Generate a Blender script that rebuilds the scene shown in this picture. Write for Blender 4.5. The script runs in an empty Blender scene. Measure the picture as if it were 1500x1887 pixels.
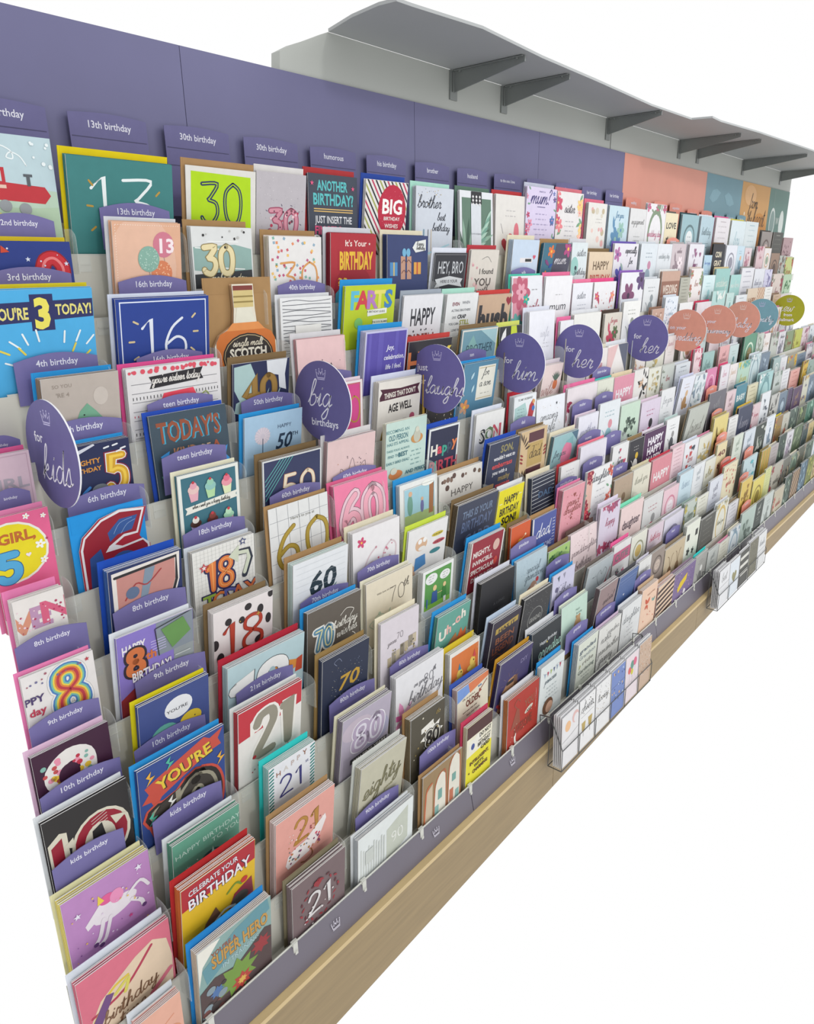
import bpy, math, random
from mathutils import Vector, Matrix
C = bpy.context.scene.collection

# ---------------------------------------------------------------- camera
cam = bpy.data.cameras.new('camera'); cam_o = bpy.data.objects.new('camera', cam); C.objects.link(cam_o)
cam.sensor_fit = 'VERTICAL'; cam.sensor_height = 36.0; cam.lens = 1337.476 / 1887 * 36.0
cam.clip_start = .01; cam.clip_end = 60
yaw, pitch, roll = 0.86177057, 0.32439148, 0.01648867
cy, sy, cp, sp = math.cos(yaw), math.sin(yaw), math.cos(pitch), math.sin(pitch)
fwd = Vector((sy*cp, cy*cp, -sp)); rgt = Vector((cy, -sy, 0)); dwn = fwd.cross(rgt)
r2 = math.cos(roll)*rgt + math.sin(roll)*dwn; d2 = -math.sin(roll)*rgt + math.cos(roll)*dwn
m = Matrix((r2, -d2, -fwd)).transposed().to_4x4(); m.translation = Vector((0, -1.27411162, 1.63199363))
cam_o.matrix_world = m
bpy.context.scene.camera = cam_o

# ---------------------------------------------------------------- sky, light, exposure
w = bpy.data.worlds.new('white_surround'); bpy.context.scene.world = w; w.use_nodes = True
w.node_tree.nodes['Background'].inputs[0].default_value = (1, 1, 1, 1)
w.node_tree.nodes['Background'].inputs[1].default_value = 1.0
sun = bpy.data.lights.new('ceiling_light', 'SUN'); sun.energy = 0.4; sun.angle = math.radians(5); sun.color = (1.0, 0.99, 0.97)
so = bpy.data.objects.new('ceiling_light', sun); C.objects.link(so)
so.rotation_euler = Vector((0.12, 1, -0.52)).to_track_quat('-Z', 'Y').to_euler()
al = bpy.data.lights.new('ceiling_panel_lamp', 'AREA'); al.energy = 24; al.size = 1.6; al.color = (.97, .98, 1)
ao = bpy.data.objects.new('ceiling_panel_lamp', al); C.objects.link(ao); ao.location = (3.0, -1.9, 3.1)
ao.rotation_euler = Vector((0, .75, -.8)).to_track_quat('-Z', 'Y').to_euler()
vs = bpy.context.scene.view_settings
vs.view_transform = 'Standard'; vs.look = 'None'; vs.exposure = 0.0; vs.gamma = 1.0; vs.use_curve_mapping = False
bpy.context.scene.display_settings.display_device = 'sRGB'

# ---------------------------------------------------------------- materials
def lin(v): return v/12.92 if v <= .04045 else ((v+.055)/1.055)**2.4
def col(h):
    if not isinstance(h, str): return h
    h = h.lstrip('#')
    if len(h) == 3: h = ''.join(c*2 for c in h)
    return tuple(lin(int(h[i:i+2], 16)/255) for i in (0, 2, 4)) + (1,)
def mat(name, color=None, rough=.6, attr=False, metal=0, noise=0, nscale=30, bump=0, alpha=1, spec=.5, stretch=(1, 1, 1)):
    M = bpy.data.materials.new(name); M.use_nodes = True; n = M.node_tree.nodes; l = M.node_tree.links
    b = n['Principled BSDF']; b.inputs['Roughness'].default_value = rough; b.inputs['Metallic'].default_value = metal
    b.inputs['Specular IOR Level'].default_value = spec
    tc = n.new('ShaderNodeTexCoord'); mp = n.new('ShaderNodeMapping'); mp.inputs['Scale'].default_value = stretch
    l.new(tc.outputs['Object'], mp.inputs[0])
    nz = n.new('ShaderNodeTexNoise'); nz.inputs['Scale'].default_value = nscale; nz.inputs['Detail'].default_value = 4
    l.new(mp.outputs[0], nz.inputs['Vector'])
    mr = n.new('ShaderNodeMapRange'); mr.inputs['To Min'].default_value = 1-noise; mr.inputs['To Max'].default_value = 1+noise
    mr.inputs['From Min'].default_value = .3; mr.inputs['From Max'].default_value = .7
    l.new(nz.outputs['Fac'], mr.inputs['Value'])
    mx = n.new('ShaderNodeMix'); mx.data_type = 'RGBA'; mx.blend_type = 'MULTIPLY'; mx.inputs[0].default_value = 1
    if attr:
        a = n.new('ShaderNodeAttribute'); a.attribute_name = 'Col'; l.new(a.outputs['Color'], mx.inputs[6])
    else: mx.inputs[6].default_value = col(color)
    l.new(mr.outputs[0], mx.inputs[7]); l.new(mx.outputs[2], b.inputs['Base Color'])
    if bump:
        bp = n.new('ShaderNodeBump'); bp.inputs['Strength'].default_value = bump; bp.inputs['Distance'].default_value = .001
        l.new(nz.outputs['Fac'], bp.inputs['Height']); l.new(bp.outputs[0], b.inputs['Normal'])
    if alpha < 1: b.inputs['Alpha'].default_value = alpha
    return M
M_CARD = mat('printed_card', rough=.55, attr=True, noise=.03, nscale=60, spec=.3)
M_ENV = mat('envelope_paper', rough=.8, attr=True, noise=.04, nscale=40, spec=.15)
M_PANEL = mat('painted_panel', rough=.5, attr=True, noise=.035, nscale=6, bump=.05, spec=.3)
M_TRAY = mat('cream_plastic', 'c6c4b9', rough=.42, noise=.04, nscale=7)
M_CLEAR = mat('clear_plastic', 'dfe3df', rough=.12, alpha=.2, noise=.02)
M_RAIL = mat('frosted_lip', 'd9dad2', rough=.3, alpha=.75, noise=.02)
M_WALL = mat('white_wall_paint', 'aeb1ac', rough=.7, noise=.03, nscale=3)
M_SHELF = mat('grey_shelf_laminate', 'a5a8a8', rough=.55, noise=.05, nscale=2)
M_STEEL = mat('grey_bracket_steel', '868a88', rough=.4, metal=.3, noise=.05, nscale=12)
M_WIRE = mat('basket_wire', '5a5c5c', rough=.35, metal=.7, noise=.03)
M_BEECH = mat('beech_laminate', '8e7a57', rough=.5, noise=.09, nscale=9, stretch=(1, 6, 14))
M_BEECHL = mat('beech_edging', 'c3ac7e', rough=.45, noise=.06, nscale=9, stretch=(1, 6, 14))
M_FASC = mat('mauve_fascia', '66616c', rough=.4, noise=.05, nscale=5)

# ---------------------------------------------------------------- mesh helpers
class MB:
    """collects polygons with one flat printed colour per face"""
    def __init__(s): s.v = []; s.f = []; s.c = []
    def poly(s, pts, c):
        i = len(s.v); s.v += [tuple(p) for p in pts]; s.f.append(tuple(range(i, i+len(pts)))); s.c.append(col(c))
    def box(s, x0, x1, y0, y1, z0, z1, c, front=None):
        P = [(x0, y0, z0), (x1, y0, z0), (x1, y1, z0), (x0, y1, z0), (x0, y0, z1), (x1, y0, z1), (x1, y1, z1), (x0, y1, z1)]
        i = len(s.v); s.v += P
        F = [(0, 1, 5, 4), (1, 2, 6, 5), (2, 3, 7, 6), (3, 0, 4, 7), (4, 5, 6, 7), (3, 2, 1, 0)]
        for k, q in enumerate(F): s.f.append(tuple(i+j for j in q)); s.c.append(col(front if (k == 0 and front) else c))
    def extrude(s, pts, d0, d1, c, front, axis=1):
        """outline pts (x,z) extruded between y=d0 (front) and y=d1"""
        def P(p, d): return (p[0], d, p[1]) if axis == 1 else (d, p[0], p[1])
        n = len(pts); i = len(s.v)
        s.v += [P(p, d0) for p in pts] + [P(p, d1) for p in pts]
        s.f.append(tuple(range(i, i+n))); s.c.append(col(front))
        s.f.append(tuple(range(i+2*n-1, i+n-1, -1))); s.c.append(col(c))
        for k in range(n): s.f.append((i+k, i+(k+1) % n, i+n+(k+1) % n, i+n+k)); s.c.append(col(c))
    def tube(s, a, b, r, c='888', n=6):
        a = Vector(a); b = Vector(b); d = (b-a).normalized(); u = d.orthogonal().normalized(); v = d.cross(u); i = len(s.v)
        for p in (a, b):
            for k in range(n): t = 2*math.pi*k/n; s.v.append(tuple(p+r*(math.cos(t)*u+math.sin(t)*v)))
        for k in range(n): s.f.append((i+k, i+(k+1) % n, i+n+(k+1) % n, i+n+k)); s.c.append(col(c))
        s.f.append(tuple(i+k for k in range(n)))
        s.c.append(col(c)); s.f.append(tuple(i+n+k for k in range(n-1, -1, -1))); s.c.append(col(c))
    def mesh(s, name, material):
        me = bpy.data.meshes.new(name); me.from_pydata(s.v, [], s.f)
        at = me.color_attributes.new('Col', 'FLOAT_COLOR', 'CORNER')
        buf = []
        for f, c in zip(s.f, s.c): buf += list(c)*len(f)
        at.data.foreach_set('color', buf); me.materials.append(material); me.update()
        return me
    def obj(s, name, material, parent=None, loc=None):
        return link(name, s.mesh(name, material), parent, loc)
def link(name, me, parent=None, loc=None):
    o = bpy.data.objects.new(name, me); C.objects.link(o)
    if parent: o.parent = parent
    if loc: o.location = loc
    return o
def tag(o, label=None, cat=None, group=None, kind=None):
    if label: o['label'] = label
    if cat: o['category'] = cat
    if group: o['group'] = group
    if kind: o['kind'] = kind
    return o

# ---------------------------------------------------------------- lettering
_tc = {}
def text_mesh(s, bold=0, shear=0):
    """built-in font as flat polygons: (verts2d, faces), x centred, baseline 0, cap height 1"""
    k = (s, bold, shear)
    if k in _tc: return _tc[k]
    cu = bpy.data.curves.new('t', 'FONT'); cu.body = s; cu.size = 1.0; cu.resolution_u = 2; cu.fill_mode = 'FRONT'
    cu.offset = min(bold, 5)*.0095; cu.shear = shear; cu.align_x = 'CENTER'
    ob = bpy.data.objects.new('t', cu); me = ob.to_mesh()
    q = 1/.73
    r = ([(v.co.x*q, v.co.y*q) for v in me.vertices], [tuple(p.vertices) for p in me.polygons])
    ob.to_mesh_clear(); bpy.data.objects.remove(ob); bpy.data.curves.remove(cu)
    _tc[k] = r; return r
def smooth(p, n=4):
    if len(p) < 3: return p
    q = [p[0]]+list(p)+[p[-1]]; o = []
    for i in range(1, len(q)-2):
        a, b, c, d = q[i-1:i+3]
        for k in range(n):
            t = k/n
            o.append(tuple(.5*(2*b[j]+(c[j]-a[j])*t+(2*a[j]-5*b[j]+4*c[j]-d[j])*t*t+(3*b[j]-a[j]-3*c[j]+d[j])*t**3) for j in (0, 1)))
    o.append(p[-1]); return o
CUR = {  # hand lettering: advance, strokes (x height .5, ascender 1, descender -.5)
'a': (.55, '.42,.42 .22,.5 .04,.22 .18,0 .36,.18 .43,.46 .42,.1 .5,0 .6,.1'), 'b': (.5, '0,.1 .2,.55 .3,.95 .2,1 .12,.6 .1,.05 .28,0 .42,.2 .34,.42 .2,.4|.4,.3 .55,.32'),
'c': (.42, '.36,.4 .22,.5 .05,.25 .18,0 .42,.1'), 'd': (.58, '.42,.42 .22,.5 .04,.22 .18,0 .38,.2 .5,1 .44,.1 .52,0 .62,.1'),
'e': (.42, '0,.12 .3,.25 .3,.48 .14,.44 .06,.2 .18,0 .46,.12'), 'f': (.34, '0,.1 .2,.5 .34,.95 .24,1 .14,.5 .04,-.4 -.06,-.45 .06,-.1 .4,.12'),
'g': (.52, '.42,.42 .22,.5 .04,.22 .18,0 .36,.18 .43,.46 .36,-.3 .2,-.5 .08,-.38 .3,-.1 .56,.12'), 'h': (.55, '0,.1 .22,.6 .32,.98 .2,.95 .06,0|.07,.1 .26,.46 .38,.4 .36,.08 .44,0 .58,.12'),
'i': (.26, '0,.12 .14,.48 .1,.1 .16,0 .3,.12|.18,.66 .2,.7'), 'j': (.26, '.02,.12 .16,.48 .06,-.4 -.08,-.42 .3,.12|.18,.66 .2,.7'),
'k': (.52, '0,.1 .22,.6 .3,.98 .2,.95 .06,0|.08,.15 .3,.46 .34,.32 .14,.22 .36,.02 .55,.12'), 'l': (.28, '0,.1 .22,.6 .3,.95 .2,1 .1,.5 .1,.06 .18,0 .32,.12'),
'm': (.8, '0,.15 .12,.48 .06,0|.07,.12 .26,.46 .36,.4 .32,0|.34,.12 .52,.46 .62,.4 .6,.06 .68,0 .84,.12'), 'n': (.55, '0,.15 .12,.48 .06,0|.07,.12 .28,.46 .38,.4 .34,.06 .42,0 .58,.12'),
'o': (.5, '.3,.48 .1,.4 .06,.12 .2,0 .38,.15 .36,.42 .24,.46|.36,.38 .54,.36'), 'p': (.5, '0,.12 .14,.48 -.02,-.5|.1,.15 .28,.48 .42,.32 .32,.04 .14,.06|.38,.12 .54,.12'),
'q': (.5, '.42,.42 .22,.5 .04,.22 .18,0 .38,.2 .43,.46 .34,-.5 .5,.05'), 'r': (.38, '0,.12 .14,.54 .2,.42 .32,.44 .24,.08 .3,0 .42,.12'),
's': (.38, '0,.1 .2,.54 .26,.3 .3,.08 .16,0 .06,.06|.28,.04 .42,.12'), 't': (.32, '0,.12 .22,.9 .12,.1 .2,0 .36,.12|.02,.6 .34,.64'),
'u': (.55, '0,.3 .1,.48 .06,.1 .18,0 .34,.16 .42,.48 .38,.1 .46,0 .58,.12'), 'v': (.46, '0,.4 .08,.48 .14,0 .34,.46 .5,.4'),
'w': (.64, '0,.3 .08,.48 .06,.08 .2,.02 .3,.44 .32,.08 .46,.02 .54,.48 .68,.42'), 'x': (.44, '0,.46 .1,.44 .3,.02 .42,.08|.38,.46 .02,.02'),
'y': (.52, '0,.3 .1,.48 .06,.1 .2,0 .36,.18 .42,.48 .34,-.3 .18,-.5 .08,-.38 .3,-.1 .56,.12'), 'z': (.44, '0,.44 .3,.46 .04,.02 .44,.06'), ' ': (.3, ''), "'": (.15, '.1,.95 .06,.8'), '?': (.4, '.06,.8 .2,1 .34,.8 .16,.5 .14,.3|.12,.04 .14,.0'), '!': (.2, '.12,1 .08,.3|.06,.04 .08,0'), ',': (.2, '.08,.05 .02,-.12'), '.': (.2, '.06,.04 .08,0')}
DIG = {'0': (.62, '.3,1 .08,.8 .04,.45 .12,.1 .3,0 .48,.1 .56,.5 .5,.85 .3,1'), '1': (.34, '.02,.78 .22,1 .22,0'), '2': (.58, '.04,.78 .14,.96 .34,1 .5,.84 .46,.6 .2,.25 .02,.02 .3,.03 .56,.02'),
'3': (.56, '.04,.96 .5,.98 .3,.66 .24,.58 .46,.5 .5,.24 .32,0 .1,.04 .02,.14'), '4': (.6, '.46,0 .44,1 .02,.34 .2,.33 .58,.34'), '5': (.58, '.5,.98 .14,.98 .08,.56 .3,.62 .5,.5 .5,.2 .32,0 .12,.02 .02,.14'),
'6': (.58, '.44,.98 .2,.75 .05,.35 .12,.06 .32,0 .5,.16 .48,.42 .3,.52 .08,.36'), '7': (.54, '.02,.97 .26,.97 .52,.98 .32,.5 .18,0'), '8': (.58, '.28,.53 .08,.68 .1,.92 .28,1 .46,.92 .48,.7 .28,.53 .06,.36 .06,.1 .28,0 .5,.1 .5,.36 .28,.53'),
'9': (.58, '.5,.64 .3,.5 .1,.6 .08,.84 .28,1 .48,.9 .5,.6 .4,.2 .16,0'), ' ': (.3, '')}
def strokes(s, table):
    x = 0; out = []
    for ch in s:
        a, st = table.get(ch, table[' '])
        for part in st.split('|'):
            if part:
                pts = [tuple(map(float, q.split(','))) for q in part.split()]
                sharp = table is DIG and ch in '1475'
                if table is DIG and ch in '14': q = pts
                elif table is DIG and ch in '57': q = pts[:2]+smooth(pts[2:], 4) if ch == '5' else pts[:2]+smooth(pts[2:], 4)
                else: q = smooth(pts, 4)
                out.append([(x+px, py) for px, py in q])
        x += a+(.14 if table is DIG else 0)
    return out, x-(.14 if table is DIG else 0)
def ribbon(p, w, caps=True):
    """list of convex polygons following the polyline p"""
    o = []; n = len(p)
    if n < 2: return o
    L = []; Rr = []
    for i in range(n):
        a = p[max(i-1, 0)]; b = p[min(i+1, n-1)]; dx = b[0]-a[0]; dy = b[1]-a[1]; d = math.hypot(dx, dy) or 1
        if 0 < i < n-1:
            e = (p[i][0]-a[0], p[i][1]-a[1]); de = math.hypot(*e) or 1
            c = abs((-dy*-e[1]+dx*e[0])/(d*de)); k = min(1.6, 1/max(c, .5))
        else: k = 1
        nx, ny = -dy/d*w/2*k, dx/d*w/2*k
        L.append((p[i][0]+nx, p[i][1]+ny)); Rr.append((p[i][0]-nx, p[i][1]-ny))
    for i in range(n-1): o.append([Rr[i], Rr[i+1], L[i+1], L[i]])
    if caps:
        for c in (p[0], p[-1]): o.append([(c[0]+w/2*math.cos(t*math.pi/4), c[1]+w/2*math.sin(t*math.pi/4)) for t in range(8)])
    return o
def clip(P, x0, y0, x1, y1):
    for ax, lim, sg in ((0, x0, 1), (0, x1, -1), (1, y0, 1), (1, y1, -1)):
        o = []
        for i in range(len(P)):
            a = P[i]; b = P[(i+1) % len(P)]; da = (a[ax]-lim)*sg; db = (b[ax]-lim)*sg
            if da >= 0: o.append(a)
            if da*db < 0: t = da/(da-db); o.append((a[0]+(b[0]-a[0])*t, a[1]+(b[1]-a[1])*t))
        P = o
        if len(P) < 3: return []
    return P

class Print:
    """flat print on a card front; x 0..1 across, y down from the top, in card widths"""
    def __init__(s, W, H, d0=-.0007, cl=None):
        s.W, s.hh, s.d = W, H, d0; s.parts = {}; s.n = 0; s.cur = None; s.ys = 1; s.fl = True; s.cl = cl or (0.004, 0.004, .996, H/W-.004); s.rot = None
    def face(s, P, c, part):
        part = s.cur or part; x0, y0, x1, y1 = s.cl
        if s.ys != 1: P = [(p[0], p[1]*s.ys) for p in P]
        if any(p[0] < x0 or p[0] > x1 or p[1] < y0 or p[1] > y1 for p in P):
            P = clip(P, x0, y0, x1, y1)
            if not P: return
        s.k = s.k+1 if getattr(s, 'kn', None) == s.n else 0; s.kn = s.n; y = s.d-.00007*s.n-.0000022*min(s.k, 30)
        q = [(p[0]*s.W, y, s.hh-p[1]*s.W) for p in P]
        ar = sum(P[i][0]*P[(i+1) % len(P)][1]-P[(i+1) % len(P)][0]*P[i][1] for i in range(len(P)))
        if ar > 0: q.reverse()
        s.parts.setdefault(part, MB()).poly(q, c)
    def run(s, D):
        for d in D:
            s.n += 1; getattr(s, d[0])(*d[1:])
    def R(s, x0, y0, x1, y1, c, part='picture'): s.face([(x0, y0), (x1, y0), (x1, y1), (x0, y1)], c, part)
    def P(s, pts, c, part='picture'): s.face(pts, c, part)
    def C(s, x, y, r, c, ry=None, rot=0, part='picture'):
        ry = ry or r; n = 20 if r > .05 else (12 if r > .02 else 7); a, b = math.cos(rot), math.sin(rot)
        s.face([(x+r*math.cos(t)*a-ry*math.sin(t)*b, y+r*math.cos(t)*b+ry*math.sin(t)*a) for t in [2*math.pi*k/n for k in range(n)]], c, part)
    def T(s, txt, x, y, h, c, bold=0, sx=1, rot=0, sh=0, part='lettering'):
        rot *= .25; V, F = text_mesh(txt, bold, sh); a, b = math.cos(rot), math.sin(rot)
        Q = [(x+(vx*sx*h)*a+(vy-.5)*h*b, y-(vy-.5)*h*a+(vx*sx*h)*b) for vx, vy in V]
        for f in F: s.face([Q[i] for i in f], c, part)
    def fit(s, txt, x, y, h, wmax, c, bold=1, rot=0, sh=0, part='lettering'):
        V, F = text_mesh(txt, bold, sh); xs = [v[0] for v in V] or [0, 1]; s.T(txt, x, y, h, c, bold, wmax/((max(xs)-min(xs))*h), rot, sh, part)
    def _st(s, txt, tb, x, y, h, c, w, rot, sl, sx, part):
        rot *= .25; S, wd = strokes(txt, tb); a, b = math.cos(rot), math.sin(rot); cyy = .5 if tb is DIG else .3
        for st in S:
            q = []
            for px, py in st:
                ux = ((px-wd/2)+sl*(py-.3))*h*sx; uy = (py-cyy)*h
                q.append((x+ux*a+uy*b, y-uy*a+ux*b))
            for P in ribbon(q, w, w > .012): s.face(P, c, part)
    def S(s, txt, x, y, h, c, w=.014, rot=0, sx=1, sl=.25, part='lettering'): s._st(txt.lower(), CUR, x, y, h, c, w, rot, sl, sx, part)
    def N(s, txt, x, y, h, c, w=.03, rot=0, sx=1, sl=0, part='numeral'): s._st(txt, DIG, x, y, h, c, w, rot, sl, sx, part)
    def NL(s, txt, x, y, h, cw, rot=0, sx=1, sl=0):
        for c, w in cw: s.N(txt, x, y, h, c, w, rot, sx, sl); s.n += 1
    def L(s, pts, w, c, sm=1, part='picture'):
        for P in ribbon(smooth(pts, 4) if sm else pts, w, w > .012): s.face(P, c, part)
    def DT(s, n, r, cols, x0=0, y0=0, x1=1, y1=1.2, seed=1, part='picture'):
        g = random.Random(seed)
        for k in range(n): s.C(g.uniform(x0, x1), g.uniform(y0, y1), r*g.uniform(.6, 1.3), cols[k % len(cols)], part=part)
    def SQ(s, n, r, cols, x0=0, y0=0, x1=1, y1=1.2, seed=1, asp=1):
        g = random.Random(seed)
        for k in range(n):
            x, y, t = g.uniform(x0, x1), g.uniform(y0, y1), g.uniform(0, 3); ca, sa = math.cos(t)*r, math.sin(t)*r
            s.face([(x+ca, y+sa), (x-sa*asp, y+ca*asp), (x-ca, y-sa), (x+sa*asp, y-ca*asp)], cols[k % len(cols)], 'picture')
    def DS(s, L, ln, w, c):
        for x, y, a in L: s.L([(x-math.cos(a)*ln/2, y-math.sin(a)*ln/2), (x+math.cos(a)*ln/2, y+math.sin(a)*ln/2)], w, c, 0)
    def ST(s, x, y, r, c, n=5, k=.42, rot=-math.pi/2):
        p = [(x+(r if i % 2 == 0 else r*k)*math.cos(rot+math.pi*i/n), y+(r if i % 2 == 0 else r*k)*math.sin(rot+math.pi*i/n)) for i in range(2*n)]
        for i in range(2*n): s.face([(x, y), p[i], p[(i+1) % (2*n)]], c, 'picture')
    def G(s, nm): s.cur = '%s#%d' % (nm, s.n) if nm else None
    def H(s, x, y, r, c):
        s.cur = 'heart#%d' % s.n if r > .06 else None
        p = [(x+r*16*math.sin(t)**3/17, y-r*(13*math.cos(t)-5*math.cos(2*t)-2*math.cos(3*t)-math.cos(4*t))/17) for t in [2*math.pi*k/18 for k in range(18)]]
        for i in range(18): s.face([(x, y), p[i], p[(i+1) % 18]], c, 'picture')
        s.cur = None
    def F(s, x, y, r, c, c2='e8b84a', n=5, a0=0):
        if r >= .09 and s.fl: s.cur = 'flower#%d' % s.n
        for k in range(n):
            t = a0+2*math.pi*k/n; s.C(x+.58*r*math.cos(t), y+.58*r*math.sin(t), r*.46, c, r*.3, t)
        s.C(x, y, r*.22, c2)
        if s.fl: s.cur = None
    def LF(s, x, y, ln, a, c, wd=.35):
        ca, sa = math.cos(a), math.sin(a); p = []
        for u, v in ((0, 0), (.3, wd/2), (.65, wd/2*.9), (1, 0), (.65, -wd/2*.9), (.3, -wd/2)): p.append((x+ln*(u*ca-v*sa), y+ln*(u*sa+v*ca)))
        s.face(p, c, 'picture')
    def B(s, x, y, r, c, ln=.3, sc='777'):
        s.cur = 'balloon#%d' % s.n; s.L([(x, y+r), (x+.02, y+r+ln/2), (x-.01, y+r+ln)], .006, sc); s.C(x, y, r*.88, c, r); s.cur = None
    def BD(s, m, w, c, y1=None):
        b = y1 or s.hh/s.W-m
        for q in ((m, m, 1-m, m+w), (m, b-w, 1-m, b), (m, m, m+w, b), (1-m-w, m, 1-m, b)): s.R(*q, c)
    def DG(s, cols, w, ang=.8, x0=0, y0=0, x1=1, y1=1.3, step=None):
        ca, sa = math.cos(ang), math.sin(ang); old = s.cl; s.cl = (max(x0, .004), max(y0, .004), min(x1, .996), min(y1, s.hh/s.W-.004)); st = step or w*2; k = 0
        t = -1.6
        while t < 2.2:
            a = (t*sa, -t*ca); s.face([(.5+a[0]-2*ca, .5+a[1]-2*sa), (.5+a[0]+2*ca, .5+a[1]+2*sa), (.5+a[0]+2*ca-w*sa*-1, .5+a[1]+2*sa-w*ca), (.5+a[0]-2*ca+w*sa, .5+a[1]-2*sa-w*ca)], cols[k % len(cols)], 'picture'); t += st; k += 1
        s.cl = old
    def X(s, x0, y0, x1, n, c, gap=.07, w=.012, seed=3):
        """lines of small print too small to read"""
        g = random.Random(seed)
        for i in range(n):
            m0 = (x0+x1)/2; hw = (x1-x0)/2*g.uniform(.65, 1); x = m0-hw; y = y0+i*gap
            while x < m0+hw-.02:
                l = g.uniform(.04, .12); pts = []; k = 0; xx = x
                while xx < min(x+l, m0+hw): pts.append((xx, y+(w*1.1 if k % 2 else -w*1.1))); xx += w*1.3; k += 1
                for P in ribbon(pts, w*.6, False): s.face(P, c, 'lettering')
                x += l+.035
    def FB(s, cols, side, seed=1, r=.07, y1=1.25, dens=12, leaf='6f9a7a'):
        """floral band: side l r t b or lr"""
        g = random.Random(seed); s.fl = False; s.cur = 'floral_border'
        for k in range(dens*len(side)):
            d = side[k % len(side)]; e = g.uniform(.0, .14)
            x, y = (e, g.uniform(0, y1)) if d == 'l' else (1-e, g.uniform(0, y1)) if d == 'r' else (g.random(), e) if d == 't' else (g.random(), y1-.1-e)
            if k % 3 == 2: s.LF(x, y, r*1.4, g.uniform(0, 6.3), leaf)
            else: s.F(x, y, r*g.uniform(.6, 1.2), cols[k % len(cols)], cols[(k+1) % len(cols)], 5, g.random())
            s.n += .2
        s.fl = True; s.cur = None

# ---------------------------------------------------------------- rack geometry
RA, RB, RC, RE = 0.06424, 0.032403, 1.757021, 0.096221
XE = 5.0                                   # far end of the display
XLEFT = [0.482, 0.451, 0.42, 0.39, 0.359, 0.344, 0.326, 0.315, 0.301, 0.286, 0.272, 0.252, 0.23]
X1, PT = 0.5952, 0.175
def lipY(r): return -(RA+RB*r)
def lipZ(r): return RC-RE*r+(.01 if r == 13 else 0)
ORD = ['', 'top', 'second', 'third', 'fourth', 'fifth', 'sixth', 'seventh', 'eighth', 'ninth', 'tenth', 'eleventh', 'twelfth', 'bottom']

def hash_id(i):
    h = 7
    for ch in i: h = (h*31+ord(ch)) % 1000003
    return h
_N = ['', 'first', 'second', 'third', 'fourth', 'fifth', 'sixth', 'seventh', 'eighth', 'ninth', 'tenth', 'eleventh', 'twelfth', 'thirteenth', 'fourteenth', 'fifteenth', 'sixteenth', 'seventeenth', 'eighteenth', 'nineteenth', 'twentieth']
def ORDN(k): return _N[k] if k <= 20 else 'twenty-'+_N[k-20] if k < 30 else 'thirtieth' if k == 30 else 'thirty-'+_N[k-30]

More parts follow.
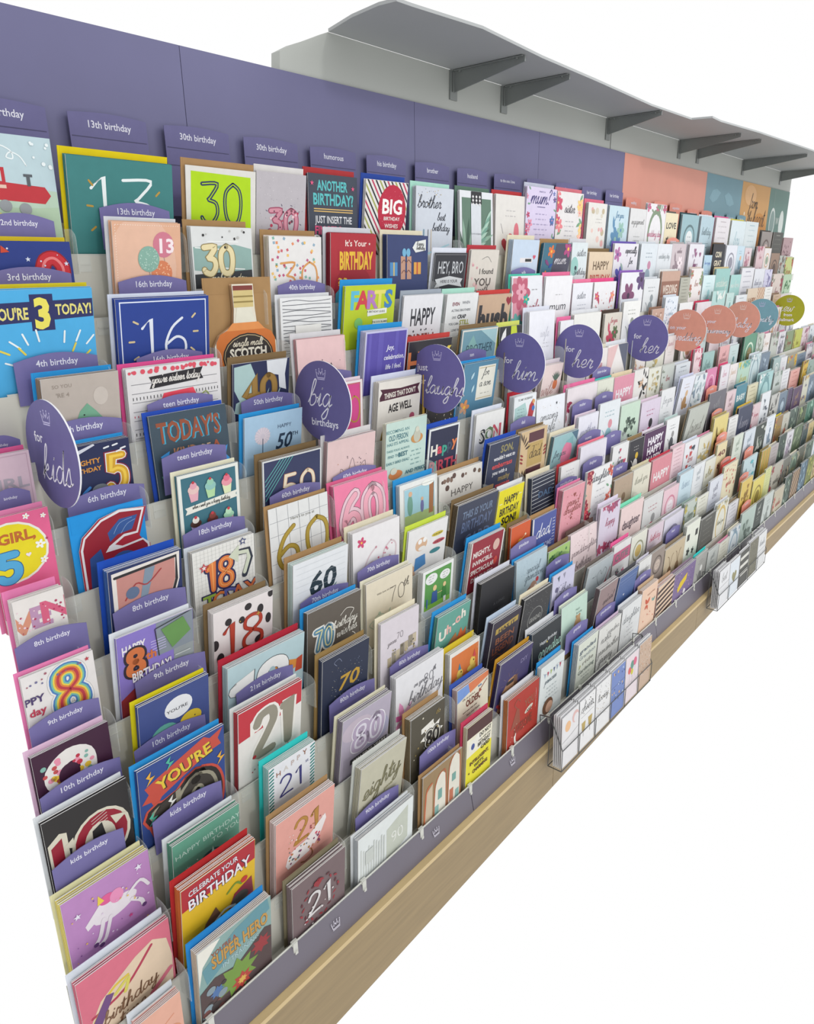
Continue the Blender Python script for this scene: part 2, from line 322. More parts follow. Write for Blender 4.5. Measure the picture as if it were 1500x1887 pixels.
# measured pockets: row, left, right, height above the lip, lean
MEAS={
'1a':(1,0.445,0.571,0.161,-0.03),'1b':(1,0.584,0.765,0.142,-0.14),'1c':(1,0.791,0.941,0.145,-0.14),'1d':(1,0.943,1.066,0.148,-0.14),'1e':(1,1.083,1.224,0.155,-0.04),'1f':(1,1.240,1.379,0.155,-0.12),'1g':(1,1.422,1.568,0.153,-0.04),'1h':(1,1.606,1.755,0.156,0.03),'1i':(1,1.764,1.910,0.156,0.00),'1j':(1,1.912,2.079,0.184,-0.03),'1k':(1,2.084,2.248,0.182,-0.03),'1l':(1,2.286,2.418,0.161,-0.03),'1m':(1,2.437,2.589,0.159,-0.03),'1n':(1,2.602,2.739,0.158,-0.03),'1o':(1,2.741,2.918,0.181,-0.03),'1p':(1,2.920,3.044,0.156,-0.03),'1q':(1,3.090,3.274,0.158,-0.03),'1r':(1,3.301,3.459,0.158,-0.03),'1s':(1,3.488,3.670,0.160,-0.03),'1t':(1,3.695,3.905,0.155,-0.03),'1u':(1,3.907,4.102,0.158,-0.03),'1v':(1,4.188,4.369,0.119,-0.03),'1w':(1,4.394,4.576,0.121,-0.03),'1x':(1,4.606,4.793,0.098,-0.03),
'2a':(2,0.426,0.562,0.113,-0.03),'2b':(2,0.625,0.747,0.145,-0.14),'2c':(2,0.775,0.905,0.141,-0.05),'2d':(2,0.944,1.079,0.129,-0.06),'2e':(2,1.104,1.241,0.138,-0.07),'2f':(2,1.283,1.427,0.138,-0.03),'2g':(2,1.440,1.574,0.102,-0.14),'2h':(2,1.592,1.718,0.109,-0.12),'2i':(2,1.790,1.927,0.137,-0.08),'2j':(2,1.943,2.106,0.130,-0.14),'2k':(2,2.134,2.236,0.134,-0.03),'2l':(2,2.251,2.424,0.107,-0.03),'2m':(2,2.428,2.620,0.135,-0.03),'2n':(2,2.644,2.792,0.137,-0.03),'2o':(2,2.794,2.931,0.138,-0.03),'2p':(2,2.933,3.075,0.140,-0.03),'2q':(2,3.114,3.280,0.141,-0.03),'2r':(2,3.296,3.391,0.099,-0.03),'2s':(2,3.393,3.544,0.144,-0.03),'2t':(2,3.565,3.716,0.141,-0.03),'2u':(2,3.718,3.938,0.140,-0.03),'2v':(2,4.028,4.270,0.142,-0.03),'2w':(2,4.286,4.439,0.110,-0.03),'2x':(2,4.450,4.561,0.098,-0.03),'2y':(2,4.569,4.738,0.090,-0.03),
'3a':(3,0.411,0.561,0.145,-0.14),'3b':(3,0.597,0.768,0.126,-0.14),'3c':(3,0.780,0.926,0.141,-0.03),'3d':(3,0.936,1.073,0.113,-0.04),'3e':(3,1.100,1.256,0.132,-0.14),'3f':(3,1.288,1.432,0.105,-0.14),'3g':(3,1.448,1.578,0.103,-0.14),'3h':(3,1.581,1.735,0.095,-0.14),'3i':(3,1.756,1.917,0.137,0.01),'3j':(3,1.923,2.081,0.134,-0.05),'3k':(3,2.093,2.223,0.111,-0.03),'3l':(3,2.234,2.393,0.111,-0.03),'3m':(3,2.430,2.615,0.137,-0.03),'3n':(3,2.623,2.759,0.112,-0.03),'3o':(3,2.777,2.956,0.136,-0.03),'3p':(3,2.969,3.068,0.110,-0.03),'3q':(3,3.070,3.205,0.142,-0.03),'3r':(3,3.219,3.363,0.114,-0.03),'3s':(3,3.367,3.552,0.139,-0.03),'3t':(3,3.572,3.716,0.111,-0.03),'3u':(3,3.718,3.905,0.138,-0.03),'3v':(3,3.917,4.083,0.132,-0.03),'3w':(3,4.088,4.219,0.127,-0.03),'3x':(3,4.235,4.447,0.104,-0.03),'3y':(3,4.454,4.618,0.097,-0.03),
'4b':(4,0.451,0.569,0.119,-0.14),'4c':(4,0.585,0.761,0.117,-0.08),'4d':(4,0.784,0.914,0.105,-0.14),'4e':(4,0.940,1.078,0.132,0.01),'4f':(4,1.121,1.256,0.136,-0.14),'4g':(4,1.265,1.424,0.103,-0.14),'4h':(4,1.465,1.620,0.115,-0.14),'4i':(4,1.646,1.753,0.109,-0.03),'4j':(4,1.799,1.939,0.139,0.01),'4k':(4,1.947,2.048,0.104,-0.03),'4l':(4,2.050,2.229,0.118,-0.03),'4m':(4,2.259,2.385,0.109,-0.03),'4n':(4,2.392,2.528,0.141,-0.03),'4o':(4,2.637,2.747,0.104,-0.03),'4p':(4,2.749,2.873,0.142,-0.03),'4q':(4,2.896,3.036,0.114,-0.03),'4r':(4,3.086,3.252,0.107,-0.03),'4s':(4,3.254,3.422,0.146,-0.03),'4t':(4,3.438,3.538,0.132,-0.03),'4u':(4,3.574,3.731,0.118,-0.03),'4v':(4,3.733,3.889,0.142,-0.03),'4w':(4,3.891,4.004,0.142,-0.03),'4x':(4,4.009,4.135,0.141,-0.03),'4y':(4,4.178,4.460,0.100,-0.03),
'5a':(5,0.322,0.410,0.123,-0.03),'5b':(5,0.465,0.560,0.114,-0.03),'5c':(5,0.602,0.750,0.138,0.03),'5d':(5,0.774,0.909,0.111,-0.14),'5e':(5,0.969,1.086,0.141,-0.03),'5f':(5,1.127,1.268,0.129,-0.11),'5g':(5,1.292,1.405,0.113,-0.03),'5h':(5,1.426,1.572,0.136,-0.14),'5j':(5,1.814,1.922,0.090,-0.14),'5k':(5,2.229,2.376,0.108,-0.03),
'6a':(6,0.327,0.408,0.143,-0.03),'6b':(6,0.440,0.556,0.111,-0.03),'6c':(6,0.612,0.733,0.141,-0.06),'6d':(6,0.783,0.927,0.130,-0.08),'6e':(6,0.939,1.074,0.137,-0.12),'6f':(6,1.115,1.251,0.142,-0.07),'6g':(6,1.258,1.374,0.106,-0.11),'6h':(6,1.446,1.572,0.108,-0.08),'6i':(6,1.623,1.735,0.126,-0.03),'6j':(6,1.746,1.905,0.101,0.01),'6k':(6,1.913,2.103,0.110,-0.03),'6l':(6,2.105,2.218,0.109,-0.03),'6m':(6,2.223,2.376,0.106,-0.03),'6n':(6,2.378,2.610,0.111,-0.03),'6o':(6,2.617,2.733,0.101,-0.03),'6p':(6,2.750,2.900,0.091,-0.03),'5n':(6,2.931,3.016,0.132,-0.03),'5o':(6,3.035,3.167,0.107,-0.03),'5p':(6,3.230,3.485,0.116,-0.03),'5q':(6,3.561,3.742,0.138,-0.03),'5r':(6,3.752,3.975,0.129,-0.03),'5s':(6,3.999,4.262,0.117,-0.03),'5t':(6,4.282,4.423,0.103,-0.03),'5u':(6,4.444,4.611,0.099,-0.03),
'7a':(7,0.327,0.396,0.130,-0.03),'7b':(7,0.456,0.579,0.136,-0.14),'7c':(7,0.603,0.728,0.115,-0.08),'7d':(7,0.769,0.914,0.144,-0.01),'7e':(7,0.937,1.093,0.146,0.03),'7f':(7,1.127,1.258,0.103,0.00),'7g':(7,1.264,1.436,0.094,-0.02),'7h':(7,1.445,1.580,0.137,-0.14),'7i':(7,1.607,1.741,0.136,-0.05),'7j':(7,1.772,1.913,0.095,-0.14),'7k':(7,1.929,2.057,0.124,-0.03),'7l':(7,2.063,2.207,0.143,-0.03),'7m':(7,2.219,2.369,0.114,-0.03),'7n':(7,2.382,2.547,0.101,-0.03),'7o':(7,2.549,2.677,0.120,-0.03),'7p':(7,2.701,2.965,0.148,-0.13),'6q':(7,3.000,3.118,0.144,-0.03),'6r':(7,3.174,3.394,0.141,-0.03),'6s':(7,3.400,3.576,0.130,-0.03),'6t':(7,3.582,3.883,0.145,-0.03),'6u':(7,3.977,4.232,0.090,-0.03),'6v':(7,4.250,4.627,0.076,-0.03),
'8a':(8,0.307,0.408,0.131,-0.03),'8b':(8,0.437,0.566,0.143,-0.14),'8c':(8,0.605,0.730,0.115,-0.13),'8d':(8,0.780,0.920,0.142,-0.10),'8e':(8,0.942,1.083,0.152,-0.03),'8f':(8,1.102,1.239,0.113,-0.13),'8g':(8,1.274,1.440,0.127,-0.14),'8h':(8,1.446,1.561,0.120,-0.14),'8i':(8,1.628,1.748,0.107,0.00),'8j':(8,1.778,1.886,0.108,-0.03),'8k':(8,1.888,2.056,0.143,-0.03),'8l':(8,2.109,2.227,0.101,-0.03),'8m':(8,2.235,2.349,0.094,-0.03),'8n':(8,2.353,2.539,0.100,-0.03),'8o':(8,2.541,2.662,0.115,-0.03),'8p':(8,2.724,2.934,0.127,-0.14),'7r':(8,2.967,3.166,0.151,-0.03),'7s':(8,3.180,3.303,0.129,-0.03),'7t':(8,3.305,3.455,0.137,-0.03),'7u':(8,3.475,3.626,0.119,-0.03),'7v':(8,3.643,3.856,0.148,-0.03),'7w':(8,3.891,4.173,0.130,-0.03),'7x':(8,4.201,4.392,0.104,-0.03),'7y':(8,4.453,4.671,0.127,-0.03),
'9a':(9,0.289,0.398,0.127,-0.03),'9b':(9,0.438,0.561,0.136,-0.14),'9c':(9,0.598,0.766,0.125,-0.14),'9d':(9,0.779,0.918,0.152,-0.09),'9e':(9,0.942,1.085,0.148,-0.03),'9f':(9,1.116,1.226,0.116,-0.07),'9g':(9,1.282,1.419,0.137,-0.14),'9h':(9,1.474,1.567,0.115,-0.03),'9i':(9,1.580,1.704,0.108,-0.03),'9j':(9,1.724,1.850,0.154,-0.07),'9k':(9,1.873,2.044,0.173,-0.03),'9l':(9,2.067,2.203,0.102,-0.03),'9m':(9,2.207,2.347,0.104,-0.03),'9n':(9,2.360,2.535,0.104,-0.03),'9o':(9,2.538,2.651,0.113,-0.03),'9p':(9,2.656,2.954,0.109,-0.03),'8q':(9,2.956,3.128,0.154,-0.03),'8r':(9,3.147,3.265,0.123,-0.03),'8s':(9,3.267,3.462,0.147,-0.03),'8t':(9,3.473,3.589,0.131,-0.03),'8u':(9,3.591,3.734,0.166,-0.03),'8v':(9,3.760,4.054,0.133,-0.03),'8w':(9,4.067,4.155,0.127,-0.03),'8x':(9,4.177,4.353,0.113,-0.03),'8y':(9,4.362,4.607,0.155,-0.03),
'10a':(10,0.274,0.396,0.143,-0.03),'10b':(10,0.407,0.558,0.153,-0.12),'10c':(10,0.585,0.723,0.157,-0.13),'10d':(10,0.777,0.900,0.164,-0.10),'10e':(10,0.942,1.061,0.169,-0.05),'10f':(10,1.117,1.238,0.117,-0.14),'10g':(10,1.289,1.433,0.134,-0.08),'10h':(10,1.459,1.611,0.130,0.01),'10i':(10,1.613,1.731,0.110,-0.03),'10j':(10,1.746,1.907,0.117,0.03),'10k':(10,1.909,2.045,0.156,-0.03),'10l':(10,2.059,2.229,0.114,-0.03),'10m':(10,2.236,2.399,0.097,-0.03),'10n':(10,2.406,2.546,0.087,-0.03),'10o':(10,2.548,2.681,0.113,-0.03),'10p':(10,2.684,2.928,0.117,-0.03),'9q':(10,2.930,3.045,0.152,-0.03),'10q':(10,3.047,3.006,0.087,-0.03),'9r':(10,3.130,3.259,0.148,-0.03),'9s':(10,3.282,3.438,0.142,-0.03),'9t':(10,3.440,3.604,0.140,-0.03),'9u':(10,3.606,3.744,0.152,-0.03),'9v':(10,3.768,4.024,0.127,-0.03),'9w':(10,4.034,4.188,0.122,-0.03),'9x':(10,4.209,4.374,0.107,-0.03),'9y':(10,4.378,4.555,0.111,-0.03),
'11a':(11,0.266,0.396,0.129,-0.03),'11b':(11,0.428,0.551,0.116,-0.13),'11c':(11,0.616,0.721,0.139,-0.10),'11d':(11,0.786,0.921,0.145,-0.14),'11e':(11,0.951,1.109,0.149,-0.03),'11f':(11,1.134,1.249,0.121,-0.02),'11g':(11,1.280,1.402,0.146,-0.14),'11h':(11,1.418,1.551,0.154,-0.13),'11i':(11,1.582,1.702,0.155,-0.03),'11j':(11,1.767,1.926,0.121,-0.14),'11k':(11,1.954,2.202,0.124,-0.03),'11l':(11,2.215,2.344,0.106,-0.03),'11m':(11,2.352,2.529,0.098,-0.03),'11o':(11,2.539,2.784,0.108,-0.03),'11p':(11,2.788,2.938,0.136,-0.03),'10r':(11,2.940,3.108,0.161,-0.03),'10s':(11,3.206,3.398,0.133,-0.03),'10t':(11,3.478,3.748,0.119,-0.03),'10u':(11,3.750,4.013,0.139,-0.03),'10v':(11,4.020,4.193,0.134,-0.03),'10w':(11,4.215,4.462,0.112,-0.03),
'12a':(12,0.253,0.395,0.118,-0.03),'12b':(12,0.410,0.547,0.168,-0.14),'12c':(12,0.594,0.730,0.156,-0.11),'12d':(12,0.796,0.926,0.146,-0.14),'12e':(12,0.958,1.071,0.157,-0.03),'12f':(12,1.122,1.243,0.143,0.00),'12g':(12,1.263,1.407,0.153,-0.14),'12h':(12,1.446,1.593,0.144,0.03),'12i':(12,1.595,1.742,0.160,0.03),'12j':(12,1.772,1.889,0.160,-0.13),'12k':(12,1.901,2.033,0.152,-0.14),'12l':(12,2.078,2.174,0.137,-0.03),'12m':(12,2.176,2.288,0.137,-0.03),'12n':(12,2.298,2.481,0.110,-0.03),'12o':(12,2.483,2.621,0.144,-0.03),'12p':(12,2.637,2.794,0.124,-0.03),'12q':(12,2.863,3.030,0.046,-0.03),'11q':(12,3.032,3.078,0.184,-0.03),'11r':(12,3.094,3.243,0.164,-0.03),'11s':(12,3.268,3.443,0.128,-0.03),'11t':(12,3.445,3.541,0.142,-0.03),'11u':(12,3.550,3.744,0.131,-0.03),'11v':(12,3.754,4.029,0.124,-0.03),'11w':(12,4.033,4.350,0.126,-0.03),
'13a':(13,0.310,0.380,0.106,-0.03),'13b':(13,0.409,0.550,0.159,-0.09),'13c':(13,0.598,0.725,0.128,-0.07),'13d':(13,0.762,0.923,0.111,-0.05),'13e':(13,0.957,1.093,0.129,-0.03),'13f':(13,1.110,1.209,0.166,-0.03),'13g':(13,1.281,1.423,0.147,-0.01),'13h':(13,1.425,1.545,0.169,-0.03),'13i':(13,1.624,1.740,0.149,-0.04),'13j':(13,1.750,1.894,0.141,-0.03),'13k':(13,1.902,2.040,0.148,-0.03),'13l':(13,2.043,2.165,0.157,-0.03),'13m':(13,2.180,2.321,0.120,-0.03),'13n':(13,2.323,2.523,0.112,-0.03),'13o':(13,2.525,2.645,0.115,-0.03),'13p':(13,2.658,2.903,0.095,-0.03),'12r':(13,3.041,3.236,0.141,-0.03),'12s':(13,3.238,3.353,0.138,-0.03),'12t':(13,3.358,3.506,0.138,-0.03),'12u':(13,3.526,3.697,0.120,-0.03),'12v':(13,3.699,3.814,0.147,-0.03),'12w':(13,3.837,3.969,0.145,-0.03),'12x':(13,3.987,4.115,0.157,-0.03),'12y':(13,4.134,4.266,0.155,-0.03),
}
TAGM=[
('2a', 2, 0.4585, 0.5545, 1.7041, '2nd birthday'),
('3a', 3, 0.4303, 0.5524, 1.6292, '3rd birthday'),
('2b', 2, 0.6292, 0.7558, 1.7264, '13th birthday'),
('3b', 3, 0.6248, 0.7543, 1.6145, '16th birthday'),
('4b', 4, 0.4338, 0.5573, 1.5089, '4th birthday'),
('4c', 4, 0.6208, 0.7497, 1.4965, '16th birthday'),
('5b', 5, 0.4439, 0.5627, 1.4131, '5th birthday'),
('5c', 5, 0.6141, 0.7357, 1.4265, 'teen birthday'),
('6b', 6, 0.447, 0.5697, 1.3105, '6th birthday'),
('6c', 6, 0.6078, 0.7304, 1.3432, 'teen birthday'),
('7c', 7, 0.6083, 0.7337, 1.2186, '18th birthday'),
('8b', 8, 0.4567, 0.5825, 1.1456, '8th birthday'),
('9b', 9, 0.4565, 0.5857, 1.0387, '9th birthday'),
('10b', 10, 0.429, 0.5466, 0.9499, '10th birthday'),
('11b', 11, 0.4305, 0.5357, 0.8405, 'kids birthday'),
('5a', 5, 0.3228, 0.4107, 1.4076, 'birthday'),
('6a', 6, 0.3087, 0.3983, 1.3404, 'birthday'),
('8a', 8, 0.3158, 0.4167, 1.1482, '8th birthday'),
('9a', 9, 0.3052, 0.4016, 1.0427, '9th birthday'),
('10a', 10, 0.2928, 0.4031, 0.9545, '10th birthday'),
('11a', 11, 0.2796, 0.3764, 0.8631, 'kids birthday'),
('3d', 3, 0.9542, 1.0785, 1.6002, '40th birthday'),
('5d', 5, 0.7956, 0.9208, 1.4038, '50th birthday'),
('7d', 7, 0.7938, 0.9153, 1.2382, '60th birthday'),
('9d', 9, 0.7914, 0.918, 1.0445, '70th birthday'),
('11d', 11, 0.7914, 0.9141, 0.8551, '80th birthday'),
('10c', 10, 0.614, 0.7366, 0.9553, '21st birthday'),
('13d', 13, 0.7833, 0.9051, 0.6375, '90th birthday'),
('5e', 5, 0.9557, 1.0793, 1.4285, 'birthday'),
('7e', 7, 0.9524, 1.0744, 1.2387, '60th birthday'),
('9e', 9, 0.945, 1.068, 1.0554, '70th birthday'),
('11e', 11, 0.9593, 1.0883, 0.8571, '80th birthday'),
('13e', 13, 0.9762, 1.0987, 0.6641, '100th birthday'),
('5h', 5, 1.4555, 1.5615, 1.4254, 'son'),
('3i', 3, 1.7798, 1.9074, 1.6159, 'wife'),
('7i', 7, 1.5953, 1.7192, 1.2378, 'dad'),
('7k', 7, 1.9281, 2.0572, 1.2363, 'mother'),
('8k', 8, 1.9177, 2.0406, 1.1411, 'mummy'),
('8j', 9, 1.8986, 2.0105, 1.0765, 'daughter'),
('9j', 9, 1.737, 1.8549, 1.0493, 'granddaughter'),
('10h', 10, 1.4614, 1.5825, 0.9536, 'grandson'),
('11i', 11, 1.5876, 1.7122, 0.871, 'father'),
('12i', 12, 1.5888, 1.6984, 0.7827, 'daddy'),
('13i', 13, 1.5985, 1.7175, 0.6866, 'grandad'),
('13j', 13, 1.7776, 1.8952, 0.6741, 'grandmother'),
('6l', 6, 2.1351, 2.2149, 1.3119, 'sister-in-law'),
('7l', 7, 2.0734, 2.2013, 1.2406, 'niece'),
('7kk', 8, 1.9575, 2.0382, 1.1468, 'nana'),
('8l', 8, 2.0954, 2.203, 1.1172, 'mum'),
('9l', 9, 2.0973, 2.1933, 1.017, 'daughter'),
('11m', 12, 2.3614, 2.4685, 0.7468, 'friend'),
('12l', 13, 2.0313, 2.1612, 0.6913, 'grandma'),
('P1', 8, 2.9872, 3.1189, 1.1468, 'wedding'),
('P2', 9, 2.9821, 3.1235, 1.0555, 'congratulations'),
('P3', 9, 3.2445, 3.3877, 0.9504, 'anniversary'),
('P4', 10, 2.9789, 3.1144, 0.963, 'anniversary'),
('P5', 11, 3.2595, 3.4319, 0.8503, 'new baby'),
('P6', 11, 2.9593, 3.0966, 0.868, 'our anniversary'),
('P7', 12, 3.1215, 3.2785, 0.7689, 'new home'),
('P8', 13, 3.1008, 3.2397, 0.6584, 'good luck'),
('P9', 2, 2.9198, 3.0673, 1.7159, 'engagement')]

# ---------------------------------------------------------------- card designs
CARDS = {}
def K(i, short, desc, body, env=None, n=3, D=(), back=None, **k): CARDS[i] = dict(short=short, desc=desc, body=body, env=env, n=n, D=D, back=back or body, **k)
GO = 'b08d3e'; KR = 'a5835a'; KD = '7d6748'; WH = 'dfe0e2'; CR = 'ded6bd'; BL = '2f93d2'; NV = '2c3560'; PK = 'e884b0'; BK = '2a2a2e'; MT = 'a9d9c8'; LV = '8583bb'
def burst(cx, cy, r0, r1, n=10, off=.2): return [(cx+(r0+r1)/2*math.cos(off+6.283*k/n), cy+(r0+r1)/2*math.sin(off+6.283*k/n), off+6.283*k/n) for k in range(n)]
K('1a', 'train card', 'pale blue card with red steam train, yellow 1 and YEAR', 'b4c9cf', n=2, D=[
 ('R', 0, .75, 1, 1.5, 'a9c0a4'), ('C', .5, .72, .8, 'b0c6b2', .12), ('L', [(.1, .18), (.2, .1), (.26, .2), (.18, .22), (.24, .1), (.36, .12), (.4, .22), (.32, .24), (.38, .13), (.52, .18), (.54, .27), (.47, .26), (.52, .2), (.62, .24), (.68, .34)], .016, 'dfe7e8'),
 ('P', [(0, .38), (.42, .38), (.42, .55), (.86, .58), (.92, .68), (.84, .78), (0, .74)], 'b8343c'), ('R', .12, .42, .24, .54, 'b9cccd'), ('R', .27, .42, .38, .54, 'b9cccd'), ('R', 0, .58, .42, .62, 'd9b9a8'), ('R', .66, .46, .7, .58, '565b60'), ('R', .63, .44, .73, .47, '565b60'),
 ('C', .16, .8, .07, '8f9396'), ('C', .38, .82, .07, '8f9396'), ('C', .6, .85, .07, '8f9396'), ('DT', 9, .02, ['dfe7e8'], .72, .05, .98, .4, 4),
 ('L', [(.02, 1.0), (.3, .95), (.36, 1.1), (.36, 1.3)], .09, 'd6cf6f'), ('fit', 'YEAR', .55, 1.2, .17, .72, 'c23a35', 3)])
K('1b', 'teal 13 card', 'teal card with thin handwritten white 13 and gold dashes', '3c7b7a', 'd8c31c', 3, [
 ('N', '13', .5, .4, .48, 'dfe6e6', .026, 0, 1.25), ('DS', [(.2, .22, .9), (.18, .42, .1), (.2, .62, -.7), (.84, .28, -.8), (.86, .45, .1)], .05, .018, GO), ('T', 'HAPPY', .5, .76, .07, '9fc0bd', 0, 1.2), ('T', 'BIRTHDAY', .5, .88, .06, '9fc0bd', 0, 1.2)])
K('1c', 'lime 30 card', 'white card with lime panel and navy 30 TOTALLY', 'd4d2cc', KR, 1, [
 ('P', [(.07, .06), (.92, .08), (.93, 1.1), (.05, 1.1)], 'a9cf10'), ('N', '30', .5, .42, .48, '2c3a58', .05, 0, .95), ('N', '30', .5, .42, .48, 'a9cf10', .012, 0, .95), ('T', 'TOTALLY', .5, .78, .085, '2c3a3a', 0, 1.25), ('T', 'WONDERFUL', .5, .92, .06, '2c3a3a', 0, 1)])
K('1d', 'glitter 30 card', 'grey glitter card with pink floral cut-out 30', 'b3aeb3', 'd5d2d0', 2, [
 ('DT', 60, .006, ['d0cccf', '8f8a92'], .05, .05, .95, 1.1, 3), ('N', '30', .55, .78, .4, '9d4d66', .1, 0, 1.1), ('N', '30', .55, .78, .4, 'c98a99', .06, 0, 1.1), ('DT', 26, .022, ['b23a55', '5b3a48', 'e0bfc4'], .22, .6, .86, 1.0, 9), ('DS', [(.2, .6, .5), (.25, .9, 1), (.86, .6, 2), (.9, .8, .5), (.5, .5, 1.2), (.7, .5, .3)], .04, .01, '55506a')])
K('1e', 'another birthday card', 'charcoal card lettered ANOTHER BIRTHDAY? in turquoise', '3d4350', 'a8393c', 2, [
 ('fit', 'ANOTHER', .48, .16, .15, .62, '57b3b5', 3), ('fit', 'BIRTHDAY?', .5, .36, .17, .82, '57b3b5', 3), ('R', .1, .5, .9, .515, 'd5b06a'), ('R', .1, .535, .9, .55, 'd5b06a'), ('fit', 'JUST INSERT THE', .5, .66, .11, .76, 'd9dade', 2), ('fit', 'FINGERS', .38, .82, .13, .54, 'd4577e', 3), ('T', 'AND', .78, .82, .09, 'd9dade', 2), ('fit', 'THUMB', .5, .98, .13, .42, 'd6a65c', 3),
 ('C', .14, .98, .09, 'e4e6e4'), ('C', .14, .98, .065, '3f8f86'), ('C', .86, 1.0, .09, 'e4e6e4'), ('C', .86, 1.0, .065, '3f8f86'), ('ST', .07, .14, .04, 'd4577e'), ('ST', .9, .18, .04, 'd4577e')])
K('1f', 'striped BIG card', 'diagonally striped card with red oval reading BIG BIRTHDAY WISHES', 'd8d6d2', '2f4a9a', 3, [
 ('DG', ['26262c', 'b8325a', '26262c', '9aa052'], .03, .95, 0, 0, 1, 1.3, .075), ('C', .64, .48, .34, 'b2253f', .43), ('DT', 60, .006, ['dd7b8a'], .36, .15, .92, .82, 5), ('fit', 'BIG', .64, .4, .24, .48, 'eceae6', 3), ('T', 'BIRTHDAY', .64, .6, .06, 'eceae6', 1), ('T', 'WISHES', .64, .72, .07, 'eceae6', 1)])
K('1g', 'brother birthday card', 'pale card with handwritten Brother and Best Birthday', 'c3c9d2', MT, 4, [
 ('DT', 26, .008, ['b39a54', '777c88'], .05, .04, .8, .3, 6), ('S', 'Brother', .36, .28, .2, '3f434c', .016), ('S', 'Best', .68, .5, .13, '3f434c', .012), ('S', 'Birthday', .68, .68, .13, '3f434c', .012), ('R', .2, .7, .23, 1.2, '6d8fa0'), ('R', .32, .7, .335, 1.2, '444'), ('R', .4, .7, .42, 1.2, 'c7b7a0'), ('L', [(.3, 1.12), (.9, .95)], .03, '9fc3cc')])
K('1h', 'palm leaf card', 'white card with palm leaf photograph panel and black diamond tab', 'd5d8dc', '5c7668', 3, [
 ('R', .06, .12, .94, 1.1, '5d7868')]+[('LF', .1+.05*k, 1.1-.02*k, .6, -1.9+.22*k, '86a592' if k % 2 else '3f5a4c', .14) for k in range(8)]+[('LF', .95-.03*k, .3+.1*k, .4, 2.2+.1*k, '6f9a8a' if k % 2 else '9fbfae', .16) for k in range(7)]+[('R', .32, .2, .62, 1.12, 'ccd1d6'), ('R', .33, 0, .64, .22, '2c2c30')]+[('P', [(.38+.1*i, .03+.065*j-.03), (.41+.1*i, .03+.065*j), (.38+.1*i, .03+.065*j+.03), (.35+.1*i, .03+.065*j)], 'd8d8d8') for i in range(3) for j in range(1, 4)]+[('T', 'TO MY HUSBAND', .47, .75, .03, '8a9096')])
K('1i', 'two hearts card', 'off-white card with red and pink hearts', 'd5d2cd', 'b23a3e', 3, [
 ('X', .3, .3, .75, 2, '9d9aa0', .1, .008), ('H', .6, .86, .19, 'bd5560'), ('C', .72, .72, .09, 'd0707c', .2), ('H', .37, .95, .17, 'a63a44'), ('L', [(.18, .55), (.26, .74)], .008, '7a767c')])
K('1j', 'lavender Mum card', 'lavender card lettered Mum? between floral borders', 'cdc3dc', 'b9bccb', 3, [
 ('FB', ['b8405c', '4a6fa8', 'd98aa0', '5b5a8c'], 'lr', 3, .07), ('T', 'WHAT IS A', .5, .07, .03, '6a6490'), ('S', 'Mum?', .48, .2, .26, '4a4478', .018), ('R', .36, .33, .62, .34, '4a4478'), ('X', .24, .46, .76, 8, '8680a8', .09, .007)])
K('1k', 'pink Sister card', 'white centred card lettered Sister with pink blooms both sides', 'd8d5d4', 'c9707c', 2, [
 ('FB', ['d97f86', 'e9b6a2', 'c24f68', 'e6c27a'], 'lr', 8, .13, 1.25, 12), ('S', 'Sister', .5, .33, .18, '55525c', .013), ('X', .3, .55, .72, 6, '9a97a2', .09, .007)])
K('1l', 'gold polka dot card', 'ivory card with scattered gold and rose foil spots', 'd6d4cf', 'd86f86', 4, [('DT', 14, .07, ['b7a98e', 'd3a2a0', 'c9c2b2', 'd9b9b0'], .1, .1, .9, 1.2, 4), ('X', .4, .4, .8, 2, '8d8a88', .08, .007)])
K('2a', 'navy red 2 card', 'navy starry card with glossy red foil 2', '27397f', 'cbb42a', 3, [
 ('NL', '2', .78, .5, .62, [('8f1824', .17), ('c02a34', .14), ('e07a7c', .03)], 0, .8), ('ST', .2, .2, .035, 'cfd6e6'), ('ST', .52, .2, .03, 'cfd6e6'), ('ST', .93, .25, .03, 'cfd6e6'), ('ST', .5, .78, .03, '8f9cc8'), ('DT', 22, .009, ['cfd6e6', '6f83c0'], .05, .05, .95, 1.1, 3), ('P', [(.26, .05), (.34, .12), (.25, .13)], 'c2452f'), ('C', .3, .95, .2, '1f2d66', .1)])
K('2b', 'peach 13 balloon card', 'peach card with patterned balloons and 13', 'd8a98c', 'cfd1d6', 3, [
 ('C', .42, .6, .5, 'dcb39b', .7), ('DS', [(.05+.035*k, .04, 0) for k in range(27)], .014, .008, 'ecdcd0'), ('DS', [(.04, .05+.035*k, 1.57) for k in range(30)], .014, .008, 'ecdcd0'),
 ('B', .73, .3, .18, 'c8788a'), ('fit', '13', .76, .31, .2, .22, 'ecdde0', 3), ('L', [(.52, .72), (.56, .95)], .006, '8a7a70'), ('B', .69, .7, .18, 'd07e58'), ('SQ', 34, .012, ['e8b490'], .56, .55, .82, .86, 4), ('B', .5, .5, .18, '83ab9c'), ('DT', 60, .007, ['b9d4c8'], .37, .36, .63, .64, 5), ('T', 'ENJOY YOUR DAY', .45, 1.02, .04, 'b98a70')])
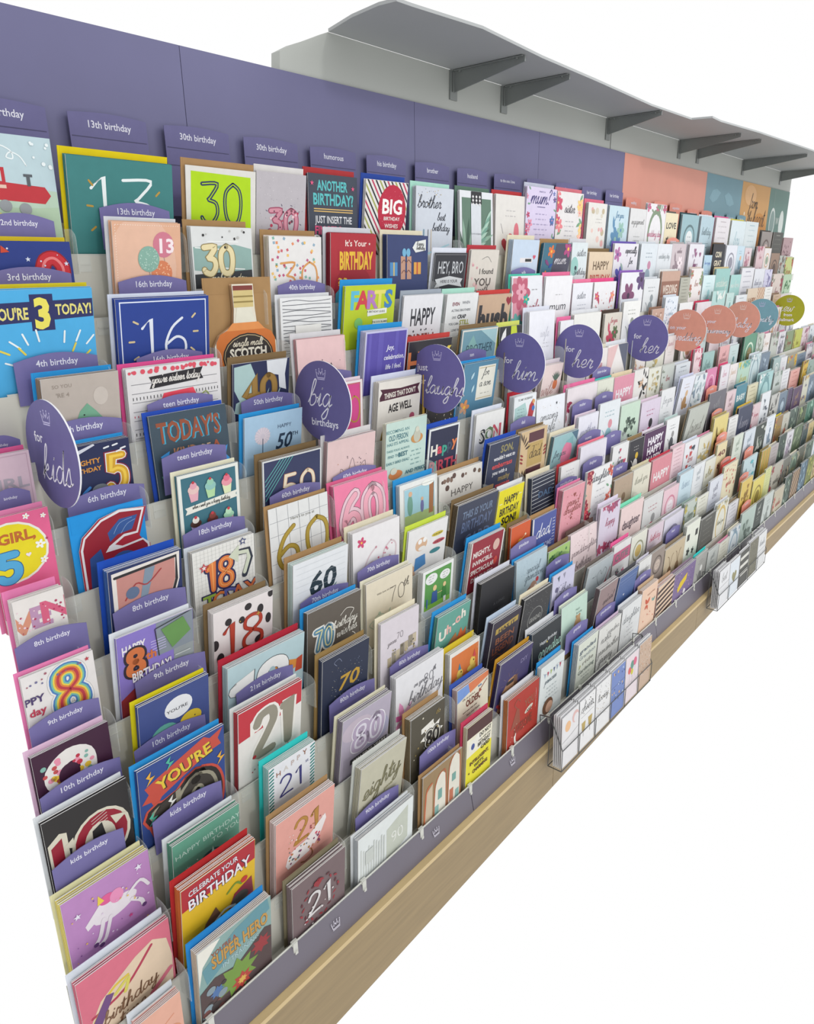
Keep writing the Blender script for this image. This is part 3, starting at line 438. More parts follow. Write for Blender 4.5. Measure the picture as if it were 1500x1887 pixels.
K('2c', 'teal brush 30 card', 'white card with teal brush strokes, black band and gold 30', 'd2d4d3', KR, 4, [
 ('P', [(.02, .28), (.7, .24), (.98, .3), (.98, .62), (.5, .66), (.02, .6)], '8aa8a2'), ('P', [(.02, .66), (.98, .6), (.98, .84), (.02, .86)], '35383c'), ('DS', [(.3, .3, .05), (.6, .58, .05), (.2, .9, .03), (.7, .93, .03), (.5, .2, 0)], .5, .015, 'e4e6e4'), ('P', [(.02, .92), (.98, .88), (.98, .97), (.02, 1.0)], '35383c'),
 ('NL', '30', .42, .46, .38, [('8d7d50', .1), ('ddd0a4', .075)], 0, 1), ('S', 'Make it a day', .58, .72, .1, 'd9d2b8', .011), ('S', 'to remember', .68, .82, .09, 'd9d2b8', .011), ('DT', 10, .018, ['2c2c2c', 'b7b7b4'], .1, .04, .95, .3, 9)])
K('2d', 'confetti 30 card', 'white confetti card with thin gold 30', 'dcdad8', KR, 6, [('SQ', 62, .028, ['c2636f', '7fae9f', 'e2b86a', 'd98a62', 'b5597f', '8aa6b8'], .03, .03, .97, 1.15, 7), ('N', '30', .56, .62, .48, 'cf955a', .032, 0, 1.2)], back='d6c8bf')
K('2e', "it's your birthday card", "red card lettered It's Your BIRTHDAY in yellow", 'a62b36', 'cfd0d6', 5, [
 ('C', .5, .9, .42, '962430'), ('T', "It's Your", .54, .15, .1, 'ecdfd6', 1), ('R', .16, .26, .94, .58, 'a62b36'), ('fit', 'BIRTHDAY', .55, .42, .28, .74, 'e0b53c', 4), ('fit', '??', .25, .76, .13, .2, 'e0b53c', 2), ('T', "It's a", .72, .8, .1, 'ecdfd6', 1), ('T', 'well-known', .7, .95, .1, 'ecdfd6', 1), ('P', [(.08, 1.3), (.1, .95), (.18, .88), (.24, .98), (.36, .82), (.4, .98), (.54, 1.3)], '52a0b0'), ('ST', .32, .15, .025, 'ecdfd6'), ('ST', .84, .16, .025, 'ecdfd6'), ('DT', 6, .012, ['ecdfd6'], .5, .72, .95, 1.1, 2)], back='8c2a38')
K('2f', 'navy gifts card', 'navy card with three wrapped gifts and a luggage tag', '36416b', CR, 5, [
 ('R', .06, .44, .24, .66, '4d86b8'), ('R', .14, .44, .17, .66, 'cbb06a'), ('R', .32, .34, .58, .72, 'b98f7a'), ('R', .43, .34, .47, .72, '36416b'), ('L', [(.34, .45), (.4, .4), (.45, .45), (.51, .4), (.57, .45)], .014, '6d4a44'), ('L', [(.34, .62), (.4, .57), (.45, .62), (.51, .57), (.57, .62)], .014, '6d4a44'), ('R', .64, .44, .82, .64, 'd09a4a'), ('R', .71, .44, .74, .64, 'b3463a'), ('C', .4, .28, .05, '6fa8c8', .07), ('C', .5, .28, .05, '6fa8c8', .07), ('P', [(.6, .2), (.68, .1), (.94, .06), (.94, .24), (.68, .28)], 'd4d6d4'), ('S', 'Happy', .8, .14, .07, '555', .008), ('S', 'Birthday', .81, .21, .06, '555', .008)])
K('2g', 'HEY BRO card', 'black chalkboard card lettered HEY, BRO', '33343a', 'd4d8e2', 1, [
 ('BD', .03, .008, '8a8a8e', 1.1), ('fit', 'HEY, BRO', .52, .27, .24, .76, 'b9bcc0', 1), ('P', [(.08, .5), (.5, .44), (.92, .5), (.86, .58), (.92, .66), (.5, .6), (.08, .66), (.14, .58)], 'c9cbce'), ('T', 'HERE IS YOUR', .5, .54, .06, '33343a', 1), ('fit', 'AWESOME', .5, .82, .2, .8, 'b9bcc0', 2), ('ST', .14, .85, .04, 'b9bcc0')])
K('2h', 'found you card', 'cream card lettered I found YOU worth', 'cfc9c0', 'b23c44', 3, [('L', [(.4, .2), (.6, .14), (.75, .26)], .01, '555'), ('fit', 'I found', .6, .45, .12, .5, '4a4744', 2), ('fit', 'YOU', .5, .68, .17, .6, '5c5652', 2), ('S', 'worth', .5, .88, .2, '6d6864', .014), ('DT', 8, .035, ['c9949a', 'd9b6b4'], .05, .25, .3, .9, 4)])
K('2i', 'pale blue label card', 'pale blue card with small black and pink word labels', 'bccbdc', CR, 6, [('R', .3, .38, .78, .48, 'd9d6d8'), ('R', .5, .4, .74, .46, '333'), ('R', .32, .62, .74, .68, '3c3f4a'), ('R', .3, .8, .78, .88, 'd9d6d8'), ('H', .84, .36, .06, 'c8586c'), ('H', .3, .76, .04, 'b8384c'), ('X', .36, .84, .7, 1, '444', .1, .008), ('LF', .75, .95, .2, -1.2, 'b8384c')])
K('2j', 'teal floral Mum card', 'teal and slate card lettered Mum with orange flowers', '3d6c80', KR, 4, [('P', [(.42, 0), (1, 0), (1, 1.2), (.3, 1.2)], '4b4a5a'), ('F', .28, .15, .12, 'd2703e'), ('F', .15, .6, .1, 'd8853e'), ('F', .34, .85, .09, 'cf5f4a'), ('F', .1, 1.0, .09, 'd2703e'), ('F', .88, .1, .16, 'a8497a'), ('LF', .1, .3, .2, .6, '7a3f74'), ('LF', .2, .75, .2, 2, '2d4a8a'), ('LF', .25, .45, .16, -.5, '2b4f9a'), ('S', 'Mum', .66, .32, .2, 'd9d6dc', .014), ('X', .5, .6, .85, 4, '9a98a8', .1, .008)])
K('2k', 'Sister Birthday card', 'white card lettered Sister Birthday with teal blot', 'cdd6d8', 'c8c8cc', 2, [('C', .22, .75, .24, '8fbdb6', .3), ('C', .3, .8, .07, '2f3f48'), ('S', 'Sister', .62, .35, .26, '4c4f5a', .014), ('S', 'Birthday', .6, .95, .2, '4c4f5a', .014)])
K('2l', 'peach happy birthday card', 'peach card lettered HAPPY BIRTHDAY in brown and red', 'd3c0a6', KD, 5, [('fit', 'HAPPY', .5, .26, .17, .66, '6b5a48', 2), ('fit', 'BIRTHDAY', .5, .52, .17, .82, 'b5574a', 2), ('fit', 'FROM IT ALL', .5, .74, .08, .6, 'c08a3a', 2)])
K('2m', 'purple peony card', 'white card with purple peonies lettered Especially for you', 'd6d4da', '6a58a8', 3, [('F', .15, .2, .14, 'a86a9a', '6a4a88'), ('F', .28, .6, .2, '5a5aa8', '9c8ac4'), ('F', .1, .75, .15, '93559a', '6a4a88'), ('LF', .3, .35, .2, 1, '8aa09a'), ('S', 'Especially', .7, .14, .12, '333640', .012), ('S', 'for', .72, .34, .12, '333640', .012), ('S', 'you', .7, .52, .12, '333640', .012)])
K('2s', 'black CONGRATS card', 'black card lettered CON GRAT ULATIONS in cream', '2c2c32', '6a5848', 2, [('fit', 'CON', .5, .3, .17, .5, 'd9d0b8', 3), ('fit', 'GRAT', .5, .56, .17, .62, 'd9d0b8', 3), ('fit', 'ULAT', .5, .8, .15, .6, '8a8478', 2)])
K('3a', "you're 3 today card", "sky blue card reading YOU'RE 3 TODAY! on navy band", '4aa6d8', 'cdbf2c', 3, [
 ('P', [(0, .13), (1, .11), (1, .3), (0, .34)], '2b2f5e'), ('R', .38, .05, .6, .42, '2b2f5e'), ('fit', "YOU'RE", .19, .235, .12, .34, 'd8cf7a', 3), ('fit', 'TODAY!', .8, .21, .11, .36, 'd8cf7a', 3), ('fit', '3', .49, .235, .3, .15, 'e0d65e', 5), ('DS', [(.2, .55, .7), (.3, .5, 1.2), (.42, .47, 1.4), (.68, .5, 1.7), (.82, .5, 2), (.94, .55, 2.3), (.15, .75, .4)], .12, .018, 'dfe9ea'), ('DS', [(.26, .62, .9), (.77, .62, 2), (.9, .7, 2.4), (.1, .62, .5)], .09, .02, 'd8c74e'), ('ST', .52, .82, .1, 'dfe9ea', 4, .2)])
K('3b', 'blue 16 card', 'royal blue card with thin handwritten white 16 and white frame', '263f8c', 'cfd6e6', 3, [
 ('R', .035, .03, .965, .042, 'd9e0ee'), ('R', .035, .03, .046, 1.1, 'd9e0ee'), ('R', .955, .03, .966, 1.1, 'd9e0ee'), ('N', '16', .5, .42, .42, 'd8dee8', .026, 0, 1.15), ('DS', [(.19, .24, .5), (.14, .43, 0), (.18, .6, -.5), (.82, .2, -.8), (.84, .37, 0), (.8, .56, .7)], .05, .02, 'c9b78e')])
K('3c', 'whisky bottle card', 'die-cut whisky bottle shaped card labelled SCOTCH', 'd9d2c0', KR, 3, [
 ('R', .34, .02, .64, .3, 'c9b67c'), ('R', .34, .02, .64, .08, '7a3a34'), ('R', .34, .15, .64, .17, '8f7d48'), ('R', .34, .22, .64, .24, '8f7d48'), ('P', [(.38, .3), (.6, .3), (.66, .52), (.34, .52)], 'd8d5c4'), ('P', [(.3, .55), (.7, .55), (.9, .64), (.96, .74), (.96, 1.2), (.04, 1.2), (.04, .74), (.1, .64)], 'c56f33'), ('P', [(.3, .5), (.7, .5), (.8, .6), (.2, .6)], 'd88c4e'), ('C', .52, .96, .4, '2c2826', .32), ('C', .52, .96, .38, 'b9a47c', .3), ('C', .52, .96, .37, '322c2a', .29), ('S', 'Single malt', .52, .78, .1, 'd8d0bc', .011), ('fit', 'SCOTCH', .52, .9, .13, .58, 'e4dfd0', 4), ('R', .4, .98, .64, 1.06, 'b09a5c'), ('T', 'AGED', .52, 1.02, .055, '2c2826', 2), ('C', .26, 1.02, .05, '8a8270'), ('C', .26, 1.02, .035, '322c2a'), ('C', .78, 1.02, .05, '8a8270'), ('C', .78, 1.02, .035, '322c2a')],
 shape=[(.33, 0), (.65, 0), (.66, .3), (.68, .48), (.9, .6), (.98, .72), (1, 9), (0, 9), (.02, .72), (.1, .6), (.32, .48), (.34, .3)], back='c9a27a')
K('3d', 'scribble 40 card', 'white card of scribbled black lines with small brown 40', 'd9dada', 'd5d7da', 2, [('L', [(.04, .06+.052*k), (.3, .04+.052*k+.02*(k % 3)), (.6, .07+.052*k-.015*(k % 2)), (.97, .05+.052*k+.012*(k % 4))], .009, '54575e') for k in range(20)]+[('R', .26, .42, .76, 1.0, 'dddcd8'), ('fit', '40', .5, .68, .13, .17, '6b4238', 3)])
K('3e', 'lime FARTS card', 'lime card lettered FARTS in coloured letters', 'b5c62a', BL, 3, [
 ('T', 'F', .18, .2, .26, '5cb4cc', 4), ('T', 'A', .34, .2, .26, 'c8414a', 4), ('T', 'R', .52, .2, .26, 'b07ab8', 4), ('T', 'T', .68, .2, .26, 'd9d16a', 4), ('T', 'S', .86, .2, .26, '3f7fb8', 4), ('P', [(.44, .36), (.84, .34), (.84, .42), (.45, .45)], 'e4e6dc'), ('T', 'A BIRTHDAY GUIDE', .62, .385, .03, '333', 1, 1, .08), ('C', .28, .54, .08, '7fc06a'), ('R', .56, .5, .86, .58, 'dfe2cf'), ('T', 'THE DOG BLAMER', .71, .54, .028, '333', 1), ('X', .56, .64, .84, 3, '38431c', .055, .009), ('P', [(.26, .78), (.5, .72), (.56, .66), (.62, .78), (.58, .98), (.28, .98)], '7a5a3a'), ('C', .55, .7, .035, 'e4e6dc'), ('DT', 4, .05, ['cf9ec0', '9ac8c0'], .6, .86, .9, 1.0, 3)])
K('3f', 'HAPPY BIRTHDAY stripe card', 'white card with striped HAPPY BIRTHDAY letters', 'd9dade', '9aa3ae', 2, [('fit', 'HAPPY', .5, .36, .3, .62, '33343a', 2), ('DT', 5, .018, ['55585e'], .25, .58, .8, .62, 2), ('fit', 'BIRTH', .5, .8, .3, .66, '8c4a44', 2), ('DS', [(.3+.1*k, .8, 1.4) for k in range(5)], .3, .012, 'd9dade')])
K('3g', 'even more card', 'white card lettered EVEN WHEN BROTHERS ACT LIKE CRAP', 'dcdede', MT, 4, [('T', 'EVEN', .3, .2, .07, '7a3440', 3), ('T', 'WHEN', .62, .18, .06, '6c7076', 1), ('T', 'ACTING BROTHERS', .48, .33, .05, '6c7076', 1), ('T', 'LIKE', .28, .47, .05, '6c7076', 1), ('T', 'CRAP', .52, .46, .08, '33363c', 3), ('T', 'YOU CAN', .28, .6, .05, '6c7076', 1), ('T', 'STILL', .62, .58, .1, 'a0a04c', 3), ('T', 'LOVE THEM', .4, .73, .05, '6c7076', 1), ('C', .5, .93, .1, '55585e'), ('C', .5, .93, .09, 'dcdede')])
K('3h', 'husb card', 'tan card with giant black letters husb', 'bfa38a', 'c2433f', 2, [('fit', 'husb', .5, .42, .5, .92, '39383c', 5), ('H', .93, .12, .1, '8e2c3a')])
K('3i', 'Wife rose card', 'white card with pink rose panel lettered Wife', 'd9dbe0', '4fbfa5', 2, [('R', .03, .03, .5, 1.2, 'c98a98'), ('F', .28, .3, .3, 'b35a70', '8c3a50', 7), ('F', .3, .28, .16, 'd59aa8', 'a34a60', 6), ('F', .16, .86, .2, '5f9c96', 'a8ccc4', 7), ('F', .46, .42, .1, '2fa090'), ('S', 'Wife', .74, .58, .2, 'a63c54', .013), ('X', .6, .25, .9, 1, '777', .1, .008), ('X', .6, .8, .92, 3, '999', .08, .007)])
K('3j', 'mum; card', 'white card with large lowercase mum and pink hearts', 'dfdfe2', 'df6f98', 3, [('X', .35, .36, .7, 1, '888', .1, .007), ('fit', 'mum', .5, .58, .17, .62, '3e424a', 0, 0, .2), ('DT', 14, .02, ['d98aa0', 'c2536f'], .1, .85, .9, 1.15, 3), ('F', .3, 1.05, .1, 'd2708a'), ('F', .66, 1.0, .09, 'c2536f')])
K('3k', 'sister bouquet card', 'white card lettered Sister with small yellow bouquet', 'dcdde3', 'e2789c', 2, [('S', 'Sister', .45, .33, .2, '5a5f6c', .012), ('X', .2, .55, .8, 3, '8b90a2', .09, .008), ('C', .62, .85, .09, 'd8cf5a'), ('C', .8, .8, .07, 'b8a0c8'), ('F', .9, .75, .07, 'c2536f')])
K('3l', 'folk heart card', 'white card with folk-art hearts in coral and pink', 'dddcde', 'df4f86', 3, [('H', .5, .72, .17, 'd4677a'), ('LF', .2, .3, .2, 1.2, 'b2485c'), ('LF', .8, .3, .2, 1.9, 'b2485c'), ('F', .15, .3, .1, 'c2536f'), ('F', .85, .3, .1, 'd9837a'), ('DT', 30, .02, ['d98a8a', '8c5a68', 'e0b0a0'], .08, .25, .92, 1.1, 5)])
K('3m', 'purple clematis card', 'white card with deep purple clematis and violet corner', 'dadadf', '8a62b0', 2, [('F', .35, .45, .26, '7c4a6c', '3c2a44', 6), ('F', .88, .15, .22, '5d4872', '3c2a44', 6), ('LF', .3, .75, .35, 1.8, '8a6a94'), ('S', 'happy', .72, .82, .12, '6c6a72', .01), ('S', 'birthday', .72, .94, .12, '6c6a72', .01)])
K('4b', 'green monster card', 'grey-beige card with smiling green dinosaur', 'b3a9a0', BL, 5, [('T', 'SO YOU', .25, .12, .05, '93887e', 1), ('T', "'RE 4", .25, .24, .06, '93887e', 1), ('C', .74, .32, .1, 'c0b7ae', .13), ('P', [(.28, 1.2), (.36, .72), (.45, .5), (.55, .4), (.66, .52), (.78, .68), (.98, .72), (.98, 1.2)], '6fa287'), ('L', [(.28, .9), (.4, .88), (.5, .78), (.58, .7)], .012, '33463c'), ('SQ', 7, .014, ['e4e6dc'], .34, .8, .56, .88, 2), ('C', .5, .56, .012, '2a2a2a'), ('DT', 9, .035, ['cfc47a'], .72, .7, .98, 1.1, 4)], back='8d7a6a')
K('4c', "you're sixteen card", 'white patterned card reading You’re Sixteen Today on black banner'.replace('’', "'"), 'd6d4d4', 'dd5592', 4, [('DS', [(.5, .16+.09*k, 0) for k in range(9)], .92, .006, '7a7a7e'), ('DS', [(.05+.035*k, .3, 1.57) for k in range(27)], .03, .008, '3c3c40'), ('DS', [(.05+.035*k, .48, 1.57) for k in range(27)], .02, .008, 'c2405a'), ('DS', [(.05+.035*k, .66, 1.57) for k in range(27)], .03, .008, '3c3c40'), ('DT', 26, .02, ['d05060'], .02, .02, .98, .05, 3), ('P', [(.22, .1), (.8, .06), (.77, .12), (.8, .18), (.22, .22), (.25, .16)], '28262a'), ('S', "You're Sixteen Today", .51, .14, .085, 'dcd8d2', .009, -.05, .72), ('P', [(.36, .28), (.68, .26), (.74, .4), (.7, .62), (.26, .66), (.3, .42)], 'e0485c'), ('N', '16', .48, .45, .26, 'b9863a', .03), ('L', [(.72, .4), (.82, .32), (.86, .42), (.72, .42), (.84, .5)], .01, '8a9a4a')])
K('4d', 'navy 40 card', 'navy and mint abstract card with gold 40', '2b3050', KD, 2, [('P', [(.02, .05), (.3, .02), (.42, .3), (.2, .75), (.02, .4)], 'a5c0be'), ('P', [(.58, 0), (.96, 0), (.92, .25), (.95, .5), (.82, .45), (.8, .25), (.6, .2)], 'd6d9dc'), ('P', [(.05, .6), (.2, .55), (.16, .8), (.02, .75)], 'a5c0be')]+[('LF', .4+.07*k, .85, .45, -1.2, 'a5c0be', .1) for k in range(5)]+[('NL', '40', .47, .45, .42, [('7d6232', .11), ('98773f', .08)], -.1, 1)])
K('4e', 'pink crown 40 card', 'plain pink card with dark ink crown at the centre', 'd9b8b8', 'cfcdd0', 3, [('P', [(.45, .62), (.5, .42), (.6, .55), (.68, .42), (.76, .58), (.9, .6), (.85, .8), (.5, .8)], '4a3c44'), ('DT', 14, .012, ['8a7078', 'c9a28a'], .3, .35, .95, .9, 3), ('N', '40', .62, .72, .2, 'd9b8b8', .02)], back='b98c90')
K('4f', 'violet film quote card', 'violet card reading Joy, celebration, life I feel', 'bcbcdc', BL, 7, [('R', .03, .03, .97, 1.2, '5a50a2'), ('R', .08, .03, .14, 1.2, '655cae'), ('R', .3, .03, .42, 1.2, '6259aa'), ('R', .7, .03, .78, 1.2, '625aac'), ('T', 'Joy,', .6, .3, .09, 'e0e0ee', 2, 1, 0, .2), ('T', 'celebration,', .7, .47, .085, 'e0e0ee', 2, .9, 0, .2), ('T', 'life I feel.', .7, .64, .085, 'e0e0ee', 2, .95, 0, .2)])
K('4g', 'dark HAPPY stick card', 'black card with HAPPY built of coloured letters', '2e2c32', 'b8433f', 2, [('T', 'H', .14, .32, .34, 'd07a4a', 3), ('T', 'A', .32, .32, .32, '4a96b8', 3), ('T', 'P', .5, .32, .32, 'c8505a', 3), ('T', 'P', .66, .3, .32, '5cb0a0', 3), ('T', 'Y', .84, .28, .32, 'd8c04a', 3), ('fit', 'BIRTHDAY', .5, .72, .3, .86, 'd07a4a', 2)])
K('4h', 'BROTHER mountain card', 'slate blue card lettered BROTHER with red fox triangle', '6f95a2', KD, 2, [('BD', .0, .03, 'd5d2c8', 1.2), ('P', [(.03, .5), (.3, .1), (.55, .45), (.5, .9), (.03, .9)], '7fa8a4'), ('P', [(.5, .03), (.97, .03), (.97, .3)], '9fc0c4'), ('fit', 'BROTHER', .5, .34, .17, .74, '3c5560', 0, -.05, .15), ('P', [(.3, .75), (.45, .62), (.7, .66), (.6, .85)], 'c0604a')])
K('4i', 'monochrome leaf card', 'black and white leaf card with lime tab', '2f3136', 'c9cf6a', 2, [('LF', .1, .5, .5, -1.2, 'dcdcdc'), ('LF', .1, 1.1, .5, -1.3, 'dcdcdc'), ('LF', .6, 1.1, .5, -1.6, 'dcdcdc'), ('LF', .85, .3, .3, 2.6, 'dcdcdc'), ('C', .25, .45, .09, '2f3136'), ('P', [(.5, 0), (.75, 0), (.8, .25), (.62, .4), (.5, .28)], 'b7c63a')])
K('4j', 'parasol lady card', 'white card lettered Wife with woman under parasol', 'dfe0e6', 'd9dce8', 6, [('S', 'Wife', .62, .5, .2, 'b9bac4', .01), ('C', .25, .78, .17, '8c4a54', .07), ('R', .24, .78, .26, 1.1, '6c5a58'), ('P', [(.2, .95), (.3, .95), (.34, 1.15), (.16, 1.15)], '55607c'), ('X', .5, .7, .85, 2, 'aaa', .08, .007)])
K('5a', 'lilac little girl card', 'lilac-grey card with raised silver and pink letters GIRL', 'cdb4bf', 'd85f92', 3, [('BD', .04, .012, 'b89aa8', 1.3), ('fit', 'GIRL', .55, .52, .2, .75, 'a8a0aa', 3), ('T', 'to a special', .5, .9, .06, '8c5a68', 1)])
K('5b', 'navy 5 card', 'navy action card with big gold 5 and orange slogan', '232a4e', BL, 4, [('P', [(0, .12), (.4, 0), (.42, .03), (0, .2)], 'c9ccd6'), ('T', 'MIGHTY', .25, .3, .09, 'c98a3c', 3, 1, -.1), ('T', 'BIRTHDAY', .22, .44, .08, 'c98a3c', 3, 1, -.1), ('NL', '5', .74, .58, .62, [('7a2038', .2), ('d8dade', .16), ('c99a2c', .13), ('e2bf4a', .05)], 0, .85), ('L', [(.02, 1.3), (.1, .9), (.25, .75)], .05, '3c7cc0'), ('L', [(.15, 1.3), (.22, 1.0), (.4, .9)], .04, '3c7cc0'), ('C', .42, .82, .14, '6f767e', .1), ('DS', [(.6, .1, -.2), (.75, .08, -.2), (.88, .16, -.2), (.8, .2, -.2)], .08, .03, 'd8dade'), ('DT', 8, .03, ['c99a2c', '8a6a20'], .6, .98, .97, 1.15, 5)])
K('5c', "today's kind of card", "slate card lettered TODAY'S KIND OF A in brown", '3c4c58', '2b4fb0', 2, [('fit', "TODAY'S", .5, .22, .25, .82, '3f9cb8', 4), ('fit', "TODAY'S", .485, .215, .25, .82, '8c4c36', 3), ('fit', 'KIND', .4, .5, .15, .3, 'a8785a', 3), ('T', 'OF', .66, .49, .09, 'c9a88a', 2), ('T', 'A', .82, .49, .13, 'a0543a', 3), ('P', [(.08, .5), (.2, .45), (.17, .56), (.26, .6), (.1, .72), (.14, .62)], '3f8fd0'), ('P', [(.84, .6), (.97, .52), (.93, .64), (.98, .7), (.85, .8)], '3f8fd0'), ('P', [(.06, .74), (.2, .7), (.1, .86)], '6fa890')])
K('5d', 'sparkler 50 card', 'sky blue card with sparkler reading HAPPY 50TH BIRTHDAY', '9dbbd2', BL, 2, [('C', .3, .32, .13, 'c4bcc6'), ('DS', burst(.3, .32, .03, .15, 16), .1, .006, 'ddd0d6'), ('R', .3, .36, .312, .9, '3d4c60'), ('T', 'HAPPY', .68, .22, .06, '44566e', 0), ('fit', '50', .66, .45, .24, .3, '23364c', 2, 0, .3), ('T', 'TH', .88, .38, .06, '23364c', 1), ('T', 'BIRTHDAY', .66, .68, .06, '44566e', 0)])
K('5e', 'magenta 50 card', 'magenta card with pale border and gold script 50', 'c44482', 'd9c9d2', 1, [('BD', .0, .05, 'd8d4d2', 1.3), ('N', '50', .62, .55, .5, 'a8823c', .03, 0, 1), ('BD', .06, .008, 'a8823c', 1.2)])
K('5f', "don't age well card", "white card reading THINGS THAT DON'T AGE WELL on plum ribbon", 'd8d4cc', 'd4d8ea', 6, [('P', [(.03, .26), (.08, .18), (.03, .12), (.5, .15), (.97, .12), (.92, .2), (.97, .3), (.5, .31), (.03, .32)], '4a2433'), ('fit', "THINGS THAT DON'T", .5, .23, .09, .74, 'dcd6cc', 3, -.17), ('fit', 'AGE WELL', .52, .46, .14, .56, '2a2628', 3, -.12), ('L', [(.12, .98), (.18, .8), (.3, .78), (.46, .92)], .07, 'a08a4a'), ('L', [(.12, .98), (.18, .8), (.3, .78), (.46, .92)], .02, '54422a'), ('C', .82, .68, .06, 'a84a64'), ('P', [(.58, .9), (.6, .68), (.68, .68), (.7, .9)], 'c9c4bc'), ('fit', 'DANCE', .8, .95, .07, .2, '3a3638', 2), ('fit', 'MOVES', .8, 1.05, .07, .2, '3a3638', 2)])
K('5g', 'dotted black card', 'black card sprinkled with gold dots behind the laughs sign', '2e2b2c', 'c9a44c', 2, [('DT', 60, .012, ['b9924c', 'd8d2c0'], .03, .03, .97, 1.2, 4)])
K('5h', 'For a son card', 'blue-grey card reading For A Son on framed panel', '52809a', BL, 3, [('R', .42, .08, .93, .72, 'd9d8cc'), ('BD', .0, .0, 'd9d8cc'), ('R', .45, .11, .9, .12, 'b09a5c'), ('R', .45, .68, .9, .69, 'b09a5c'), ('S', 'For', .66, .22, .14, '555a5c', .01), ('S', 'A Son', .67, .42, .15, '555a5c', .01), ('X', .5, .6, .85, 1, '777', .05, .006), ('LF', .22, .3, .16, -1, 'a9c8d4'), ('LF', .28, .55, .16, -1.2, 'a9c8d4'), ('F', .12, .8, .14, 'c98a5a'), ('F', .5, 1.02, .12, 'c98a5a')])
K('5j', 'pot plant wife card', 'pale pink card lettered wife with pineapple plant', 'dbc9c6', 'd6ccd4', 4, [('S', 'wife', .35, .75, .36, '9c6c68', .018), ('C', .7, .6, .12, 'c4714a', .15)]+[('LF', .7, .5, .3, -2.4+.28*k, '54685c', .16) for k in range(7)])
K('5k', 'pink navy triangle card', 'white card with dusty pink and slate triangles', 'dedad8', 'd5d8dd', 3, [('P', [(0, .05), (.5, 0), (.12, .8), (0, .8)], 'd4b3b2'), ('P', [(.5, 0), (1, 0), (1, .75)], '5f6372'), ('S', 'for a', .45, .75, .12, '666', .01), ('S', 'birthday', .45, .92, .14, '666', .01)])
K('6a', 'pink big girl card', 'pink card with yellow scalloped circle reading GIRL', 'd8608a', 'e68ab4', 3, [('C', .3, .72, .62, 'dfe0d4', .6), ('C', .3, .72, .58, 'dccc1e', .56), ('fit', 'GIRL,', .42, .42, .2, .62, 'b5642c', 4), ('NL', '5', .22, .98, .5, [('2c5c86', .17), ('4fa0cc', .14)], 0, 1.2), ('F', .78, .68, .09, 'e6e6e2'), ('F', .62, .08, .06, 'e6e6e2'), ('F', .8, 1.0, .07, 'e6e6e2'), ('H', .56, .82, .05, 'e4d8dc'), ('F', .9, .14, .05, 'e6e6e2'), ('ST', .9, .6, .03, '9c2c50')])
K('6b', 'red die-cut 6 card', 'die-cut red 6 card edged white on blue envelope', 'a02434', '2a8fd4', 1, [('P', [(.04, 1.3), (.04, .45), (.1, .28), (.35, .08), (.62, -.0), (.97, .06), (.84, .42), (.64, .42), (.5, .5), (.6, .55), (.9, .52), (.99, .62), (.99, 1.3)], 'd9d6d8'), ('P', [(.07, 1.3), (.07, .46), (.12, .3), (.36, .11), (.62, .04), (.93, .09), (.82, .39), (.64, .38), (.42, .5), (.36, .58), (.6, .58), (.9, .55), (.96, .64), (.96, 1.3)], '8c1c2c'), ('P', [(.42, .3), (.6, .14), (.86, .14), (.76, .34), (.55, .36), (.44, .44)], '31538f'), ('L', [(.5, .34), (.6, .2), (.78, .16)], .006, '8fa8cc'), ('L', [(.6, .36), (.7, .24), (.82, .2)], .006, '8fa8cc'), ('C', .6, .85, .22, '31538f'), ('C', .6, .85, .12, '8c1c2c'), ('P', [(.14, .6), (.3, .5), (.36, .9), (.2, 1.2), (.1, 1.2)], '2f4c86')], shape=[(.02, 9), (.02, .42), (.08, .25), (.33, .06), (.62, -.0), (1, .05), (.86, .43), (.9, .5), (1, .58), (1, 9)])
K('6c', 'cupcake card', 'white-edged teal card with six cupcakes', '3a6a78', 'dedbc2', 2, [('BD', .0, .055, 'd9dbd4', 1.35), ('P', [(.09, .52), (.96, .44), (.93, .5), (.96, .55), (.09, .63), (.12, .57)], 'dcdcd2'), ('S', 'when i wish you a happy birthday', .52, .535, .06, '3a3a3a', .006, -.09, .72)]
 + [e for k in range(3) for e in (('G', 'cupcake'), ('P', [(.16+.27*k, .3), (.32+.27*k, .28), (.3+.27*k, .44), (.19+.27*k, .45)], ['d8a3ae', 'a8cc9a', 'd0d8b0'][k]), ('C', .24+.27*k, .26, .09, ['d9b9b4', '88b8b0', 'd8909c'][k], .07), ('C', .24+.27*k, .2, .055, ['d59aa8', '8fc0a8', 'd06a80'][k]), ('C', .24+.27*k, .15, .022, 'b83a44'), ('G', 'cupcake'), ('P', [(.16+.27*k, .83), (.32+.27*k, .81), (.3+.27*k, .97), (.19+.27*k, .98)], ['a394c4', 'c09a60', 'd8a8b4'][k]), ('C', .24+.27*k, .8, .09, ['4a302c', '5c2e2c', '9ac8a8'][k], .06), ('C', .24+.27*k, .74, .055, ['d8d4cc', '7c3c34', 'b0d4b4'][k]), ('C', .24+.27*k, .7, .025, 'b83a44'), ('G', None))])
K('6d', 'navy 50 card', 'navy card with teal stripes and cream 50', '33395a', KD, 4, [('BD', .0, .025, 'd0d2d0', 1.3)]+[('L', [(.04, .3+.07*k), (.3+.05*k, .02)], .012, '5aa39e') for k in range(5)]+[('NL', '50', .6, .48, .4, [('b98a6a', .06), ('ddd0b8', .045)], 0, 1.05)], back='8a7a62')
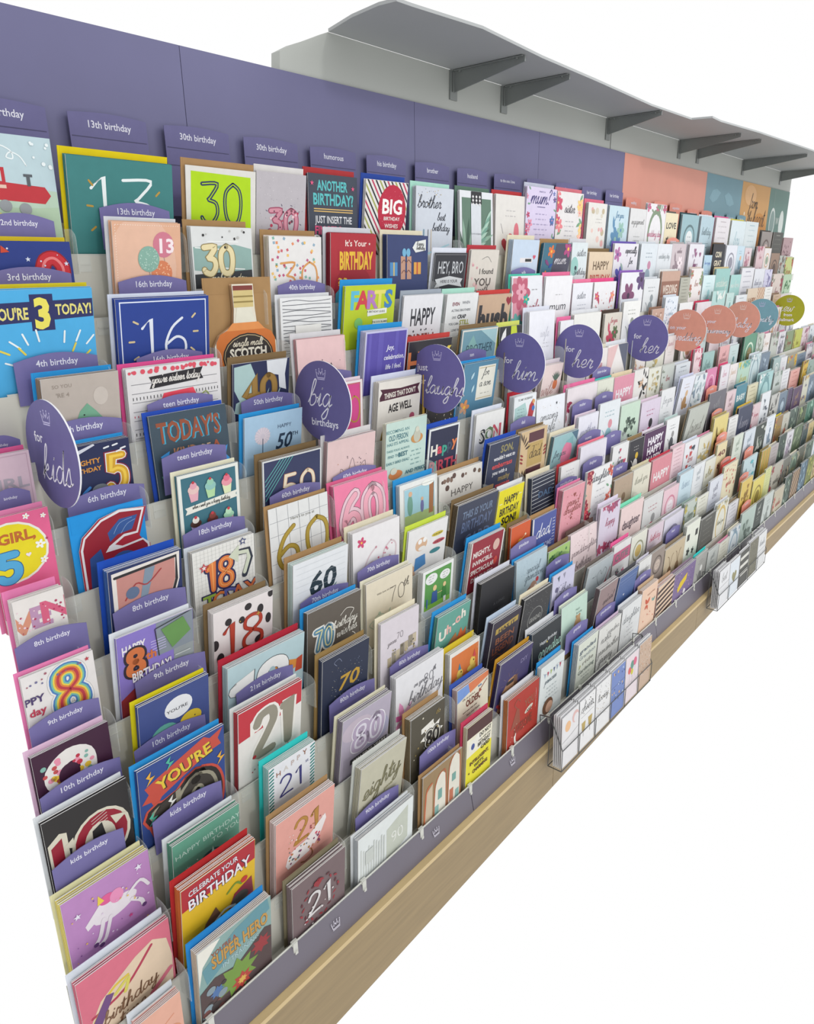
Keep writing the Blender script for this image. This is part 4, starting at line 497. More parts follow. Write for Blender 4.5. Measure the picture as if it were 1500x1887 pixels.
K('6e', 'blush 50 card', 'blush card with ink sketch crown around dark 50', 'd4b9b8', 'd5d2d2', 4, [('fit', '50', .55, .72, .3, .42, '3f343c', 1, 0, .2), ('L', [(.3, .78), (.28, .5), (.42, .6), (.52, .36), (.62, .58), (.8, .46), (.8, .78)], .008, '6a5a62'), ('DT', 30, .01, ['7a666c', 'b98a6a'], .2, .3, .9, .85, 3)], back='b29799')
K('6f', 'old person appeal card', 'mint card reading BECOMING AN OLD PERSON HAS ITS APPEAL', 'b9cfc6', None, 4, [('T', 'BECOMING AN', .28, .16, .06, '4c7c84', 1), ('fit', 'OLD PERSON', .3, .27, .1, .46, '44727c', 2), ('T', 'HAS ITS APPEAL.', .3, .38, .055, '4c7c84', 1), ('T', 'THESE FOLKS ALWAYS', .3, .5, .04, '5c8a8e', 1), ('T', 'FIND THE', .2, .6, .05, '4c7c84', 1), ('T', 'BEST', .42, .6, .08, '3c6a74', 3), ('T', 'EARLY-BIRD DEAL!', .3, .72, .05, '4c7c84', 1), ('C', .76, .38, .15, 'c08a50', .09), ('C', .76, .34, .09, 'b8b8a8', .12), ('C', .76, .22, .05, 'c8c8b8'), ('X', .58, .6, .92, 4, '5c8a8e', .08, .01), ('T', 'AND PERKS', .74, .96, .07, '44727c', 2), ('C', .25, .95, .17, 'c97e4a', .08), ('C', .2, .88, .08, 'c8c8b8', .06)], back='d6d8c4')
K('6g', 'neon HAPPY card', 'navy rounded card with multicoloured HAPPY BIRTHDAY', '2d3048', '2b4fb0', 2, [('BD', .0, .05, 'd9dcdc', 1.3), ('T', 'H', .2, .5, .24, 'd9d6cc', 4), ('T', 'a', .38, .48, .24, 'c8485a', 4), ('T', 'p', .54, .48, .24, '3f9c88', 4), ('T', 'p', .7, .44, .24, '3f4c60', 4), ('T', 'y', .86, .4, .24, 'd07a4c', 4), ('T', 'BIRTH', .55, .88, .26, 'b8485a', 3), ('R', .24, .76, .3, 1.0, '3f9c88')])
K('6h', 'SON letter card', 'white card with patterned letters SON', 'dcdcda', 'd4d8e4', 3, [('T', 'S', .25, .5, .3, '33363a', 5), ('T', 'O', .5, .48, .3, '5f7a58', 5), ('T', 'N', .76, .46, .3, 'b8485a', 5), ('T', 'SON', .5, .49, .26, 'c9c6bc', 0), ('X', .2, .78, .8, 1, '888', .1, .01)])
K('6i', 'my husband cartoon card', 'white card reading TO MY HUSBAND with red-caped cartoon', 'd8dde0', 'b8303c', 6, [('T', 'TO MY HUSBAND', .5, .1, .06, '44484c', 1, 1, -.05), ('P', [(.04, .3), (.5, .2), (.62, .5), (.4, .72), (.06, .75)], 'a3c2c0'), ('X', .12, .35, .5, 4, '44585c', .08, .008), ('P', [(.62, .7), (.7, .3), (.85, .15), (.95, .4), (.8, .8)], 'a8343c'), ('C', .88, .4, .07, '3c6cb0'), ('C', .88, .22, .06, 'cf9a62')])
K('6j', 'Amazing wife card', 'white card handwritten Amazing Wife with one black star', 'dde0e6', None, 3, [('S', 'Amazing', .45, .38, .17, '66696e', .012), ('S', 'Wife', .5, .6, .2, '66696e', .012), ('ST', .7, .15, .04, '33363c'), ('DT', 14, .007, ['a8884c'], .1, .1, .9, .9, 4)])
K('7a', 'SEVEN girl card', 'white card with pink patterned letters VEN and small bird', 'd9d4d0', 'e07fae', 5, [('T', 'V', .12, .55, .5, 'c98a72', 4, 1.3), ('T', 'E', .48, .5, .5, 'b08aa8', 4, 1.3), ('T', 'N', .82, .44, .5, 'c85a78', 4, 1.3), ('DT', 30, .022, ['dfc4cc', 'a83a5c'], .05, .25, .95, .8, 5), ('C', .62, 1.12, .22, 'c0384e', .16), ('C', .64, 1.15, .14, 'e0d4d0', .1), ('P', [(.2, 1.25), (.44, 1.2), (.44, 1.32), (.2, 1.38)], 'b83244')])
K('7b', 'die-cut 7 card', 'die-cut black, white and salmon 7 card on royal blue', '24305c', '2450b4', 5, [('P', [(.04, .05), (.97, .02), (.96, .45), (.72, 1.3), (.2, 1.3), (.34, .9), (.05, 1.0)], 'd8d2cc'), ('P', [(.1, .11), (.9, .07), (.9, .42), (.64, 1.3), (.28, 1.3), (.45, .68), (.1, .9)], 'b9827a'), ('L', [(.08, .12), (.92, .08), (.92, .44), (.66, 1.3)], .04, '2c2a2c', 0), ('L', [(.1, .9), (.48, .62), (.36, 1.2)], .06, '2c2a2c', 0), ('P', [(.48, .12), (.62, .12), (.5, .55), (.4, .55)], '7a8a9a'), ('L', [(.2, .5), (.35, .3), (.5, .36), (.7, .2)], .02, '9c3a3c'), ('C', .3, .42, .09, '5c6c88')], back='3a5f9e')
K('7c', '18 TODAY card', 'white squared-paper card with orange 18 TODAY and arrow', 'd8d7d2', 'ccd2da', 4, [('DS', [(.5, .06+.06*k, 0) for k in range(19)], .96, .003, 'b3b4b0'), ('DS', [(.06+.06*k, .6, 1.57) for k in range(16)], 1.2, .003, 'b3b4b0'), ('NL', '18', .42, .46, .44, [('2e2a50', .13), ('d0743a', .075), ('e09a5c', .015)], 0, .9), ('L', [(.66, .22), (.9, .24), (.92, .36), (.82, .62)], .1, '2e3340', 0), ('L', [(.66, .22), (.88, .25), (.9, .36), (.82, .58)], .06, 'c2c8b4', 0), ('P', [(.56, .24), (.74, .1), (.72, .38)], 'c2c8b4'), ('T', 'T', .22, .86, .27, '2e2a50', 6), ('T', 'O', .4, .86, .27, '2e2a50', 6), ('T', 'D', .57, .86, .27, '2e2a50', 6), ('T', 'AY', .8, .86, .27, '2e2a50', 6), ('T', 'T', .22, .86, .25, '8fae4a', 2), ('T', 'O', .4, .86, .25, 'd0743a', 2), ('T', 'D', .57, .86, .25, '5c60a0', 2), ('T', 'AY', .8, .86, .25, 'c8683c', 2), ('ST', .16, .28, .08, 'b83a44'), ('ST', .16, .28, .04, 'd8d7d2'), ('ST', .8, .06, .07, '2e3a6c'), ('ST', .8, .06, .035, 'd8d7d2')], back='bdbab4')
K('7d', 'gold foil 60 card', 'white grid card with large gold foil 60', 'd5d6d5', KR, 1, [('DS', [(.5, .2+.2*k, -.02) for k in range(5)], .98, .006, '8f9296'), ('DS', [(.14+.18*k, .6, 1.55) for k in range(5)], 1.3, .006, '8f9296'), ('T', "Here's to you at", .55, .22, .045, '6b6a62', 0), ('NL', '60', .55, .62, .6, [('8c7328', .07), ('a8903c', .045)], 0, 1.15)])
K('7e', 'pink cut-out 60 card', 'hot pink card with die-cut outlined 60 and bow', 'e07a9c', 'dd6690', 4, [('NL', '60', .5, .48, .58, [('5c4a52', .205), ('dbbcc6', .19), ('7a6068', .1), ('e0a3b2', .085)], 0, .98), ('F', .5, .82, .1, 'e4d3da', 'd98aa0', 5)], back='d86f94')
K('7f', 'comic park card', 'white-edged comic card of two figures beside a tree', 'dcdedc', BL, 4, [('R', .12, .12, .92, .82, '9cc3d0'), ('R', .12, .62, .92, .82, '9fb27c'), ('P', [(.78, .15), (.9, .12), (.88, .72), (.76, .72)], '9c6c4a'), ('C', .26, .44, .07, '6f9a8c', .2), ('C', .27, .22, .05, 'd0a888'), ('C', .58, .52, .045, '6c6c9c', .13), ('C', .58, .38, .035, 'd0a888'), ('C', .74, .1, .17, 'e4e6e0', .06), ('R', .1, .88, .92, .9, 'c9c46a'), ('BD', .1, .004, '4c5458', .84)], back='bcd0e0')
K('7g', 'spotted HAPPY BIRTHDAY card', 'off-white card lettered HAPPY BIRTHDAY with brown spots', 'd5d2cc', KR, 3, [('T', 'HAPPY', .52, .32, .11, '55504e', 0, 1.15, -.05), ('T', 'BIRTHDAY', .5, .52, .11, '55504e', 0, 1.15, -.05), ('DT', 9, .035, ['5c4842', '7a6458'], .06, .06, .96, .12, 3), ('C', .18, .22, .045, '5c4842'), ('C', .14, .65, .035, '44506c'), ('C', .2, .75, .035, '6c4842'), ('C', .93, .12, .035, '6c5848')])
K('7h', 'son embarrass card', "navy card reading SON, wouldn't want to embarrass you", '343a52', '2b4fb0', 4, [('fit', 'SON,', .6, .16, .16, .44, '8c8458', 3), ('fit', "wouldn't want to", .55, .34, .09, .72, 'd6d6da', 3), ('fit', 'embarrass', .5, .5, .11, .68, 'c84a4c', 3), ('fit', 'you with a', .45, .65, .09, .5, 'd6d6da', 3), ('fit', 'mushy', .62, .8, .12, .4, '9c8a5c', 3), ('fit', 'message', .6, .95, .1, .5, 'c84a4c', 3)])
K('7i', 'kraft Dad card', 'kraft card lettered Dad with maroon panels and leaves', 'c4ab86', KD, 4, [('R', .3, .06, .88, .28, '55323a'), ('R', .26, .86, .84, 1.2, '55323a'), ('R', .28, .3, .86, .82, 'b0965e'), ('S', 'Dad', .58, .56, .26, '4a3c30', .018), ('X', .4, .38, .75, 1, '4a3c30', .1, .008)]+[('LF', .06+.03*k, .2+.05*k, .2, -1.9+.4*k, '3c2e2c', .2) for k in range(5)]+[('LF', .12, .55+.08*k, .14, 3.6, '8c3034', .3) for k in range(3)]+[('LF', .9, .5+.08*k, .14, -.5, '8c3034', .3) for k in range(3)]+[('LF', .05+.04*k, 1.1, .25, -2.2+.3*k, '3c2e2c', .2) for k in range(5)])
K('7j', 'stitched pink blob card', 'teal stitched card with pink balloon shape', '8fb4b8', CR, 4, [('P', [(.7, 0), (1, 0), (1, .25)], '4c6c80'), ('C', .62, .5, .22, 'd07c98', .3), ('P', [(.5, .2), (.8, .1), (.85, .3)], '7aa8ac'), ('C', .3, .9, .3, 'd9a8b8', .2), ('S', 'for you', .35, .45, .16, '55606c', .012)], back='6f8c94')
K('8a', 'rainbow 8 card', 'white card with rainbow striped 8', 'd8d4d2', 'e07fae', 2, [('NL', '8', .62, .5, .72, [('b9b7b5', .3), ('dcdad8', .28), ('4a78b0', .24), ('6fb0a0', .19), ('d8c24a', .14), ('d07a3c', .09), ('b03a44', .04)], -.25, .9), ('DT', 12, .016, ['9c5a68', '6c6a90'], .05, .06, .95, .2, 3), ('T', 'PPY', .12, .42, .12, '4a3c68', 3), ('T', 'day', .14, .62, .12, 'b03a50', 3), ('ST', .9, .1, .04, 'b03a44'), ('T', 'ous', .2, 1.15, .1, 'a83040', 3)])
K('8b', 'happy 8th card', 'comic panel card reading HAPPY 8th BIRTHDAY', '7f6fb8', 'd5d9df', 2, [('R', .5, 0, 1, .5, '7d8690'), ('R', .72, .5, 1, 1.0, '8b9294'), ('P', [(0, .95), (.4, .7), (.72, .8), (.8, 1.3), (0, 1.3)], '8c2c34'), ('P', [(.1, 1.3), (.2, 1.0), (.4, 1.02), (.42, 1.3)], 'b08a3c'), ('DS', [(.52, .25+.04*k, 0) for k in range(5)], .2, .01, 'bcb4dc'), ('fit', 'HAPPY', .2, .22, .13, .3, 'd6d2d8', 4, -.1), ('NL', '8', .22, .45, .34, [('2c2430', .15), ('c06a3c', .09)], 0, 1), ('T', 'th', .42, .42, .12, 'c06a3c', 4), ('fit', 'BIRTHDAY!', .42, .66, .14, .52, '2c2430', 6, -.12), ('fit', 'BIRTHDAY!', .42, .66, .14, .52, 'd6d2d8', 3, -.12), ('L', [(.48, .08), (.98, 0)], .012, '26242a', 0), ('L', [(.48, .08), (.52, .5)], .012, '26242a', 0), ('P', [(.56, .12), (.86, .05), (.96, .3), (.7, .46)], '5f8a4c'), ('DS', [(.84, .6+.1*k, 0) for k in range(4)], .2, .02, 'b3b9ba')])
K('8c', 'spotted 18 card', 'white card with black spots and red-gold 18', 'd8d1d0', KD, 6, [('C', .57, .12, .06, '2e2a2c', .06), ('C', .78, .24, .055, '2e2a2c', .08), ('C', .96, .04, .05, '2e2a2c', .07), ('C', .24, .24, .055, '2e2a2c', .06), ('C', .46, .3, .05, '2e2a2c', .06), ('C', .92, .46, .05, '2e2a2c', .09), ('C', .02, .55, .06, '2e2a2c', .09), ('C', .1, .8, .06, '2e2a2c', .09), ('C', .76, .76, .08, '2e2a2c', .07), ('C', .45, .85, .07, '2e2a2c', .06), ('NL', '18', .5, .56, .56, [('8c2c24', .06), ('a83c2c', .045)], 0, 1.15), ('R', .42, .3, .44, .32, GO), ('ST', .74, .3, .05, GO, 4, .3)])
K('8d', 'white 60 card', 'white card with dark teal serif-style 60', 'd6d9dc', KR, 5, [('fit', '60', .52, .42, .36, .5, '24343e', 3, 0, .12), ('T', 'SIXTY', .42, .72, .07, '4c6470', 0, 1.4), ('LF', .8, .55, .12, 2.4, '6c8a90', .2), ('DS', [(.5, .1*k+.08, 0) for k in range(5)], .9, .003, 'b9bec2')], back='c4d6d2')
K('8e', 'floral 60 card', 'white card with 60 formed of tiny pink flowers', 'dbd9da', CR, 5, [('N', '60', .56, .6, .5, 'c9b8bc', .03, 0, 1.1, .15), ('F', .18, .2, .09, 'c2476c'), ('DT', 22, .018, ['c2637c', '8c9a88', 'b98a94'], .3, .35, .9, .95, 3), ('F', .22, .9, .06, 'c2476c')])
K('8f', 'moustached old man card', 'white cartoon card of bald man in blue trunks', 'dad9d8', 'c3d64a', 2, [('C', .34, .34, .15, 'cba88a', .13), ('C', .3, .28, .05, 'e4e4e2'), ('C', .42, .27, .05, 'e4e4e2'), ('C', .36, .42, .09, 'd8d8d6', .04), ('P', [(.22, .58), (.46, .56), (.5, .78), (.2, .84)], '4a80b4'), ('C', .15, .78, .06, 'cba88a', .08), ('C', .75, .26, .15, 'c9b84a', .04), ('C', .8, .42, .16, 'b8505c', .04), ('C', .72, .58, .14, '3c7c84', .045), ('T', 'OH MY BACK', .75, .26, .028, '333', 1), ('T', 'OH MY KNEES', .8, .42, .028, '333', 1), ('L', [(.2, .85), (.22, 1.0), (.14, 1.1)], .05, 'cba88a')])
K('8g', 'this is your birthday card', 'slate card lettered THIS IS YOUR BIRTHDAY CARD', '3b4052', KD, 5, [('fit', 'THIS IS YOUR', .5, .2, .13, .74, '6f7f98', 2, -.08, .15), ('fit', 'BIRTHDAY', .5, .4, .18, .76, '5f6c8a', 2, -.08, .15), ('fit', 'CARD', .55, .66, .2, .64, '5f6c8a', 2, -.08, .15)], back='6a5c4a')
K('8h', 'yellow SON card', 'yellow card lettered HAPPY BIRTHDAY SON! in black', 'd8cc1c', 'd6d8da', 2, [('fit', 'HAPPY', .52, .3, .2, .56, '2c2a24', 3, -.08), ('fit', 'BIRTHDAY', .5, .58, .2, .76, '2c2a24', 3, -.08), ('fit', 'SON!', .55, .84, .2, .6, '2c2a24', 4, -.08), ('DS', [(.12, .36, 0), (.88, .26, 0)], .1, .02, 'dcdcc8')])
K('8i', 'DAD wood grain card', 'charcoal card with white grain lines and DAD', '2b3040', CR, 5, [('DS', [(.5, .06+.1*k, -.02) for k in range(10)], .98, .012, 'cdd0d2'), ('R', .3, .35, .9, .6, '2b3040'), ('T', 'DAD', .6, .48, .16, '4c6480', 2, 1.4)], back='4a5060')
K('8j', 'red-backed cuddle card', 'white card with brown teddy and scattered words', 'd9d8d8', 'b23a40', 3, [('X', .2, .2, .8, 3, '8c8c90', .1, .012), ('C', .45, .85, .2, 'a8785c', .22), ('C', .36, .68, .07, 'a8785c'), ('C', .58, .68, .07, 'a8785c')])
K('8n', 'HAPPY HAPPY card', 'plum card lettered HAPPY HAPPY HAPPY in white', '4c2c50', 'd8cfd8', 3, [('fit', 'HAPPY', .52, .2, .16, .7, 'dfdce2', 4, -.08), ('fit', 'HAPPY', .52, .4, .16, .7, 'dfdce2', 4, -.08), ('fit', 'HAPPY', .52, .6, .16, .7, 'dfdce2', 4, -.08)])
K('9a', 'maroon 9 card', 'maroon card with confetti-filled 9', '3c1c34', 'd9b8d0', 3, [('NL', '9', .45, .7, .95, [('d8d4d0', .22)], 0, 1.1), ('DT', 60, .035, ['b03044', 'd8b43c', '7aa89c', 'd98aa0', 'b84a4c'], .1, .2, .75, 1.2, 3), ('C', .42, .52, .14, '3c1c34', .17)])
K('9b', 'speech blob card', "slate blue card with white and green blobs reading YOU'RE 9", '3c4a80', 'd0c41e', 3, [('C', .55, .3, .2, 'd9dadc', .18), ('T', "YOU'RE", .53, .32, .05, '3c3c44', 1, 1.3), ('C', .34, .68, .2, '5a9a8c', .2), ('T', '9', .38, .66, .12, 'b8604c', 1), ('C', .72, .6, .16, 'c9ac2c', .14), ('C', .78, .58, .012, '333')])
K('9c', '3D 18 card', 'pale blue card with three-dimensional white 18 in orange and green', 'a8bfc4', 'b02a3c', 5, [('P', [(.28, .42), (.42, .5), (.38, .9), (.28, 1.0)], '4c8a44'), ('P', [(.56, .2), (.94, .34), (.94, .42), (.62, .5)], 'c98438'), ('P', [(.9, .32), (.98, .3), (.98, .5), (.88, .5)], 'b0442c'), ('NL', '18', .42, .5, .6, [('3c4448', .16), ('dcdcda', .145)], 0, 1.1), ('C', .54, .62, .05, 'c98438', .09), ('C', .56, .32, .045, '9cb4ba', .07)])
K('9d', '70 birthday wishes card', 'taupe card lettered 70TH Birthday Wishes with flourish', '5b544c', BL, 4, [('NL', '70', .3, .52, .32, [('dcdcd6', .14), ('5c86a0', .09), ('dcd6a0', .02)], 0, .75), ('T', 'TH', .46, .4, .05, 'd6d4cc', 1), ('S', 'Birthday', .7, .42, .13, 'd9d6cc', .013, -.12), ('S', 'Wishes', .74, .58, .15, 'd9d6cc', .013, -.12), ('L', [(.6, .28), (.72, .2), (.86, .26), (.8, .34)], .01, 'd9d6cc'), ('L', [(.55, .9), (.7, .8), (.9, .74), (.84, .66)], .01, 'd9d6cc')], back='5a5650')
K('9e', 'teapot 70th card', 'cream card with teapot sketch and script 70th', 'd2c9b4', 'dedac4', 3, [('T', 'With love on your', .4, .24, .035, '6c6458', 1, 1, -.1), ('N', '70', .66, .36, .26, '5c564c', .012), ('S', 'th', .86, .28, .14, '5c564c', .01), ('C', .27, .72, .14, 'a8b4a0', .13), ('C', .27, .72, .13, 'c9cdb8', .12), ('L', [(.4, .72), (.48, .62), (.5, .58)], .02, 'a8b4a0'), ('L', [(.13, .66), (.06, .72), (.14, .8)], .016, 'a8b4a0'), ('C', .27, .58, .03, 'a8b4a0'), ('C', .6, .76, .1, 'c09a90', .06), ('C', .78, .72, .07, 'b8b090', .05), ('DT', 9, .016, ['c4808a', 'c9a85a'], .5, .64, .9, .8, 3)])
K('9f', 'green duel comic card', 'green comic card of two archers with speech bubbles', 'd9dbd9', None, 5, [('R', .08, .07, .93, .98, '56904a'), ('R', .08, .86, .93, .98, '7eb044'), ('C', .28, .24, .19, 'dcdedc', .13), ('C', .72, .27, .17, 'dcdedc', .11), ('X', .16, .18, .4, 3, '555', .06, .008), ('X', .62, .22, .84, 3, '555', .06, .008), ('C', .4, .5, .06, 'd8bc8a', .07), ('P', [(.32, .58), (.48, .58), (.5, .86), (.3, .86)], '3c5a90'), ('C', .72, .52, .05, 'd8bc8a', .06), ('P', [(.66, .58), (.78, .58), (.8, .84), (.64, .84)], '3c7a3a'), ('L', [(.5, .66), (.64, .66)], .016, 'd8bc8a'), ('R', .14, .7, .18, .92, '4c6ca0'), ('R', .7, .82, .78, .96, 'd8d8d4')])
K('9g', 'MIGHTY card', 'crimson card reading MIGHTY, INVINCIBLE, SPECTACULAR', '8c2836', BL, 4, [('R', .0, .0, .03, 1.3, 'd8d4d0'), ('fit', 'MIGHTY,', .34, .28, .12, .52, 'dcd4d0', 3, -.1), ('fit', 'INVINCIBLE,', .4, .47, .1, .6, 'dcd4d0', 2, -.1), ('fit', 'SPECTACULAR,', .44, .65, .1, .74, 'dcd4d0', 3, -.1), ('fit', 'DEATHLESS', .44, .82, .1, .66, 'dcd4d0', 2, -.1), ('C', .78, .26, .1, 'c9a89c', .12), ('C', .82, .62, .06, 'b8443c', .09), ('R', .96, .0, 1, 1.2, 'd8d4d0')], back='d0ccc6')
K('9h', 'orange sun card', 'orange card with small yellow sun', 'c4552c', KD, 3, [('C', .5, .62, .15, 'd8a43c'), ('L', [(.3, .8), (.5, .55), (.8, .4)], .015, 'e0c08a'), ('ST', .75, .4, .06, 'e8dcc0')])
K('9i', 'Dad awesome card', 'blue card with script Dad and white torn edge', '4a5594', KR, 2, [('R', 0, 0, .05, 1.3, 'd6d8dc'), ('S', 'Dad,', .5, .42, .34, 'dcdee6', .024, -.08), ('fit', 'AWESOME', .5, .78, .14, .7, 'a8b0d4', 2, -.08), ('DS', [(.9, .2+.08*k, 0) for k in range(8)], .1, .012, 'd6d8dc')])
K('9j', 'pink granddaughter card', 'rose pink card lettered Granddaughter within copper swirls', 'd3929c', 'e07fa4', 5, [('H', .55, .22, .07, '8c4a44'), ('S', 'Grand', .52, .42, .22, '8c4a44', .016), ('S', 'daughter', .52, .6, .2, '8c4a44', .014), ('DT', 44, .014, ['9c5a50', 'b8746a', 'dcb4b4'], .2, .15, .88, .95, 3), ('H', .5, .82, .05, '8c4a44')], back='cf8c9a')
K('9k', 'Daughter? poppy card', 'tall white card lettered Daughter? between red floral strips', 'dadada', None, 3, [('R', 0, 0, .22, 1.4, 'cfa79a'), ('FB', ['b83a4c', 'c9604c', '8c2c40', 'd98a7a'], 'lr', 5, .1, 1.3, 16), ('S', 'Daughter?', .55, .2, .17, '5a5c64', .011), ('R', .4, .32, .7, .33, '888'), ('X', .34, .46, .78, 6, '9a9aa2', .12, .008)])
K('10a', 'black circus 10 card', 'black card with red striped circus-style 10', '2c2a2a', 'd5d9dc', 3, [('C', .62, .66, .36, 'c9c4b2', .42), ('C', .62, .66, .32, '8c1f30', .38), ('C', .6, .68, .19, 'c9c4b2', .26), ('P', [(.02, .36), (.16, .26), (.24, .3), (.24, 1.3), (.02, 1.3)], 'c9c4b2'), ('P', [(.05, .42), (.18, .34), (.18, 1.3), (.05, 1.3)], '8c1f30'), ('DS', [(.62, .32+.045*k, -.3) for k in range(16)], .2, .008, 'd0c8bc'), ('P', [(.75, .42), (.95, .5), (.8, .58)], 'c9c4b2'), ('P', [(.3, .42), (.18, .5), (.3, .58)], 'c9c4b2'), ('P', [(.52, .5), (.64, .44), (.7, .9), (.6, .98), (.5, .85)], '2c2a2a')])
K('10b', "you're 10 card", "blue card with red ribbon lettered YOU'RE above chunky 10", '2f4684', BL, 3, [('P', [(.06, .28), (.2, .22), (.75, .02), (.82, .08), (.98, .02), (.92, .14), (.96, .24), (.82, .26), (.24, .5), (.16, .62), (.12, .5), (.02, .48), (.1, .38)], 'b84a3c'), ('fit', "YOU'RE", .525, .275, .16, .66, '3a2c28', 6, -.9), ('fit', "YOU'RE", .515, .265, .16, .66, 'd4b83c', 3, -.9), ('NL', '10', .52, .86, .6, [('b84a3c', .36), ('2a2624', .3), ('8f8a78', .2), ('3a3530', .12)], -.3, 1.0), ('P', [(.6, .74), (.7, .7), (.7, .82), (.6, .86)], '3c9c80'), ('P', [(.08, .14), (.14, .08), (.12, .16), (.18, .16), (.08, .26), (.12, .18)], 'd8a43c'), ('P', [(.3, .08), (.36, .02), (.34, .1), (.4, .1), (.3, .2), (.34, .12)], '4aa890'), ('P', [(.3, .62), (.36, .56), (.34, .64), (.4, .64), (.3, .74), (.34, .66)], 'd9d9d4'), ('P', [(.08, .7), (.14, .64), (.12, .72), (.18, .72), (.08, .82), (.12, .74)], '4aa890'), ('P', [(.9, .4), (.96, .34), (.94, .42), (1.0, .42), (.9, .52), (.94, .44)], 'd8a43c')])
K('10c', 'red 21 card', 'red-topped white card with big grey 21', 'd8d5d0', 'd2d4d2', 4, [('P', [(0, 0), (1, 0), (1, .36), (0, .48)], 'b5313c'), ('fit', '21', .56, .56, .78, .66, 'ddd9d2', 5), ('L', [(.28, .34), (.34, .22), (.5, .2), (.54, .36), (.44, .56), (.28, .84), (.52, .85)], .2, 'ddd9d2'), ('L', [(.72, .28), (.78, .2), (.78, .9)], .2, 'ddd9d2', 0), ('L', [(.28, .34), (.34, .22), (.5, .2), (.54, .36), (.44, .56), (.28, .84), (.52, .85)], .13, '8c8778'), ('L', [(.7, .26), (.78, .18), (.78, .88)], .13, '8c8778', 0), ('C', .24, .85, .03, 'a83038'), ('DT', 8, .014, ['a83038', '8c8778'], .2, .8, .9, 1.15, 3)], back='b5444c')
K('10d', 'navy gold 70 card', 'navy card with gold 70 in a dotted ring', '262d42', '93784a', 4, [('DT', 110, .006, ['b9b49c', '7c86a0'], .2, .25, .88, 1.0, 5), ('C', .55, .62, .22, '262d42', .2), ('fit', '70', .55, .6, .28, .46, 'b08c34', 2, -.1, .2), ('L', [(.3, .22), (.24, .14), (.34, .1), (.4, .18)], .006, '8c96b0'), ('L', [(.3, 1.05), (.24, .98), (.34, .94)], .006, '8c96b0')], back='3a4258')
K('10e', 'lilac 70 houses card', 'lilac card lettered Years 70 with gift sketch', 'cbc4ca', CR, 3, [('S', 'Years', .3, .5, .1, '6a6468', .009), ('N', '70', .5, .42, .13, '6a6468', .01)]+[('R', .18+.11*k, .8-.04*k-.04*(k % 2), .28+.11*k, 1.0-.04*k, ['a89c84', '8c8474', 'b8ac94', '7c7464'][k % 4]) for k in range(7)]+[('DT', 14, .02, ['5c5648', 'c9b88a'], .2, .66, .95, .9, 4)])
K('10f', 'Uh-oh card', 'sage green card lettered Uh-oh with orange bonfire and mountain', '5f998c', BL, 4, [('T', 'U', .2, .48, .24, 'dcd8cc', 4, 1, -.3), ('T', 'h', .38, .4, .22, 'd8a8a0', 4, 1, -.3), ('T', '-', .52, .32, .2, 'dcd8cc', 4, 1, -.3), ('T', 'o', .64, .26, .22, 'd8a8a0', 4, 1, -.3), ('T', 'h', .8, .2, .22, 'dcd8cc', 4, 1, -.3), ('P', [(.6, .95), (.62, .66), (.7, .75), (.78, .55), (.86, .7), (.95, .6), (.98, .95)], 'c9683c'), ('P', [(.05, 1.2), (.25, .95), (.5, .7), (.62, .6), (.72, .85), (.98, 1.0), (.98, 1.2)], 'a8744a'), ('L', [(.2, 1.08), (.42, .92), (.6, .9)], .012, '6c4428')])
K('10g', 'a long time ago card', 'black card with small grey words A LONG TIME AGO', '2a2a2e', 'd2d4de', 5, [('T', 'A LONG', .58, .56, .055, '55565a', 1, 1.2, -.08), ('T', 'TIME AGO', .56, .74, .055, '55565a', 1, 1.2, -.08)], back='3a3836')
K('10h', 'Special Grandson card', 'pale blue card lettered Special Grandson with cartoon bear', 'a9bcc6', BL, 3, [('DT', 60, .007, ['7f99a8', 'd6e0e4'], .05, .05, .95, 1.0, 3), ('S', 'Special', .55, .3, .15, '66747e', .01), ('S', 'Grandson', .58, .44, .15, '66747e', .01), ('C', .5, .78, .2, '8a6a58', .16), ('C', .56, .66, .11, 'a88470', .1), ('C', .62, .7, .05, 'd8d0c8'), ('C', .68, .56, .05, 'b8484c')])
K('10i', 'my dad my rock card', 'green hills card lettered MY DAD, MY ROCK', '7a9c5c', KD, 2, [('P', [(0, .2), (.4, .1), (1, .3), (1, 0), (0, 0)], '98b86c'), ('fit', 'MY DAD, MY ROCK', .5, .42, .1, .86, '2c4430', 3, -.1), ('DT', 8, .04, ['4c7c48', '37603c'], .03, .05, .97, .25, 3)])
K('10j', 'Granddaughter Birthday card', 'pale pink card lettered Granddaughter Birthday', 'dac8c9', '5c4640', 4, [('S', 'Granddaughter', .52, .42, .15, '6a5a60', .01, -.12), ('S', 'Birthday', .5, .72, .17, '6a5a60', .01, -.12), ('DT', 16, .008, ['8c6a70'], .15, .1, .9, .3, 3)])
